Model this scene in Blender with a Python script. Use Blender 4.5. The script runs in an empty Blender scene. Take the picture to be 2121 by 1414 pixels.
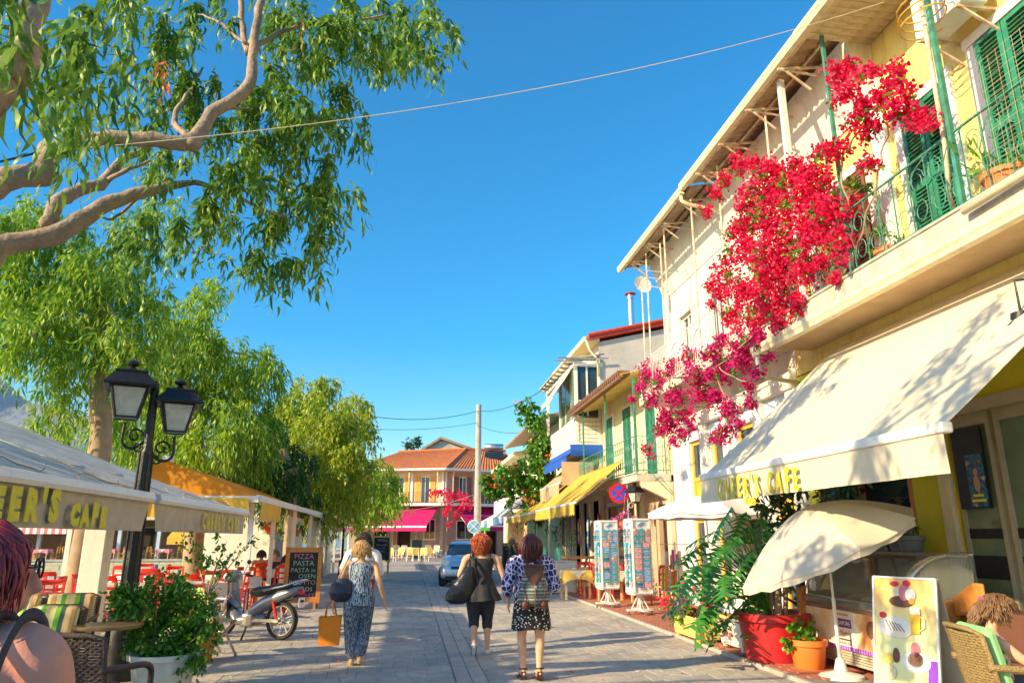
import bpy, math, random
import numpy as np
from mathutils import Vector, Matrix
random.seed(7); np.random.seed(7); rng=np.random.default_rng(7)
S=bpy.context.scene; COL=S.collection; R=math.radians; PI=math.pi
# ---------------- camera
FPX=1500.; CXP,CYP=1060.5,707.; EYE=1.62; PITCH=R(15.216); YAW=R(7.712)
cd=bpy.data.cameras.new('camera'); cam=bpy.data.objects.new('camera',cd); COL.objects.link(cam)
cd.sensor_width=36; cd.lens=36*FPX/2121; cd.clip_start=.05; cd.clip_end=20000
cam.location=(0,0,EYE); cam.rotation_euler=(PI/2+PITCH,0,-YAW); S.camera=cam
# ---------------- world, sun, exposure
SUN_EL=R(24); SUN_AZ=R(24)      # sun stands low on the left and a little behind the viewer
sv=Vector((-math.cos(SUN_AZ)*math.cos(SUN_EL),-math.sin(SUN_AZ)*math.cos(SUN_EL),math.sin(SUN_EL)))
w=bpy.data.worlds.new('World'); S.world=w; w.use_nodes=True; nt=w.node_tree
bg=nt.nodes['Background']; sky=nt.nodes.new('ShaderNodeTexSky'); sky.sky_type='NISHITA'; sky.sun_disc=False
sky.sun_elevation=SUN_EL; sky.sun_rotation=math.atan2(sv.x,sv.y); sky.air_density=1.1; sky.dust_density=.9; sky.ozone_density=3.5
hs=nt.nodes.new('ShaderNodeHueSaturation'); hs.inputs['Hue'].default_value=.492; hs.inputs['Saturation'].default_value=1.58
nt.links.new(sky.outputs[0],hs.inputs['Color']); nt.links.new(hs.outputs[0],bg.inputs[0]); bg.inputs[1].default_value=.15
sl=bpy.data.lights.new('sun','SUN'); so=bpy.data.objects.new('sun',sl); COL.objects.link(so)
sl.energy=4.7; sl.angle=R(.5); sl.color=(1,.77,.44); so.rotation_euler=sv.to_track_quat('Z','Y').to_euler()
vs=S.view_settings; vs.view_transform='Standard'; vs.look='None'; vs.gamma=1; vs.exposure=.82; vs.use_curve_mapping=False
S.cycles.max_bounces=8; S.cycles.transparent_max_bounces=12
# ---------------- points from the survey of the street (rays through the lens meeting real planes)
_D=Vector((math.sin(YAW)*math.cos(PITCH),math.cos(YAW)*math.cos(PITCH),math.sin(PITCH)))
_Rt=Vector((math.cos(YAW),-math.sin(YAW),0)); _U=_Rt.cross(_D); O=Vector((0,0,EYE))
def ray(x,y): return _D*FPX+_Rt*(x-CXP)-_U*(y-CYP)
def GX(x,y,v): r=ray(x,y); return O+r*(v/r.x)
def GY(x,y,v): r=ray(x,y); return O+r*(v/r.y)
def GZ(x,y,v=0.): r=ray(x,y); return O+r*((v-EYE)/r.z)
# ---------------- materials
MT={}
def node(t,ty,**k):
    n=t.nodes.new(ty)
    for a,b in k.items(): setattr(n,a,b)
    return n
def c4(c): return (c[0],c[1],c[2],1)
def M(name,col=None,rough=.7,var=.14,sc=3,bump=.15,bsc=40,metal=0,col2=None,trans=0,alpha=None,island=False,emit=0,spec=.5,stripe=None,wave=None,coat=0,wear=0):
    if name in MT: return MT[name]
    m=bpy.data.materials.new(name); m.use_nodes=True; t=m.node_tree; P=t.nodes['Principled BSDF']; L=t.links.new
    tc=node(t,'ShaderNodeTexCoord'); obj=tc.outputs['Object']
    if col2 is None: col2=[max(0,c*(1-var*2.2)) for c in col]; 
    mix=node(t,'ShaderNodeMix',data_type='RGBA'); mix.inputs[6].default_value=c4(col); mix.inputs[7].default_value=c4(col2)
    if island:
        ge=node(t,'ShaderNodeNewGeometry'); L(ge.outputs['Random Per Island'],mix.inputs[0]); out=mix.outputs[2]
    elif stripe:   # stripe=(axis,width)
        se=node(t,'ShaderNodeSeparateXYZ'); L(obj,se.inputs[0])
        mm=node(t,'ShaderNodeMath',operation='MULTIPLY'); L(se.outputs[stripe[0]],mm.inputs[0]); mm.inputs[1].default_value=1/stripe[1]
        fr=node(t,'ShaderNodeMath',operation='FRACT'); L(mm.outputs[0],fr.inputs[0])
        if len(stripe)>2:
            rp=node(t,'ShaderNodeValToRGB'); rp.color_ramp.interpolation='CONSTANT'; el=rp.color_ramp.elements
            cs=stripe[2]
            while len(el)<len(cs): el.new(.5)
            for i,cc in enumerate(cs): el[i].position=i/len(cs); el[i].color=c4(cc)
            L(fr.outputs[0],rp.inputs[0]); out=rp.outputs[0]
        else:
            gt=node(t,'ShaderNodeMath',operation='GREATER_THAN'); L(fr.outputs[0],gt.inputs[0]); gt.inputs[1].default_value=.5
            L(gt.outputs[0],mix.inputs[0]); out=mix.outputs[2]
    else:
        nz=node(t,'ShaderNodeTexNoise'); nz.inputs['Scale'].default_value=sc; nz.inputs['Detail'].default_value=5; nz.inputs['Roughness'].default_value=.65; L(obj,nz.inputs['Vector'])
        rp=node(t,'ShaderNodeMapRange'); rp.inputs[1].default_value=.38; rp.inputs[2].default_value=.72; L(nz.outputs[0],rp.inputs[0])
        L(rp.outputs[0],mix.inputs[0]); out=mix.outputs[2]
    if wear:
        mp=node(t,'ShaderNodeMapping'); mp.inputs['Scale'].default_value=(2.2,2.2,.28); L(obj,mp.inputs[0]); n2=node(t,'ShaderNodeTexNoise'); n2.inputs['Scale'].default_value=2.6; n2.inputs['Detail'].default_value=8; n2.inputs['Roughness'].default_value=.72; L(mp.outputs[0],n2.inputs['Vector'])
        r2=node(t,'ShaderNodeMapRange'); r2.inputs[1].default_value=.5; r2.inputs[2].default_value=.74; L(n2.outputs[0],r2.inputs[0]); m2=node(t,'ShaderNodeMix',data_type='RGBA',blend_type='MULTIPLY'); m3=node(t,'ShaderNodeMath',operation='MULTIPLY'); m3.inputs[1].default_value=wear; L(r2.outputs[0],m3.inputs[0]); L(m3.outputs[0],m2.inputs[0]); L(out,m2.inputs[6]); m2.inputs[7].default_value=(.42,.36,.28,1); out=m2.outputs[2]
    L(out,P.inputs['Base Color'])
    P.inputs['Roughness'].default_value=rough; P.inputs['Metallic'].default_value=metal; P.inputs['Specular IOR Level'].default_value=spec
    if coat: P.inputs['Coat Weight'].default_value=coat; P.inputs['Coat Roughness'].default_value=.08
    if bump:
        nb=node(t,'ShaderNodeTexNoise'); nb.inputs['Scale'].default_value=bsc; nb.inputs['Detail'].default_value=4; L(obj,nb.inputs['Vector'])
        bm=node(t,'ShaderNodeBump'); bm.inputs['Strength'].default_value=bump; bm.inputs['Distance'].default_value=.02; L(nb.outputs[0],bm.inputs['Height']); L(bm.outputs[0],P.inputs['Normal'])
    if alpha is not None: P.inputs['Alpha'].default_value=alpha
    if trans:
        tr=node(t,'ShaderNodeBsdfTranslucent'); L(out,tr.inputs[0]); ms=node(t,'ShaderNodeMixShader'); ms.inputs[0].default_value=trans
        L(P.outputs[0],ms.inputs[1]); L(tr.outputs[0],ms.inputs[2]); L(ms.outputs[0],t.nodes['Material Output'].inputs[0])
    if emit: L(out,P.inputs['Emission Color']); P.inputs['Emission Strength'].default_value=emit
    MT[name]=m; return m
def vor(name,c1,c2,sc,width=.12,rough=.8,stretch=(1,1,1),feat='DISTANCE_TO_EDGE'):
    """printed or woven cell pattern: c1 lines, c2 cells"""
    m=bpy.data.materials.new(name); m.use_nodes=True; t=m.node_tree; P=t.nodes['Principled BSDF']; L=t.links.new
    tc=node(t,'ShaderNodeTexCoord'); mp=node(t,'ShaderNodeMapping'); mp.inputs['Scale'].default_value=stretch; L(tc.outputs['Object'],mp.inputs[0])
    v=node(t,'ShaderNodeTexVoronoi'); v.feature=feat; v.inputs['Scale'].default_value=sc; L(mp.outputs[0],v.inputs['Vector'])
    lt=node(t,'ShaderNodeMath',operation='LESS_THAN'); L(v.outputs['Distance'],lt.inputs[0]); lt.inputs[1].default_value=width
    mx=node(t,'ShaderNodeMix',data_type='RGBA'); mx.inputs[6].default_value=c4(c2); mx.inputs[7].default_value=c4(c1); L(lt.outputs[0],mx.inputs[0])
    L(mx.outputs[2],P.inputs['Base Color']); P.inputs['Roughness'].default_value=rough; MT[name]=m; return m
# ---------------- mesh builder
WO={}
class MB:
    def __init__(s): s.v=[]; s.f=[]
    def add(s,vs,fs):
        b=len(s.v); s.v+= [tuple(v) for v in vs]; s.f+= [tuple(i+b for i in f) for f in fs]; return s
    def box(s,c,d,rz=0,M4=None):
        x,y,z=[k/2 for k in d]; vs=[Vector((a*x,b*y,e*z)) for a in(-1,1) for b in(-1,1) for e in(-1,1)]
        m=M4 if M4 is not None else Matrix.Translation(c)@Matrix.Rotation(rz,4,'Z')
        return s.add([m@v for v in vs],[(0,1,3,2),(4,6,7,5),(0,4,5,1),(2,3,7,6),(0,2,6,4),(1,5,7,3)])
    def bx(s,x0,x1,y0,y1,z0,z1): return s.box(((x0+x1)/2,(y0+y1)/2,(z0+z1)/2),(abs(x1-x0),abs(y1-y0),abs(z1-z0)))
    def bar(s,p0,p1,w,h=None,up=(0,0,1)):
        p0=Vector(p0);p1=Vector(p1);d=p1-p0;L=d.length
        if L<1e-6: return s
        z=d/L; u=Vector(up); x=u.cross(z)
        if x.length<1e-3: x=Vector((1,0,0)).cross(z)
        x.normalize(); y=z.cross(x); m=Matrix((x,y,z)).transposed().to_4x4(); m.translation=(p0+p1)/2
        return s.box(None,(w,h or w,L),M4=m)
    def tube(s,pts,r,n=8,cap=True,sy=1):
        pts=[Vector(p) for p in pts]; k=len(pts); rr=r if hasattr(r,'__len__') else [r]*k
        vs=[];pr=None
        for i,p in enumerate(pts):
            t=(pts[min(i+1,k-1)]-pts[max(i-1,0)]).normalized()
            if pr is None:
                a=Vector((0,0,1)) if abs(t.z)<.9 else Vector((1,0,0)); x=a.cross(t).normalized()
            else: x=(pr-t*pr.dot(t)).normalized()
            pr=x; y=t.cross(x)
            for j in range(n):
                q=2*PI*j/n; vs.append(p+x*math.cos(q)*rr[i]+y*math.sin(q)*rr[i]*sy)
        fs=[(i*n+j,i*n+(j+1)%n,(i+1)*n+(j+1)%n,(i+1)*n+j) for i in range(k-1) for j in range(n)]
        if cap: fs+=[tuple(range(n))[::-1],tuple((k-1)*n+j for j in range(n))]
        return s.add(vs,fs)
    def lathe(s,prof,c=(0,0,0),n=16,cap=True,sx=1,sy=1,q0=0):
        vs=[(c[0]+r*sx*math.cos(2*PI*j/n+q0),c[1]+r*sy*math.sin(2*PI*j/n+q0),c[2]+z) for r,z in prof for j in range(n)]; k=len(prof)
        fs=[(i*n+j,i*n+(j+1)%n,(i+1)*n+(j+1)%n,(i+1)*n+j) for i in range(k-1) for j in range(n)]
        if cap: fs+=[tuple(range(n))[::-1],tuple((k-1)*n+j for j in range(n))]
        return s.add(vs,fs)
    def loft(s,rings,n=16,cap=True):
        """rings: (x,y,z,rx,ry[,yaw]) horizontal ellipses"""
        vs=[]
        for g in rings:
            x,y,z,rx,ry=g[:5]; a=g[5] if len(g)>5 else 0
            for j in range(n):
                q=2*PI*j/n; u,v=rx*math.cos(q),ry*math.sin(q); vs.append((x+u*math.cos(a)-v*math.sin(a),y+u*math.sin(a)+v*math.cos(a),z))
        k=len(rings); fs=[(i*n+j,i*n+(j+1)%n,(i+1)*n+(j+1)%n,(i+1)*n+j) for i in range(k-1) for j in range(n)]
        if cap: fs+=[tuple(range(n))[::-1],tuple((k-1)*n+j for j in range(n))]
        return s.add(vs,fs)
    def sph(s,c,r,n=12,m=8,rot=None):
        r=r if hasattr(r,'__len__') else (r,r,r); vs=[];c=Vector(c)
        for i in range(m+1):
            a=PI*i/m
            for j in range(n):
                q=2*PI*j/n; p=Vector((math.sin(a)*math.cos(q)*r[0],math.sin(a)*math.sin(q)*r[1],math.cos(a)*r[2]))
                if rot: p=rot@p
                vs.append(c+p)
        return s.add(vs,[(i*n+j,(i+1)*n+j,(i+1)*n+(j+1)%n,i*n+(j+1)%n) for i in range(m) for j in range(n)])
    def prism(s,poly,vec):
        n=len(poly); p=[Vector(a) for a in poly]; v=Vector(vec)
        return s.add(p+[a+v for a in p],[tuple(range(n))[::-1],tuple(range(n,2*n))]+[(i,(i+1)%n,n+(i+1)%n,n+i) for i in range(n)])
    def grid(s,fn,nu,nv):
        vs=[fn(i/nu,j/nv) for j in range(nv+1) for i in range(nu+1)]
        return s.add(vs,[(j*(nu+1)+i,j*(nu+1)+i+1,(j+1)*(nu+1)+i+1,(j+1)*(nu+1)+i) for j in range(nv) for i in range(nu)])
    def sheet(s,fn,nu,nv,th):
        """surface with thickness th along z"""
        def g2(a,b): p=Vector(fn(a,b)); return p-Vector((0,0,th))
        n0=len(s.v); s.grid(fn,nu,nv); n1=len(s.v); s.grid(g2,nu,nv); W=nu+1
        ed=[(i,i+1) for i in range(nu)]+[(nv*W+i+1,nv*W+i) for i in range(nu)]+[((j+1)*W,j*W) for j in range(nv)]+[(j*W+nu,(j+1)*W+nu) for j in range(nv)]
        for a,b in ed: s.f.append((n0+b,n0+a,n1+a,n1+b))
        return s
    def mesh(s,name,mat,off=(0,0,0),smooth=False):
        me=bpy.data.meshes.new(name); o=Vector(off)
        me.from_pydata([(v[0]-o.x,v[1]-o.y,v[2]-o.z) for v in s.v],[],s.f)
        if smooth: me.shade_smooth()
        for q in (mat if isinstance(mat,(list,tuple)) else [mat]): me.materials.append(q)
        return me
def build(mb,name,mat,parent=None,smooth=False,bevel=0,label=None,mods=None):
    off=WO.get(parent.name,Vector()) if parent else Vector()
    me=mb.mesh(name,mat,off,smooth)
    if smooth in ('auto','crease'): me.set_sharp_from_angle(angle=R(38 if smooth=='auto' else 9))
    o=bpy.data.objects.new(name,me); COL.objects.link(o)
    if parent: o.parent=parent; WO[o.name]=off
    if bevel:
        b=o.modifiers.new('b','BEVEL'); b.width=bevel; b.segments=2; b.limit_method='ANGLE'
    if label: o['label']=label
    return o
def tag(o,label=None,cat=None,group=None,kind=None):
    if label: o['label']=label
    if cat: o['category']=cat
    if group: o['group']=group
    if kind: o['kind']=kind
    return o
def thing(name,label,cat,loc=(0,0,0),rz=0,group=None,world=False):
    o=bpy.data.objects.new(name,None); COL.objects.link(o); o.location=loc; o.rotation_euler=(0,0,rz); o.empty_display_size=.1
    if world: WO[o.name]=Vector(loc)
    return tag(o,label,cat,group)
def inst(src,loc=(0,0,0),rot=(0,0,0),sc=(1,1,1),parent=None,name=None):
    c=bpy.data.objects.new(name or src.name.split('.')[0],src.data if hasattr(src,'data') else src); COL.objects.link(c)
    c.parent=parent; c.location=loc; c.rotation_euler=rot; c.scale=sc; return c
def piece(me,name,parent,loc=(0,0,0),rot=(0,0,0),sc=(1,1,1)):
    c=bpy.data.objects.new(name,me); COL.objects.link(c)
    if parent is not None:
        c.parent=parent; loc=Vector(loc)-WO.get(parent.name,Vector())
    c.location=loc; c.rotation_euler=rot; c.scale=sc; return c
def copy_tree(o,parent=None):
    c=o.copy(); COL.objects.link(c); c.parent=parent
    if o.name in WO: WO[c.name]=WO[o.name]
    for ch in list(o.children): copy_tree(ch,c)
    return c
def clone(src,loc,rz=0,label=None,group=None,sc=1):
    c=copy_tree(src); c.location=loc; c.rotation_euler=(0,0,rz); c.scale=(sc,sc,sc)
    if label: c['label']=label
    if group: c['group']=group
    return c
def struct(mb,name,mat,**k): o=build(mb,name,mat,**k); o['kind']='structure'; return o
FONT={}
def text(s,name,mat,parent,loc,rot,size,ext=.004,off=0,align='CENTER',sx=1,shear=0):
    cu=bpy.data.curves.new(name,'FONT'); cu.body=s; cu.size=size; cu.extrude=ext; cu.offset=off; cu.align_x=align; cu.resolution_u=2; cu.shear=shear
    tmp=bpy.data.objects.new('t',cu); me=bpy.data.meshes.new_from_object(tmp); bpy.data.objects.remove(tmp)
    me.materials.clear(); me.materials.append(mat)
    return piece(me,name,parent,loc,rot,(sx,1,1))
def orient(normal,up=(0,0,1)):
    z=Vector(normal).normalized(); x=Vector(up).cross(z).normalized(); y=z.cross(x)
    return Matrix((x,y,z)).transposed().to_euler()
# ---------------- foliage
def leafmesh(name,P,Dr,Ln,Wd,mat,off=(0,0,0),curve=.25,shape=0,seed=0):
    """P,Dr: N x 3 positions and directions; one small folded blade per row"""
    g=np.random.default_rng(seed); P=np.asarray(P,float)-np.asarray(off); N=len(P); Dr=np.asarray(Dr,float); Dr/= np.linalg.norm(Dr,axis=1)[:,None]+1e-9
    rnd=g.normal(size=(N,3)); s=np.cross(Dr,rnd); s/=np.linalg.norm(s,axis=1)[:,None]+1e-9; n=np.cross(s,Dr)
    Ln=np.broadcast_to(Ln,(N,))[:,None]; Wd=np.broadcast_to(Wd,(N,))[:,None]
    c=curve*Ln
    if shape==0: tt=[(0,0,0),(.3,.5,.35),(.3,-.5,.35),(.68,.34,.3),(.68,-.34,.3),(1,0,-.5)]
    else: tt=[(0,0,0),(.35,.5,.5),(.35,-.5,.5),(.8,.42,.4),(.8,-.42,.4),(1,0,.1)]
    V=np.stack([P+Dr*Ln*a+s*Wd*b+n*c*(d) for a,b,d in tt],1).reshape(-1,3)
    b=(np.arange(N)*6)[:,None]
    tri=np.concatenate([b+[0,2,1],b+[3,4,5]],1).reshape(-1,3); qd=(b+[1,2,4,3])
    me=bpy.data.meshes.new(name); me.vertices.add(len(V)); me.vertices.foreach_set('co',V.ravel())
    loops=np.concatenate([tri.ravel(),qd.ravel()]); me.loops.add(len(loops)); me.loops.foreach_set('vertex_index',loops.astype(np.int32))
    nt_=len(tri); nq=len(qd); st=np.concatenate([np.arange(nt_)*3,nt_*3+np.arange(nq)*4]); me.polygons.add(nt_+nq)
    me.polygons.foreach_set('loop_start',st.astype(np.int32)); me.update(calc_edges=True); me.materials.append(mat); return me
def twigs(clumps,per,nl,tw,g,droop=1.,spread=1.,fill=.55,updir=0.,sub=9):
    """clumps: (centre, radius) -> leaf positions and directions along drooping twigs"""
    PP=[];DD=[]
    for c,r in clumps:
        T=max(3,int(per*r*r)); u=g.normal(size=(T,3)); u/=np.linalg.norm(u,axis=1)[:,None]
        K=max(3,T//sub); v=g.normal(size=(K,3)); v/=np.linalg.norm(v,axis=1)[:,None]; ctr=v*r*(fill+(1-fill)*g.random((K,1)))*np.array([1,1,.9]); ix=g.integers(0,K,T)
        A=np.array(c)+ctr[ix]+u*r*.2*g.random((T,1)); out=(u*.6+v[ix]*.5)*spread+g.normal(size=(T,3))*.3; out[:,2]+=updir
        for k in range(nl):
            t=(k+g.random(T))/nl; t=t[:,None]
            p=A+out*tw*t*.6+np.array([0,0,-1])*tw*droop*t*t
            d=out*.45+np.array([0,0,-1])*droop*(.5+t)+g.normal(size=(T,3))*.4
            PP.append(p);DD.append(d)
    return np.concatenate(PP),np.concatenate(DD)
def foliage(name,clumps,mat,parent,per,nl,tw,L,W,seed,droop=1.,spread=1.,shape=0,fill=.55,curve=.25,updir=0.,kind='stuff'):
    g=np.random.default_rng(seed); P,Dv=twigs(clumps,per,nl,tw,g,droop,spread,fill,updir); N=len(P)
    off=WO.get(parent.name,Vector()); me=leafmesh(name,P,Dv,L*(.7+.6*g.random(N)),W*(.7+.6*g.random(N)),mat,off,curve,shape,seed)
    o=bpy.data.objects.new(name,me); COL.objects.link(o); o.parent=parent; WO[o.name]=Vector(off)
    if kind: o['kind']=kind
    return o
def wob(pts,amt,sub=4,seed=0):
    """smooth polyline through pts with slight wander"""
    rr=random.Random(seed); pts=[Vector(p) for p in pts]; out=[]
    for i in range(len(pts)-1):
        p0=pts[max(i-1,0)];p1=pts[i];p2=pts[i+1];p3=pts[min(i+2,len(pts)-1)]
        for k in range(sub):
            t=k/sub; q=.5*((2*p1)+(p2-p0)*t+(2*p0-5*p1+4*p2-p3)*t*t+(3*p1-p0-3*p2+p3)*t**3)
            out.append(q+Vector([rr.uniform(-amt,amt) for _ in range(3)]))
    return out+[pts[-1]]
# ---------------- plain materials
M('plaster_cream',(.78,.68,.46),.85,.08,2,.1,wear=0.55); M('plaster_white',(.8,.77,.68),.85,.07,2,.1,wear=0.5); M('plaster_yellow',(.8,.66,.22),.85,.06,2,.1,wear=0.5)
M('paint_white',(.82,.8,.74),.5,.06,6,.05,wear=0.3); M('paint_blue_white',(.62,.72,.82),.6,.08,3,.08,wear=0.45); M('paint_green',(.03,.25,.15),.45,.2,5,.1,wear=0.3); M('iron_green',(.07,.28,.2),.5,.25,8,.2)
M('rust_white',(.72,.66,.5),.6,.1,6,.15,col2=(.45,.2,.08)); M('slab_concrete',(.6,.56,.46),.85,.15,3,.2,wear=0.7); M('soffit_wood',(.66,.56,.34),.6,.15,3,.1,wear=0.5)
M('corrugated',(.42,.3,.18),.6,.25,3,.2,wear=0.6); M('canopy_yellow',(.72,.55,.15),.6,.15,2,.1); M('roof_red',(.6,.06,.03),.5,.2,4,.1,wear=0.4); M('tile_orange',(.62,.2,.06),.8,.2,3,.2,col2=(.42,.13,.06))
M('fabric_cream',(.78,.7,.52),.85,.04,2,.08,bsc=300,trans=.12,wear=0.14); M('fabric_grey',(.7,.66,.57),.85,.18,1.5,.15,bsc=20,trans=.1,wear=0.5); M('fabric_yellow',(.82,.53,.07),.8,.05,2,.05,trans=.2,wear=0.25); M('fabric_orange',(.92,.47,.04),.8,.06,2,.05,trans=.5)
M('fabric_blue',(.02,.12,.6),.8,.1,3,.1,trans=.1); M('fabric_magenta',(.62,.01,.16),.8,.06,2,.05,trans=.2,wear=0.2); M('fabric_beige',(.62,.45,.27),.85,.08,3,.1,trans=.1); M('fabric_white',(.8,.78,.72),.8,.05,3,.08,bsc=60,trans=.15)
M('metal_white',(.8,.8,.78),.35,.04,8,0,metal=.0,wear=0.2); M('metal_grey',(.5,.5,.5),.3,.1,8,.05,metal=.9); M('metal_black',(.02,.02,.022),.4,.3,12,.3,bsc=60); M('galvanised',(.7,.72,.74),.25,.1,8,.05,metal=.9)
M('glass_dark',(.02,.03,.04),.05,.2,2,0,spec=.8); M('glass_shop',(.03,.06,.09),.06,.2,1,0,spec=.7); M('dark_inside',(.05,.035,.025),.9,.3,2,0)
M('glass_green',(.16,.24,.15),.08,.2,1,0,spec=.6); M('glass_clear',(.9,.95,.92),.03,.0,1,0,alpha=.16); M('glass_milky',(.75,.75,.66),.3,.2,3,0,alpha=.7)
M('wood_yellow',(.78,.42,.05),.6,.12,5,.15); M('wood_orange',(.62,.24,.05),.55,.15,6,.15); M('wood_brown',(.22,.1,.05),.6,.2,5,.15); M('wood_dark',(.07,.04,.03),.6,.2,5,.1); M('wood_pale',(.72,.5,.22),.6,.15,8,.1)
M('paint_red',(.72,.02,.01),.4,.08,6,.05); M('terracotta',(.66,.22,.07),.8,.12,6,.15,wear=0.4); M('pot_red',(.5,.02,.025),.45,.1,5,.05); M('pot_white',(.7,.69,.64),.6,.1,5,.1)
M('stone',(.5,.44,.36),.85,.2,1.2,.5,bsc=25,col2=(.29,.275,.26),wear=.45); M('stone_strip',(.47,.42,.37),.85,.12,1.5,.35,bsc=30,wear=.45); M('joint',(.27,.24,.21),.95,.2,6,.4); M('asphalt',(.4,.37,.34),.9,.12,.8,.35,bsc=60,wear=.45)
M('brick_red',(.47,.16,.095),.85,.2,2,.35,bsc=40,col2=(.33,.13,.09)); M('quay_stone',(.62,.52,.34),.85,.15,1.5,.3,col2=(.42,.36,.24)); M('ground_far',(.35,.3,.24),.95,.15,.3,.2)
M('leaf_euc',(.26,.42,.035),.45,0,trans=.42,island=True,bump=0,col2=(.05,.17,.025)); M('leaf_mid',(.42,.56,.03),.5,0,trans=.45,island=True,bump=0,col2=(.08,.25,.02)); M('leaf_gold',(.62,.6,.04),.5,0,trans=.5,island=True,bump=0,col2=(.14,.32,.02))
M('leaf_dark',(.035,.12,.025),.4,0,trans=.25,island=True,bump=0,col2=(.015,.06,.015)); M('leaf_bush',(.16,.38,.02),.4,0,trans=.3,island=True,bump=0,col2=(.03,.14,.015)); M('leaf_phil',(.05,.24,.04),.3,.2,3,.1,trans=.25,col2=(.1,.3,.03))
M('bract',(.92,.015,.09),.6,0,trans=.4,island=True,bump=0,col2=(.62,.006,.11)); M('flower_orange',(.85,.16,.01),.6,0,trans=.3,island=True,bump=0,col2=(.7,.07,.01)); M('flower_pink',(.75,.04,.42),.6,0,trans=.3,island=True,bump=0,col2=(.8,.3,.55))
M('flower_red',(.7,.01,.015),.6,0,trans=.3,island=True,bump=0,col2=(.75,.08,.12)); M('flower_white',(.8,.75,.8),.6,0,trans=.3,island=True,bump=0,col2=(.3,.1,.5)); M('leaf_red',(.6,.08,.02),.6,0,trans=.3,island=True,bump=0,col2=(.35,.2,.02))
M('bark',(.42,.3,.2),.85,.2,2.5,.4,bsc=12,col2=(.2,.15,.115)); M('bark_pale',(.4,.29,.2),.9,.2,4.5,.9,bsc=22,col2=(.17,.145,.125),wear=.4); M('soil',(.06,.04,.025),.95,.2,20,.5)
# ---------------- setting
struct(MB().grid(lambda u,v:(-9.8+u*400,-3+v*900,-.03),4,6),'ground',M('ground_far'))
# sea with small ripples
sea=struct(MB().grid(lambda u,v:(-3000+u*2990.3,-50+v*5000,-1.0),2,2),'sea',bpy.data.materials.new('water'))
m=sea.data.materials[0]; m.use_nodes=True; t=m.node_tree; P=t.nodes['Principled BSDF']; P.inputs['Base Color'].default_value=(.02,.3,.3,1); P.inputs['Roughness'].default_value=.08
tc=node(t,'ShaderNodeTexCoord'); nz=node(t,'ShaderNodeTexNoise'); mp=node(t,'ShaderNodeMapping'); mp.inputs['Scale'].default_value=(1,.5,1); t.links.new(tc.outputs['Object'],mp.inputs[0]); t.links.new(mp.outputs[0],nz.inputs['Vector']); nz.inputs['Scale'].default_value=1.6; nz.inputs['Detail'].default_value=4
bm=node(t,'ShaderNodeBump'); bm.inputs['Strength'].default_value=.6; bm.inputs['Distance'].default_value=.3; t.links.new(nz.outputs[0],bm.inputs['Height']); t.links.new(bm.outputs[0],P.inputs['Normal'])
# road beyond the paving, and its near bed
road=struct(MB().grid(lambda u,v:(-4.2+u*8.85,29.9+v*36,0),4,12),'road',M('asphalt'))
bed=struct(MB().grid(lambda u,v:(-9.7+u*14.3,-2+v*31.9,-.009),2,6),'paved_ground',M('joint')); WO[bed.name]=Vector()
struct(MB().bx(-9.9,-9.7,-3,62,-3,.02),'quay_edge',M('quay_stone'))
# irregular flagstones, jittered hexagon-like courses
def hexpatch(x0,x1,y0,y1,w,h,jit,gap,thick,seed,skip=None):
    rr=random.Random(seed); cells=[]; nx=int((x1-x0)/w)+2; ny=int((y1-y0)/h)+2
    jc={}
    def pt(i,j):   # lattice of brick-bond corner points (half steps)
        if (i,j) not in jc: jc[(i,j)]=(x0+i*w/2+rr.uniform(-jit,jit)*w, y0+j*h+(h*.22 if (i+j)%2 else -h*.22)+rr.uniform(-jit,jit)*h)
        return jc[(i,j)]
    for j in range(ny):
        for a in range(-1,nx):
            i=2*a+(j%2); ps=[pt(i,j),pt(i+1,j),pt(i+2,j),pt(i+2,j+1),pt(i+1,j+1),pt(i,j+1)]
            cx=sum(p[0] for p in ps)/6; cy=sum(p[1] for p in ps)/6
            if cx<x0-w*.4 or cx>x1+w*.4 or cy<y0 or cy>y1 or (skip and skip(cx,cy)): continue
            q=[]
            for p in ps:
                dx,dy=p[0]-cx,p[1]-cy; l=math.hypot(dx,dy); k=max(0,(l-gap)/l); q.append((min(max(cx+dx*k,x0),x1),cy+dy*k))
            cells.append((cx,cy,q))
    return cells
def slabmesh(cells,zr,seed,bev=.003):
    rr=random.Random(seed); mb=MB()
    for cx,cy,q in cells:
        z=rr.uniform(-zr*.5,0); n=len(q); cx=sum(p[0] for p in q)/n; cy=sum(p[1] for p in q)/n; tx,ty=rr.uniform(-.004,.004),rr.uniform(-.004,.004)
        top=[(cx+(x-cx)*.984,cy+(y-cy)*.984,z+tx*(x-cx)+ty*(y-cy)) for x,y in q]; mid=[(x,y,z-bev) for x,y in q]; 
        mb.add(top+mid+[(x,y,-.03) for x,y in q],[tuple(range(n))]+[(n+i,n+(i+1)%n,(i+1)%n,i) for i in range(n)]+[(2*n+i,2*n+(i+1)%n,n+(i+1)%n,n+i) for i in range(n)])
    return mb
def vis(x,y,m=0):
    d=Vector((x,y,0))-O; f=d.dot(_D)
    if f<=0: return False
    px=CXP+FPX*d.dot(_Rt)/f; py=CYP-FPX*d.dot(_U)/f; return -m<px<2121+m and py<1414+m
stm=[M('stone'),M('stone_b',(.45,.41,.35),.85,.2,1.2,.5,bsc=25,col2=(.27,.26,.25),wear=.45),M('stone_c',(.54,.48,.39),.85,.2,1.2,.5,bsc=25,col2=(.34,.31,.28),wear=.45)]
cells=hexpatch(-9.6,.583,5,29.8,.42,.36,.14,.0035,.03,3)+hexpatch(.977,4.55,5,29.8,.42,.36,.14,.0035,.03,4)
cells=[c for c in cells if vis(c[0],c[1],60)]
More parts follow.
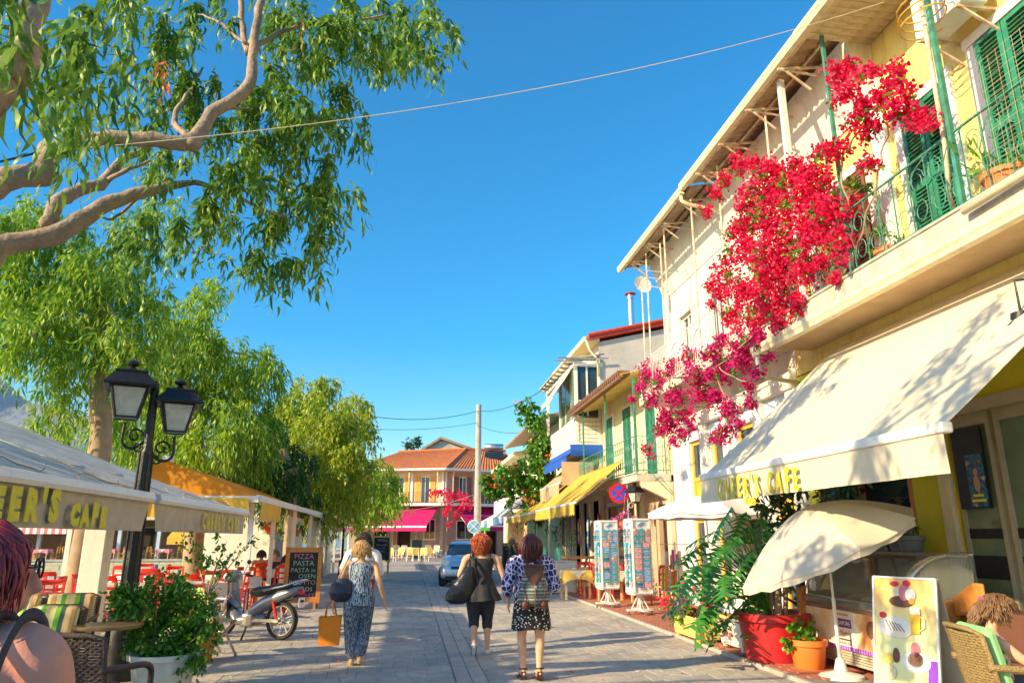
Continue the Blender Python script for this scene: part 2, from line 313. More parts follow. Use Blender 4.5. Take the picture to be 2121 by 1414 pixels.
cells.sort(key=lambda c:c[1]); near=[c for c in cells if c[1]<19 and c[0]>-2.8][:285]; ns=set(id(c) for c in near)
for k,c in enumerate(near):
    o=build(slabmesh([c],.006,k),'paving_stone',random.choice(stm),bed)
rest=[c for c in cells if id(c) not in ns]
for k in range(3):
    o=build(slabmesh(rest[k::3],.006,9+k),'far_paving',stm[k],bed); o['kind']='stuff'
# slab strip along the street
strip=struct(MB().bx(.585,.975,4,60,-.02,.0045),'paving_strip',M('joint')); WO[strip.name]=Vector()
y=6.; 
while y<40:
    l=random.uniform(.42,.6); build(MB().bx(.6,.775,y,y+l-.014,-.01,.012),'strip_slab',M('stone_strip'),strip,bevel=.006)
    build(MB().bx(.787,.962,y-.2,y+l-.214,-.01,.010+random.uniform(-.002,.003)),'strip_slab',M('stone_strip'),strip,bevel=.006); y+=l
# red brick pavement
pv=struct(MB().bx(4.62,7.3,2,66,-.02,.03),'pavement',M('joint')); WO[pv.name]=Vector()
struct(MB().bx(4.55,4.62,5,60,-.02,.046),'kerb',M('stone_strip'),bevel=.01)
bs=[]; j=0; y=7.
while y<26:
    x=4.63+(.11 if j%2 else 0)
    while x<7.2: bs.append((x,y)); x+=.225
    y+=.115; j+=1
bs=[b for b in bs if vis(*b)]
bme=MB().box((.105,.05,0),(.212,.104,.03)).mesh('brick',M('brick_red')); bs.sort(key=lambda b:b[0]*b[0]+b[1]*b[1]); bs.sort(key=lambda b:0 if b[0]<6.4 and b[1]>8.3 else 1)
for b in bs[:290]: piece(bme,'brick',pv,(b[0],b[1],.03+random.uniform(0,.006)),(random.uniform(-.01,.01),random.uniform(-.01,.01),0))
mb=MB()
for b in bs[290:]: mb.box((b[0]+.105,b[1]+.05,.03+random.uniform(0,.006)),(.212,.104,.03))
o=build(mb,'far_bricks',M('brick_red'),pv); o['kind']='stuff'
mb=MB()
for _ in range(60):   # scattered petals and dry leaves
    x=random.uniform(-3,4.4); y=random.uniform(9,22); a=random.uniform(0,6); r=random.uniform(.012,.035)
    mb.add([(x,y,.012),(x+r*math.cos(a),y+r*math.sin(a),.02),(x+2*r*math.cos(a+.4),y+2*r*math.sin(a+.4),.013),(x+r*math.cos(a+1),y+r*math.sin(a+1),.016)],[(0,1,2,3)])
for a,b in ((1290,1300),(1280,1290),(1185,1395),(700,1372),(680,1305)):
    p=GZ(a,b); x,y=p.x,p.y
    for q in range(5): mb.add([(x,y,.015),(x+.035*math.cos(q*1.25),y+.035*math.sin(q*1.25),.035),(x+.045*math.cos(q*1.25+.6),y+.045*math.sin(q*1.25+.6),.03)],[(0,1,2)])
o=build(mb,'fallen_petals',M('bract')); o['kind']='stuff'
# forecourt of the far house
struct(MB().prism([(-9,52,0),(-1.5,60.5,0),(3,62.8,0),(6,62.2,0),(16,64,0),(16,100,0),(-9,100,0)],(0,0,.12)),'forecourt',M('plaza',(.55,.4,.3),.9,.1,2,.2))
# mountains over the bay
from mathutils import noise
def mtn(prof,y0,depth,name,seed):
    xs=[p[0] for p in prof]; nx=170; ny=26
    def fn(u,v):
        x=xs[0]+(xs[-1]-xs[0])*u; h=np.interp(x,xs,[p[1] for p in prof]); y=y0+depth*(v-.5)
        k=max(0,1-abs(v-.5)*2); r=noise.hetero_terrain(Vector((x/700,y/700,seed)),.9,2,6,1.0)
        return (x+noise.noise(Vector((x/300,y/300,3)))*60,y,-10+(h*1.03)*(k**.85)*(1+.0*r)+r*60*k*(1-k*.72)*2.0)
    return struct(MB().grid(fn,nx,ny),name,MT['rock'],smooth=True)
M('rock',(.2,.25,.3),.95,.3,.004,.6,bsc=.02,col2=(.3,.3,.26)).node_tree.nodes['Bump'].inputs['Distance'].default_value=25
prof=[(-6000,420),(-4200,900),(-3000,820),(-2400,850),(GY(-60,790,4000).x,GY(-60,790,4000).z)]
for a,b in ((0,815),(25,835),(50,852),(80,862),(110,868),(140,876),(165,890),(190,893),(230,902),(300,925),(400,960),(600,1010),(800,1060),(1200,1090)):
    p=GY(a,b,4000); prof.append((p.x,p.z))
mtn(prof,4000,2600,'mountains',1)
# ================ right-hand buildings (facades stand on the plane x = 7)
def holewall(mb,X0,X1,y0,y1,z0,z1,holes):
    """wall slab facing the street with rectangular holes (ya,yb,za,zb)"""
    ys=sorted({y0,y1,*[h[0] for h in holes],*[h[1] for h in holes]}); zs=sorted({z0,z1,*[h[2] for h in holes],*[h[3] for h in holes]})
    for a,b in zip(ys,ys[1:]):
        run=None
        for c,d in zip(zs,zs[1:]):
            cy,cz=(a+b)/2,(c+d)/2
            if any(h[0]<cy<h[1] and h[2]<cz<h[3] for h in holes):
                if run: mb.bx(X0,X1,a,b,run[0],run[1]); run=None
            else: run=(run[0],d) if run else (c,d)
        if run: mb.bx(X0,X1,a,b,run[0],run[1])
slat_me={}
def shutter(root,y0,y1,z0,z1,mat,x=6.97,leaves=2,slats=True,rot=0,own=True):
    """louvred shutter door made of leaves; slats are separate pieces"""
    lw=(y1-y0)/leaves
    for k in range(leaves):
        a=y0+k*lw+.008; b=a+lw-.016; mb=MB(); zz=[z0,(z0+z1)/2-.03,z1]
        mb.bx(x-.04,x,a,a+.07,z0,z1); mb.bx(x-.04,x,b-.07,b,z0,z1)
        for z in zz: mb.bx(x-.038,x-.002,a+.07,b-.07,max(z-.06,z0),min(z+.06,z1))
        f=build(mb,'shutter',mat,root,bevel=.004)
        key=(round(b-a,2),mat.name)
        if key not in slat_me: slat_me[key]=MB().box((0,0,0),(.01,b-a-.14,.05)).mesh('slat',mat)
        stf=MB()
        for s in range(2):
            z=zz[s]+.09
            while z<zz[s+1]-.08:
                if own: piece(slat_me[key],'slat',f,(x-.02,(a+b)/2,z),(0,.7,0))
                else: stf.box(None,None,M4=Matrix.Translation((x-.02,(a+b)/2,z))@Matrix.Rotation(-.75,4,'Y')) if False else stf.bx(x-.03,x-.015,a+.07,b-.07,z-.02,z+.018)
                z+=.058
        if not own: o=build(stf,'louvres',mat,f); o['kind']='stuff'
def casing(root,y0,y1,z0,z1,mat,w=.14,x=7.,d=.06,name='door_surround'):
    mb=MB().bx(x-d,x,y0-w,y0,z0,z1).bx(x-d,x,y1,y1+w,z0,z1).bx(x-d-.02,x,y0-w-.02,y1+w+.02,z1,z1+w); return build(mb,name,mat,root,bevel=.008)
def railing(mb,p0,p1,z0,z1,step,r=.008,scroll=0,mid=True):
    p0=Vector(p0);p1=Vector(p1);L=(p1-p0).length;n=max(1,int(L/step))
    for z in ((z0+.06,z1) if mid else (z1,)): mb.bar((p0.x,p0.y,z),(p1.x,p1.y,z),.03,.02)
    for i in range(n+1):
        p=p0.lerp(p1,i/n)
        if scroll and i<n:
            q=p0.lerp(p1,(i+.5)/n); d=(p1-p0).normalized()
            for sg,zc in ((1,z0+(z1-z0)*.3),(-1,z0+(z1-z0)*.72)):
                rr=scroll; mb.tube([(q.x+d.x*rr*math.cos(a)*(1-a*.06)*sg,q.y+d.y*rr*math.cos(a)*(1-a*.06)*sg,zc+rr*1.25*math.sin(a)*(1-a*.06)) for a in [k*.62 for k in range(13)]],.007,4)
        mb.bar((p.x,p.y,z0),(p.x,p.y,z1),r*2)
    return mb
def gutter(mb,x,y0,y1,z,h=.13,d=.13,x2=None,z2=None):
    """K-profile gutter running in y"""
    pr=[(0,0),(-d*.75,0),(-d*.85,h*.35),(-d,h*.55),(-d,h),(-d+.02,h),(-d+.02,h*.6),(0,.03)]
    mb.prism([(x+a,y0,z+b) for a,b in pr],(0,y1-y0,0)); return mb
# ---- cafe building
A=thing('cafe_building','yellow two-storey cafe house with green shutters at right edge of the street','house',(7,2,0),world=True)
ZF=5.28
mb=MB(); holewall(mb,7,7.3,1.5,12.3,4.5,9.3,[(7.72,8.62,ZF,7.62),(5.35,7.12,ZF,7.75),(9.55,10.45,ZF,7.35)]); build(mb,'wall',M('plaster_yellow'),A)
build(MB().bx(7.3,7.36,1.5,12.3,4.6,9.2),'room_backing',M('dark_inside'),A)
shutter(A,7.74,8.6,ZF+.02,7.6,M('paint_green'),leaves=2); casing(A,7.72,8.62,ZF,7.62,M('paint_white'))
shutter(A,5.37,7.1,ZF+.02,7.73,M('paint_green'),leaves=4); casing(A,5.35,7.12,ZF,7.75,M('paint_white'))
shutter(A,9.57,10.43,ZF+.02,7.33,M('wood_brown'),leaves=2,own=False); casing(A,9.55,10.45,ZF,7.35,M('paint_white'))
for y in (9.12,11.2): build(MB().bx(6.93,7,y-.16,y+.16,4.9,8.55),'pilaster',M('paint_white'),A,bevel=.01)
# balcony slab, its gutter and brackets
bal=build(MB().bx(6.02,7,2,11.75,4.93,5.2).bx(6.0,6.12,2,11.75,5.2,5.24),'balcony',M('slab_concrete'),A,bevel=.02)
build(gutter(MB(),6.06,2,11.85,4.74,.16,.16),'balcony_gutter',M('plaster_cream'),A)
build(MB().bx(6.06,6.98,2,11.7,4.86,4.93),'balcony_soffit',M('fabric_beige'),A)
build(MB().tube([(6.0,3.5,5.2),(5.95,4.5,5.15),(5.92,6.6,5.1)],.045,8),'drain_pipe',M('plaster_cream'),A,smooth=True)
build(MB().tube([(6.,11.8,4.8),(6.,11.8,4.55),(6.06,11.85,4.45),(6.3,12.0,4.4),(6.95,12.1,4.35)],.04,8),'downpipe',M('paint_white'),A,smooth=True)
mb=MB(); railing(mb,(6.12,4.2,0),(6.12,11.65,0),5.24,6.2,.3,.007,scroll=.13); railing(mb,(6.12,11.65,0),(6.95,11.65,0),5.24,6.2,.25,.007,scroll=.1)
for y in np.arange(4.2,11.6,.6): mb.tube([(6.12,y,6.2),(6.02,y+.2,6.0),(5.98,y+.3,5.7),(6.08,y+.35,5.4)],.008,4)
build(mb,'railing',M('iron_green'),A)
mb=MB()     # wire mesh on the nearer railing
for k in range(14): mb.bar((6.1,5.0+k*.11,5.25),(6.1,5.0+k*.11,6.75),.0028)
for k in range(13): mb.bar((6.1,5.0,5.3+k*.12),(6.1,6.45,5.3+k*.12),.0028)
build(mb,'wire_mesh',M('fabric_beige'),A)
def post(root,x,y,z0,z1,w,mat,name='post',lean=0): return build(MB().bar((x+lean,y,z0),(x,y,z1),w),name,mat,root)
post(A,6.1,6.78,5.2,9.2,.055,M('iron_green')); build(MB().tube([(6.3,7.15,5.3),(6.22,7.1,5.6),(6.12,6.95,5.75),(6.1,6.9,6.1),(6.08,6.85,9.1)],.028,8),'water_pipe',M('rust_white'),A,smooth=True)
post(A,6.1,8.95,5.2,9.2,.05,M('iron_green')); post(A,6.08,4.6,5.2,9.2,.06,M('iron_green'))
build(MB().tube([(6.1+.24*math.cos(q)*(1+.05*math.sin(q*3)),6.9+.3*math.sin(q),7.75+.02*q) for q in np.arange(0,18.8,.4)],.011,5),'cable_coil',M('wood_yellow'),A)
# upper eave with separate soffit boards
ev=build(MB().bx(5.82,8,2,9.0,9.24,9.34),'roof',M('soffit_wood'),A)
bm_=MB().box((0,0,0),(1.13,.138,.02)).mesh('soffit_board',M('soffit_wood'))
y=2.6
while y<9.0: piece(bm_,'soffit_board',ev,(6.4,y,9.225+random.uniform(-.003,.003))); y+=.145
gutter(mb:=MB(),5.84,2,9.05,9.16,.15,.15); build(mb,'roof_gutter',M('plaster_cream'),ev)
build(MB().bx(8,14,1.5,12.3,0,10.0),'rear_block',M('plaster_yellow'),A)
build(MB().bx(7.0,8.1,1.5,12.3,9.3,9.5),'roof_edge',M('soffit_wood'),A)
# open corrugated eave on iron trusses over both houses
def truss(root,y,z,x0=5.75,mat=None):
    mb=MB().bar((x0,y,z-.06),(7,y,z+.12),.035).bar((x0,y,z-.06),(7,y,z-.16),.03).bar((6.3,y,z-.4),(x0+.1,y,z-.05),.03)
    return build(mb,'truss',mat or M('rust_white'),root)
# ---- white house behind the bougainvillea
B=thing('white_house','cream white two-storey house behind the red bougainvillea','house',(7,15,0),world=True)
mb=MB(); holewall(mb,7,7.3,12.3,19.2,4.6,9.25,[(12.9,13.8,5.35,7.6),(15.1,15.95,5.35,7.5),(17.0,17.8,5.5,7.3)]); build(mb,'wall',M('plaster_white'),B)
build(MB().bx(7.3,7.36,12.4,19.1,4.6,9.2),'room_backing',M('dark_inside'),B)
build(MB().bx(7.3,13,12.35,19.15,0,9.3),'rear_block',M('plaster_white'),B)
for (a,b,c,d) in ((12.9,13.8,5.35,7.6),(15.1,15.95,5.35,7.5),(17.0,17.8,5.5,7.3)):
    w_=build(MB().bx(7.02,7.08,a,a+.07,c,d).bx(7.02,7.08,b-.07,b,c,d).bx(7.02,7.08,a+.07,b-.07,d-.07,d).bx(7.02,7.08,a+.07,b-.07,c,c+.1).bx(7.025,7.075,(a+b)/2-.03,(a+b)/2+.03,c+.1,d-.07),'window',M('paint_white'),B)
    build(MB().bx(7.085,7.095,a,b,c,d),'pane',M('glass_shop'),w_); casing(B,a,b,c,d,M('plaster_white'),.12,name='window_surround')
build(MB().bx(6.0,7,12.3,18.7,5.05,5.28),'balcony',M('slab_concrete'),B,bevel=.02)
mb=MB(); railing(mb,(6.03,12.35,0),(6.03,18.65,0),5.28,6.2,.11,.006); railing(mb,(6.03,18.65,0),(6.98,18.65,0),5.28,6.2,.11,.006); build(mb,'railing',M('paint_white'),B)
yy=9.0
for k,(y0,y1,z) in enumerate(((9.0,14.2,9.2),(14.2,19.3,9.13))):
    mb=MB()     # corrugated sheet seen from below
    n=int((y1-y0)/.05); 
    mb.sheet(lambda u,v: (5.8+1.3*v, y0+(y1-y0)*u, z+.12+v*.25+.022*math.cos(u*(y1-y0)*2*PI/.18)),n,1,.006)
    rf=build(mb,'corrugated_roof',M('corrugated'),B,smooth=True)
    build(gutter(MB(),5.84,y0,y1,z-.02,.14,.13),'roof_gutter',M('plaster_cream'),B)
    mb=MB()
    for x in (5.95,6.35,6.75): mb.bar((x,y0,z+.08+(x-5.8)*.2),(x,y1,z+.08+(x-5.8)*.2),.04,.05)
    build(mb,'batten',M('wood_brown') if k else M('rust_white'),B)
for y in (9.7,10.9,12.1,13.3,14.6,15.9,17.2,18.5): truss(B,y,9.17)
for y,x in ((13.0,6.1),(14.5,6.1),(16.2,6.05),(17.8,6.1)): build(MB().tube([(x,y,5.3),(x,y,9.15)],.022,6),'roof_rod',M('rust_white'),B)
post(B,6.02,10.12,5.2,9.2,.09,M('paint_white')); build(MB().tube([(6.1,10.9,5.3),(6.12,10.9,9.1)],.022,6),'roof_rod',M('rust_white'),B)
build(MB().tube([(5.8,14.3,9.1),(5.8,14.3,8.98),(5.95,14.3,8.9),(6.5,14.3,8.8),(6.95,14.35,8.7)],.045,8),'downpipe',M('plaster_cream'),B,smooth=True)
# sloping panel under the eave against the wall
build(MB().prism([(6.98,9.05,8.2),(6.55,9.05,9.3),(7.0,9.05,9.3)],(0,9.9,0)),'wall_cladding',M('plaster_white'),B)
# ground floors
mb=MB(); holewall(mb,7,7.3,12.3,19.1,0,4.6,[(12.6,13.6,.2,4.0),(14.1,15.1,.2,4.0),(15.7,16.5,.2,3.95),(17.0,17.9,.2,4.0)]); build(mb,'ground_floor_wall',M('paint_blue_white'),B)
for a,b in ((12.6,13.6),(14.1,15.1),(15.7,16.5),(17.0,17.9)):
    d=build(MB().bx(7.08,7.14,a,a+.1,.2,4.0).bx(7.08,7.14,b-.1,b,.2,4).bx(7.08,7.14,a+.1,b-.1,3.9,4.0).bx(7.08,7.14,a+.1,b-.1,3.0,3.1),'door',M('wood_yellow'),B)
    build(MB().bx(7.1,7.13,a+.1,b-.1,2.0,3.0),'door_panel',M('wood_yellow'),d); build(MB().bx(7.085,7.1,a+.18,b-.18,2.15,2.85).bx(7.08,7.086,a+.22,b-.22,2.2,2.8),'inlay',M('fabric_yellow'),d,bevel=.03)
    for c_,d_ in ((3.1,3.9),(.2,2.0)): build(MB().bx(7.11,7.12,a+.1,b-.1,c_,d_),'pane',M('glass_shop'),d)
for y in (12.45,13.85,15.4,16.75,18.55): build(MB().bx(6.9,7.0,y-.2,y+.2,0,4.3),'pilaster',M('paint_white'),B,bevel=.01)
build(MB().bx(6.85,7,12.3,19.1,4.3,4.62),'cornice',M('plaster_white'),B,bevel=.02)
# ---- cafe ground floor: yellow reveal, folding glass doors, dark window with plants in front
mb=MB(); holewall(mb,7,7.25,1.5,12.3,0,4.52,[(2.0,8.72,0,3.15),(9.55,12.0,.5,3.05)]); build(mb,'ground_floor_wall',M('wall_lime',(.72,.64,.03),.8,.06,2,.05),A)
build(MB().bx(6.93,7,8.74,8.95,0,3.2),'pier',M('plaster_cream'),A,bevel=.01)
build(MB().bx(6.9,7.05,1.6,8.72,3.15,3.3),'door_lintel',M('wall_grey',(.5,.44,.34),.6,.1,3,.05),A)
build(MB().bx(6.88,7.0,5.4,8.9,3.72,3.8),'wall_band',M('lime_band',(.85,.78,.03),.6,.05,2,.0),A,bevel=.01)
for k,(a,b) in enumerate(((7.98,8.66),(7.9,7.98),(7.1,7.9),(6.2,7.1),(5.3,6.2))):
    if b-a<.2: continue
    fr=build(MB().bx(6.98,7.06,a,a+.06,.05,3.15).bx(6.98,7.06,b-.06,b,.05,3.15).bx(6.98,7.06,a+.06,b-.06,3.0,3.15).bx(6.98,7.06,a+.06,b-.06,.05,.2),'folding_door',M('frame_sand',(.45,.4,.28),.45,.1,4,.0),A)
    g=build(MB().bx(7.01,7.02,a+.06,b-.06,.2,3.0),'pane',M('glass_green'),fr)
    build(MB().bx(7.0,7.008,a+.06,b-.06,1.62,1.74).bx(7.0,7.008,a+.06,b-.06,1.15,1.42),'black_band',M('metal_black'),fr)
build(MB().bx(7.3,10,1.6,8.7,.02,.04),'inside_floor',M('terracotta'),A); build(MB().bx(9.9,10,1.6,8.7,0,3.2).bx(7.3,10,8.7,8.75,0,3.2),'inside_wall',M('wall_peach',(.5,.34,.22),.8,.06,2,.0),A)
wn=build(MB().bx(7.0,7.1,9.55,9.65,.5,3.05).bx(7.0,7.1,11.9,12.0,.5,3.05).bx(7.0,7.1,9.65,11.9,2.95,3.05).bx(6.99,7.09,10.75,10.82,.6,2.95).bx(6.95,7.1,9.5,12.05,.4,.5),'shop_window',M('wood_orange'),A)
build(MB().bx(7.06,7.08,9.65,11.9,.5,2.95),'pane',M('glass_dark'),wn)
# posters on the door
po=build(MB().bx(6.955,6.975,8.12,8.62,1.98,2.98),'notice_board',M('metal_black'),A)
def poster_mat(name,seed,cols,sc=6):
    m=bpy.data.materials.new(name); m.use_nodes=True; t=m.node_tree; P=t.nodes['Principled BSDF']; tc=node(t,'ShaderNodeTexCoord'); nz=node(t,'ShaderNodeTexNoise'); mp=node(t,'ShaderNodeMapping'); mp.inputs['Location'].default_value=(seed*3.1,seed*1.7,seed); t.links.new(tc.outputs['Object'],mp.inputs[0]); t.links.new(mp.outputs[0],nz.inputs['Vector']); nz.inputs['Scale'].default_value=sc; nz.inputs['Detail'].default_value=3
    rp=node(t,'ShaderNodeValToRGB'); el=rp.color_ramp.elements; n=len(cols)
    while len(el)<n: el.new(.5)
    for i,c in enumerate(cols): el[i].position=.3+.4*i/(n-1); el[i].color=c4(c)
    t.links.new(nz.outputs[0],rp.inputs[0]); t.links.new(rp.outputs[0],P.inputs['Base Color']); P.inputs['Roughness'].default_value=.35; MT[name]=m; return m
pst=build(MB().bx(6.945,6.953,8.14,8.42,2.0,2.64),'poster',poster_mat('poster_print',1,[(.02,.05,.12),(.05,.2,.4),(.02,.05,.1),(.5,.55,.6)],8),A)
build(MB().sph((6.945,8.28,2.42),(.006,.035,.045)).sph((6.945,8.28,2.28),(.006,.05,.1)),'poster_figure',M('skin_print',(.6,.35,.22),.6,.1),pst); build(MB().bx(6.94,6.9445,8.2,8.36,2.12,2.15).bx(6.94,6.9445,8.17,8.39,2.06,2.09),'poster_print_line',M('lime_band'),pst)
# ---- awning of the cafe
def awning(name,label,x0,z0,x1,z1,y0,y1,mat,valance=.3,vmat=None,bar=M('metal_white'),arms=True,scallop=0,group=None,lean=0,bard=.07,sag=.05,cy0=None,cy1=None):
    """cloth from the wall (x0,z0) down to the front bar (x1,z1), between y0 and y1"""
    r=thing(name,label,'awning',((x0+x1)/2,(y0+y1)/2,z1),world=True,group=group)
    def fn(u,v): return (x0+(x1-x0)*v,y0+(y1-y0)*u+lean*v,z0+(z1-z0)*v-sag*math.sin(PI*v)-.012*math.sin(PI*v)*math.cos(u*9))
    build(MB().sheet(fn,24,10,.006),'cloth',mat,r,smooth='auto')
    build(MB().bx(x1-bard*.6,x1+bard*.6,y0+lean-.03,y1+lean+.03,z1-bard*.7,z1+bard*.3),'front_bar',bar,r,bevel=.02)
    n=int((y1-y0)/.03)
    def vf(u,v):
        yy=y0+lean+(y1-y0)*u; b=valance*(1-(scallop*(abs(math.sin(yy*PI/.16))) if scallop else 0)); return (x1-.03+.018*math.sin(yy*5)*v+.01*math.sin(yy*17)*v,yy,z1-.05-b*v)
    mb=MB(); mb.grid(vf,n if scallop else 40,4); mb.grid(lambda u,v:(lambda p:(p[0]+.005,p[1],p[2]))(vf(1-u,v)),n if scallop else 40,4)
    build(mb,'valance',vmat or mat,r,smooth='auto')
    if arms:
        mb=MB()
        for yy in (y0+.35,y1-.35):
            mx=(x0*.45+x1*.55); mb.bar((x0,yy,z0-.2),(mx,yy+.25*(1 if yy<(y0+y1)/2 else -1),(z0+z1)/2-.25),.05); mb.bar((mx,yy+.25*(1 if yy<(y0+y1)/2 else -1),(z0+z1)/2-.25),(x1,yy,z1-.05),.04)
        build(mb,'arm',M('metal_white'),r)
    return r
aw=awning('cafe_awning',"large cream awning lettered CHEER'S CAFE over the cafe terrace",6.95,4.7,4.5,2.56,5.62,10.98,M('fabric_cream'),.36,bard=.1)
def letters(s,root,y,x,z,size,mat,dy,rot=0,name='letter',face=-1,ext=.003,off=.03,sx=1,sy=1):
    """each hand-painted letter is its own piece; runs along y as read from the street"""
    rr=random.Random(len(s)); mp=PI/2 if face>0 else -PI/2
    adv={"'":.55,' ':.8,'H':1.12,'A':1.1,'F':.95}; tot=0
    for i,ch in enumerate(s):
        a_=adv.get(ch,1.)*dy; tot+=a_/2; yy=y+(-tot if face<0 else tot); tot+=a_/2
        if ch!=' ': o=text(ch,name,mat,root,(x,yy,z+rr.uniform(-.01,.01)),(PI/2,rr.uniform(-.04,.04),mp),size*rr.uniform(.94,1.06),ext,off,sx=sx)
yl=M('paint_yellow',(.74,.6,.01),.6,.08,4,.05)
letters("CHEER'S CAFE",aw,10.3,4.42,2.18,.36,yl,.205,off=.014,sx=.6)
p=thing('pendant_lamp','black metal dome lamp hanging under the cafe awning','lamp',(6.0,6.2,3.55))
build(MB().lathe([(.03,.28),(.09,.26),(.1,.18),(.17,.12),(.2,.02),(.21,0),(.19,0),(.16,.1),(.08,.17)],n=20,cap=False),'shade',M('metal_black'),p,smooth='auto'); build(MB().tube([(0,0,.26),(0,0,.6),(.9,0,.75)],.014,6),'stem',M('metal_black'),p)
# air conditioner
ac=thing('air_conditioner','cream air conditioner box on wall brackets above the green shutters','air conditioner',(6.75,6.75,7.75),world=True)
build(MB().bx(6.42,6.78,6.6,7.45,7.95,8.6),'casing',M('paint_white'),ac,bevel=.03); build(MB().lathe([(.26,0),(.26,.02),(.24,.025),(.05,.03)],n=20),'fan_grille',M('metal_grey'),ac).matrix_local=Matrix.Translation(Vector((6.42,7.05,8.28))-Vector((6.75,6.75,7.75)))@Matrix.Rotation(-PI/2,4,'Y')
[build(MB().bar((6.4,q_,7.93),(7,q_,7.93),.04).bar((6.45,q_,7.93),(7,q_,7.6),.03),'bracket',M('rust_white'),ac) for q_ in (6.7,7.35)]
fl=thing('flood_light','small square yellow wall lamp under the eave above the balcony','lamp',(6.93,8.45,8.35)); build(MB().bar((0,0,0),(-.16,-.02,-.05),.16,.2),'housing',M('plaster_yellow'),fl,bevel=.01)
# ---- house with green balcony, corrugated canopy
C=thing('balcony_house','yellow house with green iron balcony above the yellow awning','house',(7,22,0),world=True)
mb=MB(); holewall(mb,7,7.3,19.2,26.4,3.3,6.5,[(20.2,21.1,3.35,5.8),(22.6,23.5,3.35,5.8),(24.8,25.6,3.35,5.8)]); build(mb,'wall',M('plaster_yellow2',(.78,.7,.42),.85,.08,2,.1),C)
build(MB().bx(7.3,12,19.25,26.35,0,6.4),'rear_block',M('plaster_cream'),C)
for a,b in ((20.2,21.1),(22.6,23.5),(24.8,25.6)): shutter(C,a,b,3.35,5.78,M('paint_green'),leaves=2,own=False); casing(C,a,b,3.35,5.8,M('paint_white'),.1)
build(MB().bx(6.0,7,19.25,26.3,3.12,3.32).bx(5.97,6.05,19.2,26.3,3.32,3.36),'balcony',M('slab_concrete'),C,bevel=.02)
[build(MB().prism([(6.95,q_,2.6),(6.95,q_,3.12),(6.1,q_,3.12),(6.2,q_,2.95)],(0,.18,0)),'bracket',M('plaster_cream'),C) for q_ in (19.25,22.6)]
mb=MB(); railing(mb,(6.03,19.25,0),(6.03,26.2,0),3.36,4.35,.22,.008,scroll=.09); railing(mb,(6.03,19.25,0),(6.97,19.25,0),3.36,4.35,.16,.008,scroll=.075); mb.bx(6.0,6.06,19.2,19.28,3.36,5.95); build(mb,'railing',M('iron_green'),C)
build(MB().tube([(6.2,19.1,3.3),(6.35,19.1,3.4),(6.5,19.1,3.2),(6.95,19.1,2.75)],.014,6),'scroll_bracket',M('iron_green'),C)
for y in (22.4,25.5): post(C,6.05,y,3.3,6.1,.05,M('iron_green'))
cr=build(MB().sheet(lambda u,v:(5.75+1.3*v,19.6+7.2*u,6.12+.3*v+.03*math.cos(u*7.2*2*PI/.22)),260,1,.008),'corrugated_canopy',M('canopy_yellow'),C,smooth=True)
build(MB().bx(5.74,5.8,19.6,26.8,6.02,6.1),'canopy_edge',M('wood_brown'),C); 
tm=MB().lathe([(.085,0),(.085,.35)],n=8).mesh('ridge_tile',M('wood_brown'))
for k in range(32): piece(tm,'edge_tile',C,(5.72,19.7+k*.22,6.2),(0,PI/2,0))
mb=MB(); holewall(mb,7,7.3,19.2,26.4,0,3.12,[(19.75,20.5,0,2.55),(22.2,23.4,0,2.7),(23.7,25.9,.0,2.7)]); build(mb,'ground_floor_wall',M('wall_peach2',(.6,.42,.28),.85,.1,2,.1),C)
build(MB().bx(7.12,7.16,19.75,20.5,0,2.55),'door',M('wood_dark'),C); 
for a,b,m_ in ((22.2,23.4,'glass_shop'),(23.7,25.9,'glass_shop')):
    f=build(MB().bx(6.97,7.05,a-.12,a,0,2.82).bx(6.97,7.05,b,b+.12,0,2.82).bx(6.96,7.05,a,b,2.7,2.85),'shop_front',M('paint_blue_white'),C); build(MB().bx(7.08,7.1,a,b,0,2.2),'pane',M(m_),f); build(MB().bx(7.03,7.06,a,a+.3,0,2.2),'teal_door',M('teal',(.02,.32,.25),.4,.1,3,.0),f); build(MB().bx(7.0,7.08,a,b,2.2,2.3),'transom',M('wall_grey'),f)
build(MB().bx(6.88,7.0,21.7,21.95,0,3.1).bx(6.88,7,19.22,19.5,0,3.1),'pilaster',M('plaster_cream'),C)
awning('yellow_awning','long yellow awning with scalloped valance under the green balcony','x' and 6.1,3.85,4.62,2.62,20.7,27.3,M('fabric_yellow'),.34,scallop=.22,sag=.03)
# ---- enclosed balcony house with red gable
D=thing('veranda_house','cream house with glazed white veranda, red gable edge and blue awning','house',(7,30,0),world=True)
build(MB().prism([(7.0,26.5,0),(12.5,26.5,0),(12.5,26.5,10.3),(7.0,26.5,9.0)],(0,6.6,0)),'wall',M('wall_stone_grey',(.52,.49,.45),.9,.12,1.2,.15),D)
rf=build(MB().prism([(6.55,26.3,9.02),(12.6,26.3,10.45),(12.6,26.3,10.62),(6.55,26.3,9.2)],(0,7,0)),'roof',M('roof_red'),D); 
gt=MB().lathe([(.09,0),(.075,.3)],n=8).mesh('verge_tile',M('roof_red'))
for k in range(22): piece(gt,'verge_tile',rf,(6.55+k*.27,26.3,9.2+k*.27*.236),(0,PI/2-.23,0))
build(MB().bx(6.4,7.0,26.4,33,9.0,9.12).bx(6.38,6.46,26.35,33,8.98,9.16),'eave',M('plaster_cream'),D)
build(MB().tube([(6.45,26.35,9.0),(6.6,26.35,8.6),(6.9,26.4,8.3),(6.92,26.42,7.6)],.05,8),'downpipe',M('plaster_cream'),D,smooth=True)
build(MB().tube([(5.3,26.2,8.22),(7.3,26.3,8.3)],.04,6).tube([(5.2,26.4,8.15),(6.3,26.4,8.18)],.03,6),'awning_pole',M('galvanised'),D)
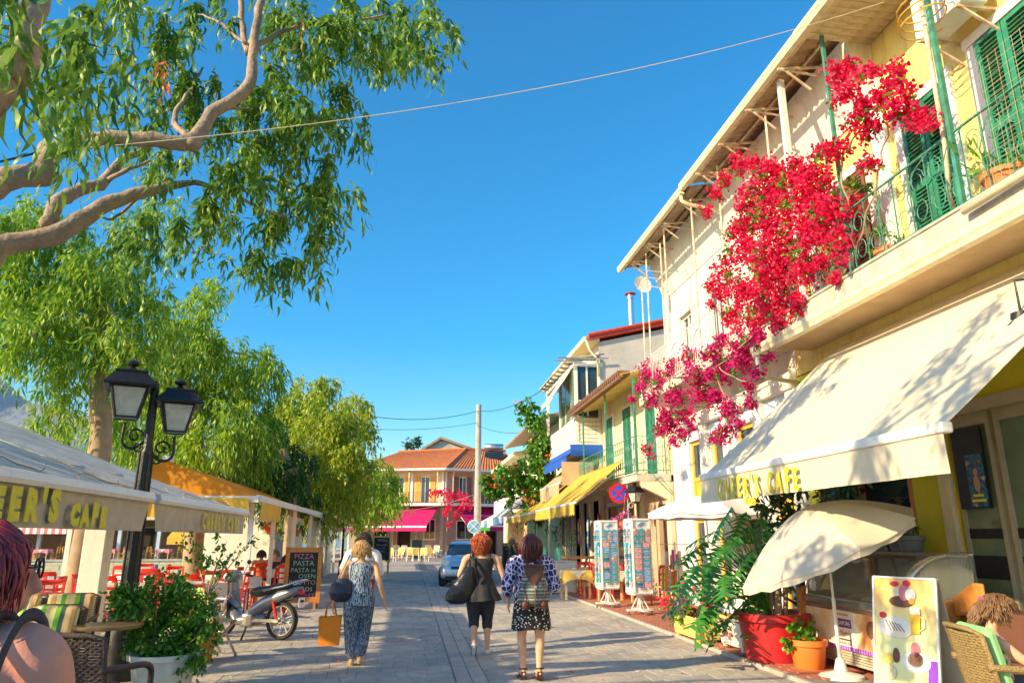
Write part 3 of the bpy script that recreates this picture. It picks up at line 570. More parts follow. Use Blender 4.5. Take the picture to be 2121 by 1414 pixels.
vr=build(MB().bx(6.0,6.12,26.5,26.62,5,8.1).bx(6.0,6.12,29.5,29.6,5,8.1).bx(6,6.12,32.4,32.5,5,8.1).bx(6.9,7.0,26.5,26.62,5,8.1).bx(5.98,7.1,26.45,26.64,8.0,8.15).bx(5.98,6.14,26.64,32.6,8.0,8.15).bx(5.98,7.05,26.48,26.62,4.95,5.08).bx(5.98,6.14,26.62,32.5,4.95,5.08),'veranda_frame',M('paint_white'),D)
wb=MB().bx(-.015,.015,-1.4,1.4,-.07,.07).mesh('white_board',M('paint_white')); wb2=MB().bx(-.4,.4,-.015,.015,-.07,.07).mesh('white_board',M('paint_white'))
for k in range(6):
    piece(wb,'white_board',vr,(6.04,28.06,5.18+k*.155),(0,.12,0)); piece(wb,'white_board',vr,(6.04,31.0,5.18+k*.155),(0,.12,0)); piece(wb2,'white_board',vr,(6.52,26.54,5.18+k*.155),(-.12,0,0))
build(MB().bx(6.12,6.9,26.56,26.57,6.1,8.0),'pane',M('glass_shop'),vr); build(MB().bx(6.06,6.07,26.64,29.5,6.1,8.0),'pane',M('glass_green'),vr)
build(MB().bx(6.05,6.09,27.5,27.56,6.1,8).bx(6.05,6.09,28.5,28.56,6.1,8).bx(6.46,6.52,26.52,26.58,6.1,8).bx(6.12,6.9,26.52,26.6,6.65,6.7),'glazing_bar',M('paint_white'),vr)
build(MB().bx(6.02,7,26.5,32.6,4.7,4.95),'balcony',M('slab_concrete'),D)
for k in range(9): build(MB().bx(5.75,7.2,26.6+k*.72,26.72+k*.72,8.17,8.27),'rafter',M('paint_white'),D)
build(MB().prism([(5.7,26.5,8.28),(7.2,26.5,8.5),(7.2,26.5,8.54),(5.7,26.5,8.32)],(0,6.3,0)),'veranda_roof',M('soffit_wood'),D)
awning('striped_awning','narrow cream awning hanging at the veranda window of the cream house',6.0,8.0,5.3,7.0,27.2,29.6,M('fabric_cream'),.12,arms=False,sag=.02)
mb=MB().bx(7.0,7.05,26.7,29,0,3).bx(7,7.05,29.3,32.3,0,3)
build(mb,'shop_glass',M('glass_shop'),D)
build(MB().bx(6.9,7.0,26.5,33,3.0,4.7),'fascia',M('plaster_cream'),D); 
for y in (26.6,28.2,29.8,31.4,32.9): build(MB().bx(6.85,7.0,y-.13,y+.13,0,3.0),'pillar',M('plaster_white'),D)
awb=awning('blue_awning','rolled blue awning below the white veranda',6.0,5.0,5.65,4.62,26.5,31.5,M('fabric_blue'),.3,arms=False,sag=.06,bar=M('fabric_blue'))
build(MB().grid(lambda u,v:(5.75+1.25*u,26.42-.06*math.sin(v*3),5.0-.42*v),8,4),'end_cloth',M('fabric_blue'),awb)
awe=awning('beige_awning','beige awning hanging below the blue one at the veranda corner',6.4,4.5,5.35,3.6,26.5,30.5,M('fabric_beige'),.5,arms=True,sag=.03)
build(MB().grid(lambda u,v:(5.4+1.2*u,26.36+.02*math.sin(u*9)*v,4.35-.85*v),12,4),'end_cloth',M('fabric_beige'),awe)
awning('mustard_awning','narrow mustard awning beyond the yellow one, above the shop plants',6.6,3.9,4.7,2.6,28.0,36,M('fabric_yellow'),.25,sag=.03,scallop=.15)
# ---- farther houses on the right
E1=thing('low_house','pale low house with brown corrugated eave behind the orange trumpet vine','house',(7,39,0),world=True)
build(MB().bx(7,13,33.2,45,0,7.2),'wall',M('plaster_cream'),E1); build(MB().prism([(5.6,33.2,7.0),(13,33.2,8.6),(13,33.2,8.72),(5.6,33.2,7.12)],(0,11.8,0)),'roof',M('corrugated'),E1)
for y in (35,38.5,42):
    f=build(MB().bx(6.93,7,y,y+1.3,4.4,6.2),'window',M('paint_white'),E1); build(MB().bx(6.9,6.93,y+.08,y+1.22,4.5,6.1),'pane',M('glass_shop'),f)
build(MB().bx(6.2,7,33.4,44,3.9,4.1).bx(6.2,6.25,33.4,44,4.1,4.9),'balcony',M('paint_white'),E1)
build(MB().bx(6.93,7.0,34,37,0,3).bx(6.93,7.0,38,41,0,3).bx(6.93,7,41.6,44,0,2.8),'shop_front',M('teal'),E1)
awning('turquoise_awning','small turquoise awning among the vine leaves on the low house',7,6.5,6.2,6.0,34.0,36.0,M('fabric_turq',(.02,.45,.55),.8,.05),.15,arms=False)
awning('white_street_awning','white awning with pale blue end over the pavement past the trumpet vine',6.6,4.4,4.6,2.75,37.2,44.5,M('fabric_white'),.35,sag=.03,vmat=M('fabric_paleblue',(.5,.68,.8),.8,.05))
E2=thing('corner_house','white house with flat eave farthest along the right pavement','house',(7,52,0),world=True)
build(MB().bx(7.2,14,45.3,58,0,6.6),'wall',M('plaster_white'),E2); build(MB().bx(6.2,14,45.2,58.2,6.6,6.85).prism([(6.3,45.1,6.86),(14,45.1,6.86),(14,45.1,8.2)],(0,13,0)),'roof',M('plaster_cream'),E2)
for y in (46.5,49.5,52.5,55.5):
    f=build(MB().bx(7.12,7.2,y,y+1.2,3.8,5.7),'window',M('paint_white'),E2); build(MB().bx(7.09,7.12,y+.08,y+1.12,3.9,5.6),'pane',M('glass_shop'),f)
build(MB().bx(6.2,7.2,46,56,3.2,3.4).bx(6.2,6.26,46,56,3.4,4.3),'balcony',M('paint_white'),E2); build(MB().bx(7.1,7.2,46.3,56,0,2.9),'shop_front',M('wood_pale'),E2)
awning('cream_street_awning','cream awning on the white house next to the utility pole',7.0,3.9,4.9,2.75,46,54,M('fabric_cream'),.4,sag=.03,vmat=M('fabric_paleblue'))
# ---- tiled house closing the street
F=thing('tiled_house','peach house with orange tiled roof closing the street','house',(2.85,66,0),world=True)
C0=Vector((2.85,66,.12)); 
def frame(T,N): return lambda mb:(setattr(mb,'v',[tuple(C0+T*a[0]+N*a[1]+Vector((0,0,a[2]))) for a in mb.v]),mb)[1]
aL,aR=R(17),R(22)
fL=frame(Vector((-math.cos(aL),math.sin(aL),0)),Vector((-math.sin(aL),-math.cos(aL),0))); fR=frame(Vector((math.cos(aR),math.sin(aR),0)),Vector((math.sin(aR),-math.cos(aR),0)))
M('stucco_peach',(.8,.6,.38),.85,.1,1,.1); M('stucco_pink',(.66,.33,.25),.85,.1,1,.1); M('shut_orange',(.75,.34,.04),.6,.1,3); M('shut_brown',(.3,.1,.05),.6,.1,3)
def fwall(f,L,z0,z1,holes,mat,nm='wall'):
    mb=MB(); holewall(mb,0,.3,0,L,z0,z1,holes); mb.v=[(b,-a,c) for a,b,c in mb.v]; return build(f(mb),nm,mat,F)
hl=[(.5,1.1,2.8,7),(1.9,2.9,4.75,7),(4.2,5.2,4.75,7)]
fwall(fL,8.6,4.55,7.5,[(1.3,2.2,4.6,6.9),(3.7,4.6,4.6,6.9),(6.4,7.3,4.6,6.9)],M('stucco_peach'))
fwall(fR,6.5,4.55,7.5,[(1.4,2.2,4.6,6.9),(4.0,4.8,4.6,6.9)],M('stucco_pink'))
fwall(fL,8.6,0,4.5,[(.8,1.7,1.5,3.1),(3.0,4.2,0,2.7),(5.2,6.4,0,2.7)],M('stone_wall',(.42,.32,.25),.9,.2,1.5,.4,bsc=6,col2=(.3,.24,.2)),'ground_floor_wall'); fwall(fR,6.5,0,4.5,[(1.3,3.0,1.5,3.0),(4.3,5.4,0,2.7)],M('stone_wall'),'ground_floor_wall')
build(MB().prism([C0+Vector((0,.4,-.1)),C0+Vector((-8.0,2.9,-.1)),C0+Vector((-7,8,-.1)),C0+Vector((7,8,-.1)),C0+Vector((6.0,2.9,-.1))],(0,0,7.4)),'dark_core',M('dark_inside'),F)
for f,ss,m_ in ((fL,((1.3,2.2),(3.7,4.6),(6.4,7.3)),'shut_orange'),(fR,((1.4,2.2),(4.0,4.8)),'shut_brown')):
    for a,b in ss:
        for p,q in ((a-.48,a),(b,b+.48)): build(f(MB().bx(p,q,.02,.07,4.6,6.9)),'shutter',MT[m_],F)
        w_=build(f(MB().bx(a,a+.08,-.05,.03,4.6,6.9).bx(b-.08,b,-.05,.03,4.6,6.9).bx(a+.08,b-.08,-.05,.03,6.8,6.9).bx((a+b)/2-.03,(a+b)/2+.03,-.05,.03,4.6,6.8)),'window',M('paint_white'),F); build(f(MB().bx(a+.08,b-.08,-.08,-.06,4.6,6.8)),'pane',M('glass_shop'),w_)
    L=8.6 if f is fL else 6.5
    build(f(MB().bx(-.35,L+.1,.0,1.25,4.28,4.52)),'balcony',M('plaster_white'),F); mb=MB(); railing(mb,(0,1.2,0),(L,1.2,0),4.52,5.45,.14,.012); build(f(mb),'railing',M('metal_black'),F)
    for s in (.05,2.9,5.7,L-.1): build(f(MB().bx(s,s+.16,.01,.12,4.55,7.5)),'pilaster',M('paint_white'),F)
    for s in (.3,2.9,5.5): build(f(MB().bx(s,s+.08,1.1,1.18,4.52,7.4)),'balcony_post',M('rust_white'),F)
def wframe(f,a,b,c,d):
    w_=build(f(MB().bx(a-.08,a,-.02,.06,c,d).bx(b,b+.08,-.02,.06,c,d).bx(a-.08,b+.08,-.02,.06,d,d+.1).bx(a-.12,b+.12,-.02,.12,c-.12,c).bx((a+b)/2-.03,(a+b)/2+.03,-.05,.0,c,d)),'window',M('paint_white'),F); build(f(MB().bx(a,b,-.09,-.07,c,d)),'pane',M('glass_dark'),w_)
wframe(fL,.8,1.7,1.5,3.1); wframe(fR,1.3,3.0,1.5,3.0)
for s in (.0,2.3,4.5,6.8): build(fL(MB().bx(s,s+.3,.01,.1,0,4.2)),'stone_pier',M('stone_pier',(.55,.47,.38),.9,.15,2,.3),F)
# roof in tiles: rows stepped, columns rounded
def tiles(name,a,b,c,d,nc,nr):
    """a-b eave, d-c ridge"""
    a,b,c,d=[Vector(p) for p in (a,b,c,d)]; nrm=(b-a).cross(d-a).normalized(); mb=MB()
    def fn(u,v):
        p=a.lerp(b,u).lerp(d.lerp(c,u),v); k=(v*nr)%1; return p+nrm*(.05*abs(math.cos(u*nc*PI))+.05*(1-k))
    vs=[];fs=[]
    for r_ in range(nr):
        base=len(vs); v0,v1=r_/nr,(r_+.999)/nr
        for i in range(nc*4+1):
            u=i/(nc*4); w_=.06*abs(math.cos(u*nc*PI))
            vs.append(a.lerp(b,u).lerp(d.lerp(c,u),v0)+nrm*(w_+.05)); vs.append(a.lerp(b,u).lerp(d.lerp(c,u),v1)+nrm*w_)
            if i: q=base+2*i; fs.append((q-2,q,q+1,q-1))
    mb.add(vs,fs); return build(mb,name,M('tile_orange'),F)
T1=Vector((-math.cos(aL),math.sin(aL),0));T2=Vector((math.cos(aR),math.sin(aR),0))
ec=C0+Vector((0,-1.35,7.5)); el=ec+T1*9.4; er=ec+T2*7.6; rc=C0+Vector((2.2,4.5,9.9)); rl=rc+Vector((-6.5,1.6,-.2)); rr_=rc+Vector((4.0,1.2,0))
o=tiles('roof_tiles',ec,el,rl,rc,30,16); o['kind']='stuff'; o=tiles('roof_tiles',er,ec,rc,rr_,24,16); o['kind']='stuff'
build(MB().tube([ec,rc],.13,6).tube([rl,rc,rr_],.13,6),'ridge',M('tile_orange'),F)
build(MB().bar(ec-Vector((0,0,.08)),el-Vector((0,0,.08)),.3,.16).bar(ec-Vector((0,0,.08)),er-Vector((0,0,.08)),.3,.16),'eave',M('paint_white'),F)
build(MB().prism([ec-Vector((0,0,.2)),el-Vector((0,0,.2)),el+Vector((1,6,-.2)),er+Vector((-1,6,-.2)),er-Vector((0,0,.2))],(0,0,.04)),'eave_soffit',M('soffit_wood'),F)
build(MB().prism([rl+Vector((0,0,-.1)),el+Vector((.3,.3,0)),el+Vector((.6,5,0))],(.1,0,0)),'gable',M('stucco_pink'),F)
def fawn(name,label,f,s0,s1,zt,zb,out,mat,vh=.35,o2=0):
    r=thing(name,label,'awning',tuple(C0),world=True)
    build(f(MB().sheet(lambda u,v:(s0+(s1-s0)*u+o2*v,.1+out*v,zt+(zb-zt)*v-.06*math.sin(PI*v)),20,8,.01)),'cloth',mat,r)
    build(f(MB().bx(s0+o2,s1+o2,out+.05,out+.15,zb-.1,zb+.04)),'front_bar',M('metal_white'),r); build(f(MB().bx(s0+o2,s1+o2,out+.1,out+.12,zb-.1-vh,zb-.1)),'valance',mat,r)
    for s in (s0+.2,(s0+s1)/2,s1-.2): build(f(MB().bar((s,.1,zt-.5),(s,out,zb-.1),.05)),'arm',M('metal_white'),r)
    return r
fawn('magenta_awning','wide magenta awning over the terrace on the sunlit left face',fL,.5,9.3,4.3,2.5,3.6,M('fabric_magenta'),.3)
fawn('purple_awning','darker magenta awning behind the utility pole on the right face',fR,1.0,6.2,4.3,2.6,2.6,M('fabric_magenta'),.35)
# things on and behind the tiled house
G=thing('grey_gable_house','grey house with low gable rising behind the tiled roof','house',(0,80,0),world=True)
g0=GY(885,945,82); g1=GY(940,945,82); gp=GY(912,915,82)
build(MB().prism([(g0.x-2,80,0),(g1.x+3,80,0),(g1.x+3,80,g1.z),(gp.x,80,gp.z),(g0.x-2,80,g0.z-.6)],(0,8,0)),'wall',M('wall_stone_grey'),G); build(MB().prism([(g0.x-2.4,79.6,g0.z-.75),(gp.x,79.6,gp.z+.02),(g1.x+3.4,79.6,g1.z-.05),(g1.x+3.4,79.6,g1.z+.2),(gp.x,79.6,gp.z+.3),(g0.x-2.4,79.6,g0.z-.5)],(0,8.6,0)),'roof',M('corrugated'),G)
build(MB().bx(g0.x-.6,g0.x-.2,80.5,80.9,g0.z-.5,g0.z+1.0),'chimney',M('galvanised'),G)
sh=thing('solar_water_heater','solar water heater tank on the roof right of the utility pole','water heater',GY(1003,935,70),world=True); p=GY(1008,925,70)
build(MB().tube([(p.x-.2,70,p.z),(p.x+1.6,70,p.z)],.3,14),'tank',M('galvanised'),sh,smooth=True); build(MB().prism([(p.x-.2,69.9,p.z-.4),(p.x+1.6,69.9,p.z-.4),(p.x+1.6,69.2,p.z-1.2),(p.x-.2,69.2,p.z-1.2)],(0,.04,.04)),'panel',M('glass_dark'),sh); build(MB().bar((p.x,70.2,p.z-1.6),(p.x,70.2,p.z),.06).bar((p.x+1.4,70.2,p.z-1.6),(p.x+1.4,70.2,p.z),.06),'stand',M('galvanised'),sh)
# ================ left-hand terraces
def canopy(name,label,pts,mat,root=None):
    """pts: quads of cloth"""
    r=thing(name,label,'canopy',world=True,loc=(pts[0][0][0],pts[0][0][1],0))
    for a,b,c,d in pts:
        a,b,c,d=[Vector(k) for k in (a,b,c,d)]; rr=random.Random(int(a.y*7))
        def fn(u,v,a=a,b=b,c=c,d=d):
            p=a.lerp(b,u).lerp(d.lerp(c,u),v); L=(b-a).length; p.z-=.035*math.sin(PI*((u*L/1.45)%1))*math.sin(PI*min(v*1.4,1))+.02*noise.noise(p*1.3); return p
        build(MB().sheet(fn,36,14,.012),'cloth',mat,r,smooth='auto')
    return r
ka=canopy('grey_canopy',"weathered grey canvas canopy lettered CHEER'S CAFE over the left terrace",[((-3.3,4.0,2.14),(-3.3,9.86,2.14),(-8.3,9.86,3.95),(-8.3,4.0,3.95)),((-3.3,10.1,2.14),(-3.3,15.4,2.14),(-8.3,15.4,3.95),(-8.3,10.1,3.95))],M('fabric_grey'))
for a,b in ((4.0,9.88),(10.08,15.4)):
    build(MB().prism([(-3.22,a,2.06),(-3.2,a,2.1),(-3.22,a,2.17),(-3.3,a,2.19),(-3.36,a,2.15),(-3.34,a,2.06)],(0,b-a,0)),'front_bar',M('metal_white'),ka,smooth='auto')
    def vf(u,v,a=a,b=b): y=a+(b-a)*u+(.08*v*(1 if u<.5 else -1) if (u<.02 or u>.98) else 0); return (-3.28+.022*math.sin(y*6.3)*v+.01*math.sin(y*15+1)*v,y,2.06-.35*v)
    build(MB().grid(vf,80,5).grid(lambda u,v:(lambda p:(p[0]-.006,p[1],p[2]))(vf(1-u,v)),80,5),'valance',M('fabric_grey_light',(.6,.55,.45),.85,.12,2,.1,trans=.15),ka,smooth='auto')
letters("CHEER'S",ka,5.6,-3.225,1.78,.36,M('paint_yellow_old',(.72,.66,.05),.7,.15,5),.27,face=1,off=.025,sx=.95)
letters("CAFE",ka,7.6,-3.225,1.76,.26,M('paint_yellow_old'),.22,face=1,off=.025)
letters("CHEER'S CAFE",ka,12.2,-3.225,1.78,.3,M('paint_yellow_old'),.22,face=1,off=.02,sx=.72)
mb=MB()
for k in range(6):   # cords and twigs caught on the cloth
    y=4.5+k*1.9; mb.tube(wob([(-3.5,y,2.24),(-3.7,y+.6,2.33),(-3.55,y+1.2,2.26),(-3.8,y+1.8,2.37)],.015,4,k),.006,4)
build(mb,'fallen_twigs',M('bark'),ka)['kind']='stuff'
for (x,y) in ((-4.75,12.3),(-7.9,12.3),(-7.9,5.0)):
    build(MB().bx(x-.16,x+.16,y-.16,y+.16,0,3.6 if x<-5 else 2.55),'pillar',M('paint_white'),ka,bevel=.015)
build(MB().bar((-4.75,4,2.58),(-4.75,15.4,2.58),.1,.1).bar((-7.9,4,3.72),(-7.9,15.4,3.72),.1,.1),'beam',M('paint_white'),ka)
kb=canopy('orange_canopy','orange gabled canopy over the pizza terrace',[((-3.45,17.4,2.45),(-3.45,28,2.45),(-5.5,28,3.3),(-5.5,17.4,3.3)),((-7.6,28,2.45),(-7.6,17.4,2.45),(-5.5,17.4,3.3),(-5.5,28,3.3))],M('fabric_orange'))
build(MB().grid(lambda u,v:(-3.36-.02*v,17.4+2.6*u,2.42-.38*v),14,4),'side_valance',M('fabric_yellow'),kb); build(MB().grid(lambda u,v:(-3.6-3.9*u,17.24,2.5-.42*v),14,4),'end_valance',M('fabric_yellow'),kb)
build(MB().bar((-3.42,17.3,2.5),(-3.42,28,2.5),.1,.14).bar((-3.42,17.32,2.48),(-7.6,17.32,2.48),.1,.14).bar((-3.45,17.38,2.05),(-3.45,20,2.05),.05,.05),'edge_bar',M('paint_white'),kb); build(MB().add([(-3.45,17.36,2.5),(-5.5,17.36,3.33),(-7.6,17.36,2.5),(-3.45,17.37,2.5),(-5.5,17.37,3.33),(-7.6,17.37,2.5)],[(0,1,2),(5,4,3)]),'gable_cloth',M('fabric_orange'),kb); build(MB().bar((-5.5,17.25,3.36),(-5.5,17.6,3.36),.14,.12),'ridge_cap',M('paint_white'),kb)
for x,y in ((-3.6,17.6),(-3.6,20.4),(-3.6,24),(-3.6,27.8),(-7.4,17.6),(-7.4,27.8)): build(MB().bx(x-.05,x+.05,y-.05,y+.05,0,2.5),'post',M('paint_white'),kb)
kc=canopy('long_canopy','long row of pale brown canopies running on past the orange one',[((-3.6,28.3,2.5),(-3.6,38,2.5),(-6,38,3.3),(-6,28.3,3.3)),((-3.7,38.3,2.4),(-3.7,48,2.4),(-6,48,3.1),(-6,38.3,3.1))],M('fabric_beige'))
build(MB().bar((-3.55,28.2,2.52),(-3.55,38,2.52),.09,.2).bar((-3.65,38.2,2.42),(-3.65,48,2.42),.09,.2),'edge_bar',M('paint_white'),kc)
for y in (28.6,31.5,34.5,38,42,46): build(MB().bx(-3.75,-3.65,y-.05,y+.05,0,2.5),'post',M('paint_white'),kc)
for k,(y0,y1) in enumerate(((24.2,27.6),(28.8,31.3),(31.7,34.3),(34.8,37.8))):
    wsn=thing('wind_screen',['pale wind screen under the far end of the orange canopy','pale wind screen between the first posts of the long canopy','pale wind screen halfway along the long canopy','pale wind screen in the dark end of the long canopy'][k],'screen',(-3.8,y0,0),world=True,group='wind screens of the long terrace')
    build(MB().bx(-3.84,-3.8,y0,y1,0,1.0),'base_panel',M('fabric_white'),wsn); build(MB().bx(-3.83,-3.81,y0,y1,1.0,2.3),'clear_sheet',M('glass_milky'),wsn)
bk=thing('terrace_back_wall','white plastered kiosk wall behind the pizza terrace','kiosk',(-8,26,0),world=True)
build(MB().bx(-8.6,-8.2,30.3,36,0,2.7),'wall',M('plaster_cream'),bk); build(MB().bx(-8.2,-5.2,30.0,30.2,0,2.5),'screen_wall',M('plaster_white'),bk); build(MB().bx(-8.19,-8.1,31,32.6,1,2.1),'serving_hatch',M('wood_brown'),bk)

for k,(y,z0,z1,m_,lb) in enumerate(((26.55,1.5,2.5,'flower_red','red and white hanging poster on the first pillar under the blue awning'),(28.25,1.3,2.4,'sign_bl','blue and white hanging poster on the second pillar under the mustard awning'),(29.85,1.4,2.4,'flower_pink','pink hanging poster on the third pillar under the mustard awning'),(22.05,1.2,2.9,'fabric_white','tall pale strip of cards hanging beside the teal door'))):
    if m_=='sign_bl': M('sign_bl',(.05,.2,.6),.5,.1)
    hp=thing('hanging_poster',lb,'poster',(6.8,y,z0),world=True); build(MB().bx(6.78,6.8,y-.16,y+.16,z0,z1),'sheet',M(m_),hp); build(MB().bx(6.765,6.779,y-.1,y+.1,z0+.15,z0+.4).bx(6.765,6.779,y-.08,y+.1,z1-.5,z1-.15),'print',M('paint_white') if m_!='fabric_white' else M('wood_orange'),hp)
# ================ trees
def clumps(l,Y,dj=0.,seed=0,ks=1.):
    rr=random.Random(seed); out=[]
    for c in l:
        y=(c[3] if len(c)>3 else Y)+rr.uniform(-dj,dj); p=GY(c[0],c[1],y); out.append((p,c[2]*ks*(p-O).length/FPX*.93))
    return out
def pxpath(l): return [GY(a,b,c) for a,b,c in l]
def limb(name,l,r,parent,mat,world=False,n=10,amt=.012,label=None):
    pts=l if world else pxpath(l); q=wob(pts,amt,5,len(l)); k=len(q)
    rr=[np.interp(i/(k-1),np.linspace(0,1,len(r)),r)*(1+.07*math.sin(i*1.9)) for i in range(k)]
    return build(MB().tube(q,rr,n),name,mat,parent,smooth=True)
E_=thing('overhanging_eucalyptus','eucalyptus whose pale bare limbs and long leaves hang over the near street from the left','tree',(-7.5,5.5,0),world=True)
bk_=M('bark_pale')
limb('trunk',[Vector((-7.5,5.5,0)),Vector((-7.3,5.7,1.6)),Vector((-7.5,6.0,3.2)),Vector((-6.9,6.4,4.2))],[.36,.3,.26,.22],E_,bk_,True)
limb('limb',[Vector((-7.4,6.0,3.2)),GY(-120,545,6.6),GY(0,510,6.8),GY(130,480,7),GY(215,425,7.2),GY(310,395,7.4),GY(400,378,7.6)],[.2,.13,.1,.095,.08,.06,.03],E_,bk_,True)
limb('limb',[Vector((-6.9,6.4,4.2)),GY(-100,400,6.3),GY(0,372,6.3),GY(85,358,6.4),GY(112,315,6.4),GY(190,290,6.5),GY(300,288,6.6),GY(395,292,6.7),GY(440,235,6.8),GY(515,180,6.9),GY(525,100,7),GY(540,0,7.1),GY(565,-90,7.2)],[.18,.12,.105,.11,.085,.075,.075,.075,.065,.06,.05,.042,.03],E_,bk_,True)
[build(MB().sph(GY(*q_),r_),'knot',bk_,E_,smooth=True) for q_,r_ in (((90,358,6.4),(.13,.11,.13)),((92,308,6.4),(.06,.05,.08)),((398,298,6.7),(.09,.08,.08)))]
limb('limb',[(100,470,7),(118,420,7.1),(165,395,7.3),(215,375,7.5),(260,330,7.7),(310,310,7.9)],[.075,.07,.065,.06,.045,.03],E_,bk_)
limb('limb',[(-80,240,3.9),(0,180,4),(40,120,4),(60,60,4),(90,-60,4)],[.12,.1,.09,.08,.07],E_,bk_)
for l,r in (([(395,292,6.7),(360,245,7),(385,200,7.4),(420,140,7.6)],[.04,.03,.02,.01]),([(515,110,7),(500,40,7.2),(505,-60,7.3)],[.04,.035,.03]),([(440,235,6.8),(480,225,7.2),(560,230,7.6)],[.03,.02,.01]),([(400,378,7.6),(480,400,7.8),(560,440,7.8),(600,445,7.8),(640,420,8)],[.03,.02,.016,.013,.01]),([(220,372,7.5),(270,350,7.4),(330,330,7.6)],[.03,.02,.01]),([(510,90,7),(450,45,7.2),(410,30,7.4)],[.02,.015,.006]),([(525,100,7),(600,60,7.3),(700,50,7.5),(800,30,7.6)],[.035,.025,.02,.01]),([(300,395,7.4),(240,450,7.4),(210,452,7.4)],[.02,.014,.008])): limb('branch',l,r,E_,bk_,n=6)
cn=[(20,10,90,3.9),(70,60,80,4.2),(150,40,90,4.6),(180,110,75,5),(130,150,50,5),(60,120,50,4.3),(230,40,90,5.4),(160,200,48,6),(140,235,40,6),(185,265,22,6.2)]
cm=[(300,20,60),(350,50,45),(400,15,50),(370,95,35),(360,130,45),(320,150,30),(460,30,25),(580,10,60),(600,60,55),(640,110,40),(560,100,35),(660,50,70),(720,80,70),(700,20,60),(770,40,70),(800,90,45),(840,50,60),(880,30,60),(900,70,45),(925,40,28),(850,110,35),(905,115,20),(760,110,35),
 (430,150,50),(480,190,65),(560,170,60),(620,190,60),(690,200,50),(740,200,20),(370,200,50),(330,215,30),(270,240,40),(230,220,18),(300,230,30),(560,240,70),(640,260,80),(700,260,50),(745,240,22),(430,260,50),(480,310,60),(380,320,45),(560,330,70),(640,350,70),(700,330,35),(330,290,30),(430,370,60),(500,390,60),(350,370,45),(580,400,60),(650,410,55),(710,400,35),(400,430,50),(460,450,40),(340,440,40),(520,450,30),(600,470,45),(660,470,50),(700,470,40),(730,410,22),(310,480,35),(290,540,25),(540,500,42),(560,540,45),(600,545,40),(640,560,25),(560,580,22),(520,560,22),(400,500,35),(460,520,18),(250,500,30),(690,520,22)]
c1=clumps(cn,4,.2,1); c2=clumps([c if len(c)>3 else c+(7.0+((i*37)%20)/14,) for i,c in enumerate(cm)],7.5,.25,2)
foliage('leaves',c1,M('leaf_euc'),E_,210,5,.42,.2,.036,11,droop=1.3,spread=.6,fill=.3,curve=.35)
shade_clumps=[((-9.5+1.6*math.cos(k*2.4)*(k%3)/1.5-.25*(k%5),-4+k*.42,3.8+((k*7)%11)*.14),.85) for k in range(30)]+[((-3.6,2.4,8.2),.9),((-4.6,1.4,7.6),1.),((-3.0,.8,8.8),1.),((-5.4,2.6,7.2),.9),((-2.6,3.0,8.6),.6),((-4.2,.2,9.2),.9)]  # unseen crown clumps, added left and overhead to shade the street and awning
foliage('unseen_shade_leaves',[(Vector(a),b) for a,b in shade_clumps],M('leaf_euc'),E_,55,5,.6,.24,.06,13,droop=1.2,spread=.6,fill=.3,curve=.35)
for a,b in shade_clumps[::4]: build(MB().tube(wob([(-7.3,6.0,3.2),Vector((-7.5,4.5,5)).lerp(Vector(a),.4),a],.05,4),.04,6),'branch',bk_,E_,smooth=True)  # branches reaching into the added shade clumps
foliage('leaves',c2,M('leaf_euc'),E_,430,5,.26,.15,.033,12,droop=1.2,spread=.7,fill=.5,curve=.4)
# larger single leaves nearest the viewer, each its own piece
lm=leafmesh('leaf',[(0,0,0)],[(0,0,-1)],[.25],[.034],M('leaf_euc'),curve=.3,seed=4); lm2=leafmesh('leaf',[(0,0,0)],[(0,0,-1)],[.2],[.03],M('leaf_euc_b',(.25,.36,.04),.45,0,trans=.4,island=True,bump=0,col2=(.25,.36,.04)),curve=.45,seed=8)
for k in range(290):
    c,r=random.choice(c1+c2[:14]); u=Vector([random.gauss(0,1) for _ in range(3)]).normalized()*r*random.uniform(.6,1.15); u.z=-abs(u.z) if random.random()<.7 else u.z
    piece(lm if k%2 else lm2,'leaf',E_,c+u,(random.uniform(-.5,.5),random.uniform(-.5,.5),random.uniform(0,6.3)),[random.uniform(.7,1.2)]*3)
foliage('red_leaves',clumps([(620,50,22,7),(340,125,14,7),(345,140,10,7)],7),M('leaf_red'),E_,260,4,.25,.15,.025,15,droop=1.4,spread=.4)
M('bark_spot',(.4,.29,.18),.85,.25,3,.3,col2=(.22,.16,.1))
def tree(name,label,base,trunkpts,r,cl,Y,dj,mat,per,L,W,seed,br=5,tw=.7):
    t=thing(name,label,'tree',(base[0],base[1],0),world=True,group='eucalyptus trees along the quay')
    tp=[Vector((base[0],base[1],0))]+pxpath(trunkpts); limb('trunk',tp,r,t,M('bark_spot'),True)
    cs=clumps(cl,Y,dj,seed); rr=random.Random(seed)
    for c,_ in rr.sample(cs,min(br,len(cs))):
        s=tp[-1].lerp(tp[-2],rr.random()*.5); limb('branch',[s,s.lerp(c,.5)+Vector((0,0,.25)),c],[r[-1]*.6,r[-1]*.35,.02],t,M('bark_spot'),True,n=6)
    foliage('leaves',cs,mat,t,per*3.6,5,tw*.9,L*1.45,W*1.75,seed,droop=1.15,spread=.8,fill=.6,curve=.3); return t
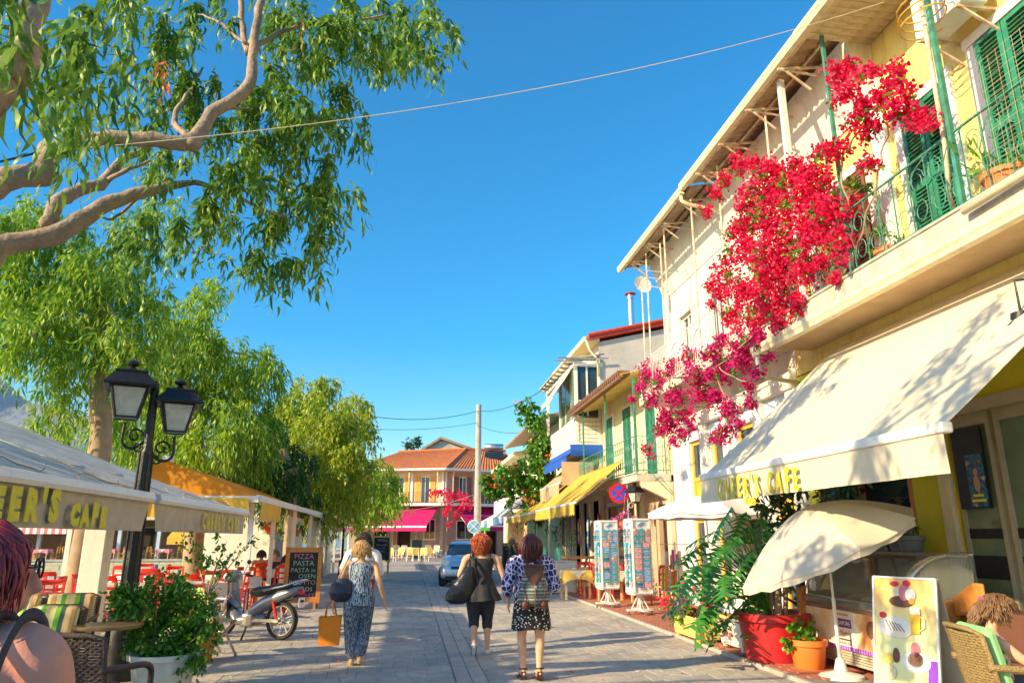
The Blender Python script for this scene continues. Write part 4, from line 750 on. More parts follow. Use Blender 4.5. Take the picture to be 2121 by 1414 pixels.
p=GY(205,950,17); t1=tree('eucalyptus_tree','tall eucalyptus with spotted bare trunk rising behind the grey canopy',(p.x-.1,17),[(207,930,17),(203,800,17.1),(215,690,17.2),(190,600,17.3)],[.24,.23,.2,.17,.12],
 [(60,490,60),(20,560,70),(100,540,60),(30,640,60),(90,620,70),(150,600,70),(210,590,60),(260,620,55),(300,640,40),(320,600,30),(60,700,50),(120,690,60),(180,700,60),(250,690,55),(300,700,40),(130,750,45),(110,800,35),(120,850,35),(100,880,22),(145,860,18),(230,750,45),(280,750,40),(200,540,50),(50,440,40),(90,450,40),(5,700,25),(5,740,18),(240,540,45),(340,660,35),(170,480,40),(340,440,40),(300,470,40),(320,520,35),(230,470,30),(20,460,40),(0,500,40)],17,1.5,M('leaf_mid'),110,.15,.022,21)
p=GY(420,1000,25); tree('eucalyptus_tree','broad eucalyptus behind the twin street lanterns',(p.x,25),[(410,1000,25),(400,880,25),(380,780,25),(360,720,25.2)],[.3,.28,.24,.2,.14],
 [(430,600,32),(455,590,18),(410,630,35),(370,660,40),(350,710,50),(400,700,50),(440,720,45),(480,740,50),(530,740,42),(560,750,25),(550,780,35),(320,760,50),(380,770,55),(440,790,55),(500,800,50),(340,830,55),(400,850,60),(470,860,55),(530,840,45),(300,880,50),(360,910,60),(430,920,60),(500,910,50),(550,880,40),(400,980,50),(460,980,50),(510,960,40),(310,940,40),(250,920,35),(470,1010,25),(220,880,28),(185,850,22),(240,840,30),(280,830,40),(545,930,30),(490,1015,18)],25,2.0,M('leaf_mid'),85,.16,.03,22,tw=.8)
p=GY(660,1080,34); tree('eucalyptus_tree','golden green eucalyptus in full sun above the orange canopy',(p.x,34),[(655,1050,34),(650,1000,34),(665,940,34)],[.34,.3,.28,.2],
 [(640,810,40),(670,800,28),(620,840,45),(680,850,50),(730,840,35),(755,840,18),(600,880,45),(660,900,60),(720,900,50),(760,890,25),(590,930,45),(650,960,60),(710,960,60),(755,950,30),(610,990,50),(670,1010,55),(730,1010,45),(590,1030,30),(640,1040,40),(700,1045,35),(570,960,35),(560,1000,30),(550,880,30),(580,850,30)],34,2.4,M('leaf_gold'),70,.19,.04,23,tw=.9)
p=GY(610,1080,30); tree('eucalyptus_tree','darker eucalyptus crowded between the broad one and the golden one',(p.x,29.5),[(605,1060,29.5),(600,1000,29.5),(585,930,29.5)],[.3,.26,.22,.18],
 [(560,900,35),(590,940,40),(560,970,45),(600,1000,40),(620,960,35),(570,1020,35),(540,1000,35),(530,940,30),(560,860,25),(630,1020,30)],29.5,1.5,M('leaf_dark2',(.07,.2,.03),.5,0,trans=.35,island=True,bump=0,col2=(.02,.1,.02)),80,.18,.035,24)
p=GY(765,1110,47); tree('eucalyptus_tree','small dark eucalyptus farthest down the street by the magenta awning',(p.x,47),[(765,1090,47),(770,1040,47),(790,1000,47)],[.18,.16,.14,.1],
 [(800,985,30),(825,1000,20),(780,1010,30),(815,1030,25),(790,1050,28),(770,1040,25),(760,1075,16),(835,1020,12),(765,1000,25),(775,965,22),(740,1060,22),(760,1020,30)],47,1.5,M('leaf_mid'),45,.22,.045,25,tw=.9)
t=thing('pine_tree','small pine standing on the hill behind the grey gable house','tree',(GY(855,930,95).x,95,0),world=True)
limb('trunk',[Vector((GY(855,930,95).x,95,0)),GY(855,925,95)],[.3,.15],t,bk_,True); foliage('crown',clumps([(845,925,10),(858,920,12),(870,928,9),(850,935,10),(862,912,6),(842,915,5)],95,.5),M('leaf_dark'),t,60,4,.5,.5,.14,26,droop=0,spread=1)
# ================ bougainvillea and vines on the right
bo=thing('bougainvillea','huge crimson bougainvillea spilling over the balcony and hanging down the white house','climbing plant',(6.3,12,0),world=True)
bl=[(1735,155,24),(1765,140,20),(1800,150,18),(1850,160,26),(1882,195,18),(1755,200,26),(1785,225,22),(1825,205,26),(1855,225,28),(1775,250,26),(1810,262,20),(1905,245,26),(1880,235,14),(1925,262,14),(1790,280,14),(1720,318,26),(1745,305,16),(1700,315,14),(1790,342,20),(1810,340,10),(1530,340,22),(1560,335,18),(1500,370,18),(1480,400,15),(1460,435,15),(1590,350,24),(1650,345,26),(1690,360,26),(1600,390,50),(1670,400,50),(1720,430,35),(1750,440,15),(1550,410,30),(1560,450,35),(1620,470,60),(1690,480,50),(1740,500,30),(1530,480,28),(1545,520,32),(1600,550,55),(1670,560,40),(1500,560,26),(1475,590,16),(1470,630,10),(1540,600,38),(1600,620,45),(1650,625,25),(1495,610,18),(1520,655,26),(1570,670,35),(1620,670,28),(1650,650,18),(1500,710,26),(1540,710,30),(1580,700,25),(1475,735,20),(1430,740,24),(1395,765,24),(1345,770,24),(1330,800,16),(1370,790,26),(1440,780,26),(1490,770,28),(1530,745,26),(1310,825,10),(1350,830,18),(1400,820,24),(1450,820,26),(1380,860,22),(1420,860,22),(1370,890,18),(1410,895,16),(1345,935,14),(1395,915,12),(1385,880,18),(1430,890,12),(1480,820,22),(1510,845,22),(1500,900,20),(1530,880,14),(1485,910,14),(1555,835,14),(1730,575,16),(1545,800,14),(1590,740,14),(1745,540,12),(1700,540,18),(1565,770,14)]
def vineclumps(l,X,dj,seed):
    rr=random.Random(seed); o=[]
    for a,b,r in l: p=GX(a,b,X+rr.uniform(-dj,dj)); o.append((p,1.06*r*(p-O).length/FPX))
    return o
vc=vineclumps(bl,5.95,.12,3)
g=np.random.default_rng(31)
def blossoms(name,cl,mat,parent,per,L,W,seed,fill=.3,flat=1.):
    g=np.random.default_rng(seed); P=[];Dn=[]
    for c,r in cl:
        n=int(per*r*r)+4; k=max(2,n//9); ctr=g.normal(size=(k,3)); ctr/=np.linalg.norm(ctr,axis=1)[:,None]; ctr=np.array(c)+ctr*r*(fill+(1-fill)*g.random((k,1)))
        idx=g.integers(0,k,n); d=g.normal(size=(n,3)); d/=np.linalg.norm(d,axis=1)[:,None]; P.append(ctr[idx]+d*L*.5+g.normal(size=(n,3))*r*.12); Dn.append(d+g.normal(size=(n,3))*.4)
    P=np.concatenate(P);Dn=np.concatenate(Dn); n=len(P); off=WO.get(parent.name,Vector()); me=leafmesh(name,P,Dn,L*(.7+.6*g.random(n)),W*(.7+.6*g.random(n)),mat,off,.3,1,seed)
    o=bpy.data.objects.new(name,me); COL.objects.link(o); o.parent=parent; o['kind']='stuff'; return o
M('bract_magenta',(.82,.015,.22),.6,0,trans=.4,island=True,bump=0,col2=(.4,.004,.14))
hi=[c for c,(a,b,r) in zip(vc,bl) if b<=690]; lo=[c for c,(a,b,r) in zip(vc,bl) if b>690]
blossoms('bracts',hi,M('bract'),bo,5200,.054,.05,32,fill=.25); blossoms('magenta_bracts',lo,M('bract_magenta'),bo,5200,.054,.05,132,fill=.25)
foliage('leaves',vc,M('leaf_bush'),bo,260,3,.12,.06,.035,33,droop=.2,shape=1)
rr=random.Random(5)
for a in (((6.9,11.4,5.2),(6.6,11.6,6.4),GX(1640,420,5.95)),((6.9,11.4,5.2),(6.2,11.9,5.8),GX(1600,600,5.95)),((6.2,11.9,5.6),GX(1560,690,5.95),GX(1480,760,5.95),GX(1390,780,5.95)),(GX(1590,780,6.0),GX(1540,790,5.95),GX(1490,760,5.95)),(GX(1820,300,6.1),GX(1790,240,6),GX(1750,180,5.95)),((6.1,9.3,5.2),GX(1810,400,6.1),GX(1830,300,6.1),GX(1850,230,5.95)),(GX(1760,430,6.1),GX(1740,340,6.0),GX(1790,260,6)),(GX(1390,780,5.95),GX(1380,850,5.95),GX(1350,930,5.95)),(GX(1480,760,5.95),GX(1510,850,5.95),GX(1490,910,5.95))):
    build(MB().tube(wob(a,.03,5,rr.randint(0,99)),.014,5),'stem',M('bark'),bo)
# smaller climbing plants
tv=thing('trumpet_vine','green trumpet vine with orange flowers bulging over the right pavement','climbing plant',(5.8,34,0),world=True)
tl=[(1010,1000,14,34),(1035,985,22,34),(1070,980,28,33),(1105,975,28,32),(1120,940,20,32),(1050,1010,18,34),(1085,1010,26,33),(1115,1005,22,32),(1130,960,16,31.5),(1120,900,16,32),(1105,850,16,33),(1090,860,14,33),(1120,870,14,32),(1075,830,6,33),(1095,835,10,33),(1110,1030,14,32),(1125,1060,12,31),(1105,1070,14,32),(1120,920,16,32),(1060,1030,8,33)]
tc_=clumps(tl,33,ks=1.35); foliage('leaves',tc_,M('leaf_bush'),tv,330,4,.35,.18,.1,41,droop=.6,shape=1); blossoms('flowers',[(c,r*1.05) for c,r in tc_[:9]+tc_[13:14]],M('flower_orange'),tv,26,.17,.13,42,fill=.8)
limb('stem',[Vector((6.8,33,0)),Vector((6.7,33,3)),tc_[3][0]],[.08,.06,.02],tv,bk_,True)
sv2=thing('shop_vine','dark hanging vine over the shop front under the mustard awning','climbing plant',(6.4,29,0),world=True)
foliage('leaves',clumps([(1150,1080,12,30),(1135,1095,14,30),(1165,1070,12,29),(1175,1110,12,28),(1190,1100,10,27.5),(1185,1130,10,27.5),(1150,1110,12,29),(1180,1150,8,27.5),(1130,1070,10,31),(1070,1080,10,36),(1085,1095,10,35)],29),M('leaf_dark2'),sv2,160,4,.4,.14,.03,43,droop=1.2,spread=.5); limb('stem',[Vector((6.6,28.6,0)),Vector((6.6,28.7,2.6))],[.03,.02],sv2,bk_,True)
fb=thing('bougainvillea','purple red bougainvillea climbing the corner of the tiled house','climbing plant',(3.2,65,0),world=True)
fc=clumps([(905,1022,10,63.5),(925,1018,14,63.5),(945,1025,14,63.5),(965,1030,14,63.3),(890,1020,8,63.8),(930,1040,14,63.3),(955,1045,14,63.2),(975,1045,10,63),(925,1060,12,63.2),(945,1070,12,63),(930,1080,8,63.3),(985,1035,8,63)],63,.3)
blossoms('bracts',fc,M('bract'),fb,200,.2,.18,44,fill=.15); limb('stem',[Vector((3.0,64.9,0)),fc[5][0]],[.08,.04],fb,bk_,True)
# ================ poles, wires, antennas
up=thing('utility_pole','round grey concrete utility pole beyond the parked car','pole',(4.25,48,0))
build(MB().lathe([(.25,0),(.24,1.4),(.235,2.5)],n=20),'painted_base',M('paint_white'),up,smooth='auto'); build(MB().lathe([(.233,2.5),(.17,10.3),(0,10.32)],n=20),'shaft',M('pole_concrete',(.42,.4,.36),.85,.15,2,.2),up,smooth='auto')
def wire(name,label,a,b,sag,r=.012,mat='metal_black',n=24):
    a=Vector(a);b=Vector(b); o=build(MB().tube([a.lerp(b,i/n)-Vector((0,0,sag*4*(i/n)*(1-i/n))) for i in range(n+1)],r,5),name,M(mat)); return tag(o,label,'cable')
wa=GY(85,314,6.35); wb_=GX(1830,5,6.1)
wire('overhead_cable','pale cable strung from the near eucalyptus limb to the roof eave of the cafe',wa,wb_,.32,.005,'fabric_cream',40)
wire('overhead_cable','dark cable running off the left edge from the eucalyptus limb',wa,GY(-150,362,5.9),.02,.011,'metal_black')
P0=Vector((4.25,48,9.9)); wire('overhead_cable','upper dark wire from the trees to the utility pole',GY(770,862,40),P0,.35,.02); wire('overhead_cable','upper dark wire from the utility pole to the veranda roof',P0,(6.2,27,8.2),.6,.018)
wire('overhead_cable','middle thin wire between the trees and the utility pole',GY(770,888,42),Vector((4.25,48,9.1)),.2,.014); wire('overhead_cable','lowest thin wire crossing right of the utility pole to the low house',Vector((4.25,48,8.9)),(6.9,34,7.0),.5,.014)
wire('overhead_cable','thin pale wire from the far tree to the balcony of the tiled house',GY(770,1058,47),GY(1000,1015,60),.5,.015,'fabric_cream')
# roof antennas
an=thing('satellite_dish','white round satellite dish on a rusty mast beside the white house','satellite dish',GX(1325,740,6.1),world=True); q=GX(1329,592,6.1); q0=GX(1325,770,6.1)
build(MB().tube([(q.x,q.y,q0.z),(q.x,q.y,q.z-.1)],.02,6),'mast',M('rust_white'),an); dm=MB().lathe([(0,.0),(.12,.01),(.2,.035),(.245,.06),(.25,.06),(.2,.02),(.12,-.01),(0,-.02)],n=24,cap=False)
do=build(dm,'dish',M('paint_white'),None,smooth='auto'); do.parent=an; do.rotation_euler=(R(80),0,R(8)); do.location=q-WO[an.name]+Vector((0,-.05,0))
def aerial(label,px,X,ztop,zbot,els,dy=1):
    p=GX(*px,X); r=thing('tv_aerial',label,'antenna',(p.x,p.y,zbot),world=True); build(MB().tube([(p.x,p.y,zbot),(p.x,p.y,ztop)],.022,6),'mast',M('rust_white'),r)
    for z,L,n in els:
        mb=MB().tube([(p.x-.9*L,p.y-.2,z),(p.x+.3*L,p.y+.1,z+.03)],.012,5)
        for k in range(n): x=p.x-.85*L+k*1.1*L/n; mb.tube([(x,p.y-.25,z+.01),(x,p.y+.25,z+.01)],.006,4)
        build(mb,'boom',M('galvanised'),r)
    return r
aerial('rusty mast with three horizontal aerials below the end of the eave',(1375,640),6.1,8.95,5.0,((8.15,.9,9),(7.95,.75,7),(7.72,.8,6)))
rx=thing('clothes_airer','curved pale blue clothes rails on the white balcony','clothes airer',GX(1450,690,6.1),world=True)
mb=MB()
for k in range(2):
    p=GX(1400+k*48,735-k*28,5.95); mb.tube([(p.x,p.y+.35*math.cos(a),p.z+.3*math.sin(a)) for a in np.linspace(0,PI,10)],.02,6)
build(mb,'rail',M('fabric_paleblue'),rx); 
pg=thing('clothes_pegs','cluster of coloured clothes pegs hanging from the white balcony rail','clothes pegs',GX(1420,735,5.9),world=True)
for k,cc in enumerate(('flower_red','flower_pink','fabric_yellow','fabric_turq','flower_red','flower_pink')): p=GX(1405+k*7,738-k*4,5.9); build(MB().bar(p,p+Vector((.02,.05,-.1)),.03),'peg',MT[cc],pg)
ch=thing('flue_pipe','shiny metal flue pipe with conical cap on the red gable roof','chimney',(8.2,28,0),world=True); p=GY(1308,665,28); p2=GY(1308,612,28)
build(MB().tube([(p.x,28,p.z-.4),(p.x,28,p2.z)],.14,14).lathe([(.16,0),(.16,.05),(.14,.05)],(p.x,28,p2.z-.15),14),'pipe',M('galvanised'),ch,smooth='auto'); build(MB().lathe([(.24,0),(.22,.04),(0,.1)],(p.x,28,p2.z+.05),14),'cap',M('roof_red'),ch)
# ================ street furniture
def lantern(root,c,s,name='lantern',rz=.5):
    c=Vector(c); q=lambda r,z:(r*s,z*s)
    def sq(mb,prof): mb.lathe([q(r*1.414,z) for r,z in prof],tuple(c),4,q0=PI/4+rz); return mb
    l=build(sq(MB(),[(.0,.44),(.25,.44),(.32,.42),(.33,.45),(.2,.62),(.21,.65),(.08,.69),(.0,.69)]),name,M('metal_black'),root,label=None)
    build(sq(MB(),[(.135,.0),(.225,.43)]),'lantern_glass',M('glass_lamp',(.75,.75,.66),.25,.25,3,.1,alpha=.85),l)
    mb=MB(); d=[(math.cos(PI/4+rz+k*PI/2),math.sin(PI/4+rz+k*PI/2)) for k in range(4)]
    for k in range(4):
        a,b=d[k],d[(k+1)%4]; f=lambda e,r,z:(c.x+e[0]*r*1.414*s,c.y+e[1]*r*1.414*s,c.z+z*s)
        mb.bar(f(a,.137,0),f(a,.23,.44),.03*s); mb.bar(f(a,.137,0),f(b,.137,0),.03*s); mb.bar(f(a,.228,.42),f(b,.228,.42),.03*s)
    build(mb,'lantern_frame',M('metal_black'),l)
    build(MB().lathe([q(r,z) for r,z in ((.02,.68),(.06,.7),(.03,.73),(.09,.76),(.1,.79),(.06,.82),(.02,.83),(0,.85))],tuple(c),14),'finial',M('metal_black'),l,smooth='auto'); return l
def scroll(c,dx,dy,s,r=.014,turn=1):
    return [(c[0]+dx*s*(1-a*.1)*math.cos(a),c[1]+dy*s*(1-a*.1)*math.cos(a),c[2]+s*(1-a*.1)*math.sin(a)*turn) for a in np.arange(0,7.4,.4)]
lp=thing('street_lamp','black cast-iron twin-lantern street lamp rising through the gap in the grey canopy','street lamp',(-3.42,9.97,0),world=True)
x,y=-3.42,9.97
build(MB().lathe([(.26,0),(.26,.12),(.22,.16),(.2,.5),(.17,.62),(.19,.66),(.19,.72),(.14,.78),(.12,.86)],(x,y,0),16),'base',M('metal_black'),lp,smooth='auto')
build(MB().lathe([(.105,.86),(.085,1.8),(.08,2.7),(.06,2.8),(.05,3.6),(.0,3.65)],(x,y,0),12),'shaft',M('metal_black'),lp)
mb=MB()
for k in range(8): a=k*PI/4; mb.tube([(x+.1*math.cos(a),y+.1*math.sin(a),.86),(x+.082*math.cos(a),y+.082*math.sin(a),2.7)],.014,5)
build(mb,'flutes',M('metal_black'),lp)
for sgn,dy,z in ((-1,-.12,3.0),(1,.15,2.86)):
    cx=x+sgn*.27; build(MB().tube(wob([(x,y,z-.1),(x+sgn*.14,y+dy*.5,z-.26),(x+sgn*.27,y+dy,z-.2),(cx,y+dy,z+.06)],0,5),.02,6).tube(scroll((x+sgn*.15,y+dy*.5,z-.1),1,0,.1),.014,5).tube(scroll((x+sgn*.1,y+dy*.5,z-.24),1,0,.07,turn=-1),.012,5),'arm',M('metal_black'),lp,smooth=True)
    lantern(lp,(cx,y+dy,z+.12),.92 if sgn<0 else .86,rz=.35)
p=GY(708,1165,36); l2=thing('street_lamp','distant single-lantern black street lamp beside the long canopy','street lamp',(p.x,36,0),world=True)
build(MB().lathe([(.16,0),(.14,.6),(.06,.7),(.05,3.0)],(p.x,36,0),10),'shaft',M('metal_black'),l2); lantern(l2,(p.x,36,3.0),.85)
p=GX(1316,1040,6.15); l3=thing('street_lamp','old pale lantern on a thin post beside the round no-stopping sign','street lamp',(p.x,p.y,0),world=True)
build(MB().tube([(p.x,p.y,0),(p.x,p.y,2.55)],.035,8).tube([(p.x,p.y,3.1),(p.x,p.y,3.8)],.02,6),'shaft',M('rust_white'),l3); lantern(l3,(p.x,p.y,2.6),.62); build(MB().tube(scroll((p.x-.12,p.y,2.5),1,0,.1),.014,5),'scroll',M('rust_white'),l3)
# no stopping sign
q=GY(1281,1021,20.3); sg=thing('road_sign','round no-stopping sign, blue with red rim and cross, by the yellow awning','road sign',(q.x+.3,20.35,0),world=True)
build(MB().tube([(q.x+.28,20.36,0),(q.x+.28,20.36,q.z+.3)],.035,8),'post',M('galvanised'),sg)
def disc(c,r,y,d): return MB().add([(c.x+r*math.cos(a),y,c.z+r*math.sin(a)) for a in np.linspace(0,2*PI,33)[:-1]]+[(c.x+r*math.cos(a),y+d,c.z+r*math.sin(a)) for a in np.linspace(0,2*PI,33)[:-1]],[tuple(range(32))[::-1],tuple(range(32,64))]+[(i,(i+1)%32,32+(i+1)%32,32+i) for i in range(32)])
red=M('sign_red',(.75,.01,.01),.4,.03,4,0); blu=M('sign_blue',(.05,.1,.75),.4,.03,4,0)
build(disc(q,.28,20.27,.02),'sign_plate',red,sg); build(disc(q,.21,20.262,.006),'sign_face',blu,sg)
build(MB().bar(q+Vector((-.155,-.045,-.155))+Vector((0,20.3-q.y,0)),q+Vector((.155,-.045,.155))+Vector((0,20.3-q.y,0)),.045,.006,up=(0,1,0)),'cross_bar',red,sg); build(MB().bar(q+Vector((-.155,-.049,.155))+Vector((0,20.3-q.y,0)),q+Vector((.155,-.049,-.155))+Vector((0,20.3-q.y,0)),.045,.006,up=(0,1,0)),'cross_bar',red,sg)
q=GY(981,1090,47.5); s2=thing('road_sign','small round pale blue sign mounted on the utility pole','road sign',(q.x,47.5,q.z),world=True)
build(disc(q,.42,47.4,.03),'sign_plate',M('paint_white'),s2); build(disc(q,.36,47.385,.01),'sign_face',M('sign_lightblue',(.2,.5,.85),.4),s2); build(MB().bar((q.x-.25,47.38,q.z-.25),(q.x+.25,47.38,q.z+.25),.05).bar((q.x-.25,47.375,q.z+.25),(q.x+.25,47.375,q.z-.25),.05),'cross_bar',M('paint_white'),s2)
q=GY(1004,1096,46); s3=thing('street_name_sign','small green sign on a thin post right of the utility pole','sign',(q.x,46,0),world=True); build(MB().tube([(q.x,46,0),(q.x,46,q.z+.1)],.04,6),'post',M('galvanised'),s3); build(MB().bx(q.x-.25,q.x+.3,45.92,45.95,q.z-.08,q.z+.12),'sign_plate',M('sign_green',(.1,.55,.08),.4),s3)
# ---- chairs and tables
def taverna_chair(label,mat):
    t=thing('taverna_chair',label,'chair')
    for sx in (-1,1):
        build(MB().bar((sx*.19,.18,0),(sx*.2,.2,.45),.035),'leg',mat,t); build(MB().bar((sx*.19,-.2,0),(sx*.2,-.2,.45),.035).bar((sx*.2,-.2,.45),(sx*.2,-.25,.92),.035),'leg',mat,t)
    for z,h in ((.86,.09),(.7,.05),(.57,.04)): build(MB().grid(lambda u,v:(-.2+.4*u,-.2-(z+h*v-.45)*.106-.03*math.sin(PI*u),z+h*v),6,1).grid(lambda u,v:(.2-.4*u,-.225-(z+h*v-.45)*.106-.03*math.sin(PI*u),z+h*v),6,1).bx(-.2,.2,-.25,-.215,z+h-.012,z+h),'back_rail',mat,t)
    build(MB().box((0,0,.45),(.42,.42,.03)),'seat',M('rush',(.6,.42,.15),.9,.2,30,.5),t,bevel=.01)
    build(MB().bar((-.19,.18,.2),(.19,.18,.2),.022).bar((-.19,-.2,.25),(.19,-.2,.25),.022).bar((-.19,.18,.15),(-.19,-.2,.15),.022).bar((.19,.18,.15),(.19,-.2,.15),.022),'stretcher',mat,t); return t
def cloth_table(label,legm,clothm,drop=.28,top2=None,s=.8):
    t=thing('taverna_table',label,'table')
    for a in (-1,1):
        for b in (-1,1): build(MB().box((a*(s/2-.05),b*(s/2-.05),.36),(.05,.05,.72)),'leg',legm,t)
    build(MB().box((0,0,.735),(s,s,.03)),'tabletop',legm,t)
    mb=MB(); n=48; h=s/2+.01
    def rim(i,k):
        a=2*PI*i/n; c_,s_=math.cos(a),math.sin(a); m=max(abs(c_),abs(s_)); x,y=c_/m*h,s_/m*h; corner=min(abs(c_),abs(s_))/m
        d=drop*(.75+.45*corner**3)*k; fl=(.02+.05*corner**2)*k*(1+.5*math.sin(i*2.1)); return (x*(1+fl),y*(1+fl),.757-d)
    vs=[(0,0,.757)]+[rim(i,k) for k in (0,.34,.67,1) for i in range(n)]; fs=[(0,1+i,1+(i+1)%n) for i in range(n)]+[(1+j*n+i,1+(j+1)*n+i,1+(j+1)*n+(i+1)%n,1+j*n+(i+1)%n) for j in range(3) for i in range(n)]
    c=build(mb.add(vs,fs),'tablecloth',clothm,t,smooth='auto')
    if top2:
        mb=MB(); mb.add([(x*.995 if abs(x)>.01 else 0,y*.995,z+.006) for x,y,z in [(0,0,.757)]+[(h*math.cos(k*PI/2)*1.06,h*math.sin(k*PI/2)*1.06,.757-(0)) for k in range(4)]],[(0,1,2),(0,2,3),(0,3,4),(0,4,1)]); 
        for k in range(4):
            a=(k+.0)*PI/2; ca,sa=math.cos(a),math.sin(a); P_=lambda u,w,z:(ca*u-sa*w,sa*u+ca*w,z); mb.add([P_(h*1.03,-.24,.755),P_(h*1.03,.24,.755),P_(h*1.09,0,.54),P_(h*1.05,-.1,.66),P_(h*1.06,.1,.66)],[(0,3,2,4,1)])
        build(mb,'overcloth',top2,c)
    return t
red_=M('paint_red'); rc0=taverna_chair('red wooden chair on the left terrace nearest the white pillar',red_); rt0=cloth_table('square table under a cream cloth on the left terrace behind the red chairs',M('wood_pale'),M('fabric_white'),top2=None)
spots=[(-6.0,13.0),(-7.2,15.0),(-5.6,16.0),(-7.6,18.0),(-5.9,19.4),(-4.2,16.4),(-4.0,18.6),(-7.3,21.5)]
k=0; posn=['nearest the pillar','behind the pillar','behind the lamp','at the quay edge','in mid terrace','behind the scooter','beside the pizza board','at the far end']
for i,(tx,ty) in enumerate(spots):
    if i==0: rt0.location=(tx,ty,0); rt0.rotation_euler.z=.1; rt0['group']='cream-clothed tables of the red chair terrace'; rt0['label']='cream-clothed taverna table '+posn[0]
    else: clone(rt0,(tx,ty,0),.1*i,'cream-clothed taverna table '+posn[i],'cream-clothed tables of the red chair terrace')
    for j,(dx,dy,rz) in enumerate(((0,-.62,0),(.62,0,PI/2),(0,.62,PI),(-.62,0,-PI/2))):
        lab='red taverna chair on the %s side of the table %s'%(('near','right','far','left')[j],posn[i])
        if k==0: o=rc0; o.location=(tx+dx,ty+dy,0); o.rotation_euler.z=rz; o['label']=lab; o['group']='red taverna chairs on the left terrace'
        else: clone(rc0,(tx+dx,ty+dy,0),rz+random.uniform(-.15,.15),lab,'red taverna chairs on the left terrace')
        k+=1
# right-hand tables by the postcard racks
yt=cloth_table('yellow-clothed table with cream corner cloth right behind the backpack walker',M('wood_pale'),M('cloth_yellow',(.85,.58,.12),.8,.06,3,.1),drop=.3,top2=M('cloth_cream',(.85,.78,.58),.8,.06,3,.1),s=.75); yt.location=(4.55,20.6,.03)
clone(yt,(5.35,19.4,.03),.15,'yellow-clothed table with cream corner cloth touching the postcard rack'); clone(yt,(5.3,22.3,.03),.05,'yellow-clothed table half hidden behind the other two')
for x,y,rz,lb in ((5.0,21.1,PI,'red chair behind the first yellow-clothed table'),(5.65,20.2,PI,'red chair behind the table next to the postcard rack'),(5.2,20.3,-1.4,'red chair between the two yellow-clothed tables'),(6.2,18.2,2.2,'red chair against the peach wall behind the postcard racks')): clone(rc0,(x,y,.03),rz,lb,'red chairs by the yellow-clothed tables')
lt=thing('counter_table','long table hidden by a plain cream cloth beside the backpack walker','table',(4.4,23.2,.03)); build(MB().bx(-.7,.7,-.35,.35,0,.9),'cloth',M('fabric_white'),lt,bevel=.03); build(MB().bx(-.72,.72,-.37,.37,.9,.93),'tabletop',M('fabric_white'),lt)
def metal_chair(label,fm,sm):
    t=thing('terrace_chair',label,'chair')
    for sx in (-1,1): build(MB().bar((sx*.24,.22,0),(sx*.22,.2,.42),.035),'leg',fm,t); build(MB().bar((sx*.24,-.28,0),(sx*.22,-.2,.42),.035).bar((sx*.22,-.2,.42),(sx*.22,-.33,.95),.035),'leg',fm,t); build(MB().bar((sx*.25,.22,.42),(sx*.25,.22,.64),.03).bar((sx*.25,.24,.64),(sx*.25,-.28,.66),.045,.025),'armrest',fm,t)
    build(MB().bx(-.22,.22,-.2,.22,.41,.44),'seat',sm,t); build(MB().prism([(-.2,-.21,.48),(.2,-.21,.48),(.2,-.325,.93),(-.2,-.325,.93)],(0,.02,0)),'backrest',sm,t); build(MB().bar((-.22,-.33,.95),(.22,-.33,.95),.04),'top_rail',fm,t); return t
wc=metal_chair('white-framed chair with yellow seat on the far terrace',M('paint_white'),M('sling_yellow',(.8,.55,.1),.7,.05)); bc=metal_chair('brown cushioned chair on the far terrace',M('paint_white'),M('wood_pale')); gc=metal_chair('pale sling chair at the dark shop table',M('metal_grey'),M('fabric_cream'))
tb=thing('terrace_table','white square table on the far terrace','table'); build(MB().box((0,0,.73),(.75,.75,.03)),'tabletop',M('paint_white'),tb); build(MB().lathe([(.25,0),(.04,.03),(.03,.7)],n=8),'pedestal',M('metal_grey'),tb)
fx=[(771,1167),(784,1167),(800,1166),(812,1168),(828,1167),(850,1168),(861,1168),(875,1169),(892,1168),(818,1160),(838,1161),(868,1161),(885,1161),(901,1163),(779,1161),(846,1165)]
for i,(a,b) in enumerate(fx):
    y=55.5+(1169-b)*.9; p=GY(a,1150,y); src=wc if i<9 else bc; lab=('white and yellow terrace chair in the front row' if i<9 else 'brown terrace chair in the second row')+', '+('leftmost','second from left','third from left','fourth from left','fifth from left','sixth from left','seventh from left','eighth from left','rightmost')[i if i<9 else i-9]
    o=src if i in (0,9) else clone(src,(0,0,0)); o.location=(p.x,y,.12 if y>60 else .01); o.rotation_euler.z=PI+random.uniform(-.5,.5) if i%3 else random.uniform(-.5,.5); o['label']=lab; o['group']='chairs of the far terrace'
for i,(a,y) in enumerate(((780,58),(822,58.6),(858,58.4),(884,58),(905,59))):
    p=GY(a,1150,y); o=tb if i==0 else clone(tb,(0,0,0)); o.location=(p.x,y,.01); o['label']='white square terrace table, '+('leftmost','second from left','middle one','second from right','rightmost')[i]+' on the far terrace'; o['group']='tables of the far terrace'
for i,(x,y) in enumerate(((5.6,25),(6.2,27.3),(5.3,27.6))):
    o=gc if i==0 else clone(gc,(0,0,0)); o.location=(x,y,.03); o.rotation_euler.z=(1.2,2,-1.5)[i]; o['label']=('pale sling chair nearest the teal shop door','pale sling chair against the pillars under the yellow awning','pale sling chair at the kerb side of the dark table')[i]; o['group']='sling chairs under the yellow awning'
dt=thing('dark_table','dark wooden table under the yellow awning','table',(6.2,26.2,.03)); build(MB().box((0,0,.95),(1.6,.8,.08)),'tabletop',M('wood_brown'),dt); [build(MB().box((a,b,.45),(.08,.08,.9)),'leg',M('wood_brown'),dt) for a in (-.7,.7) for b in (-.3,.3)]
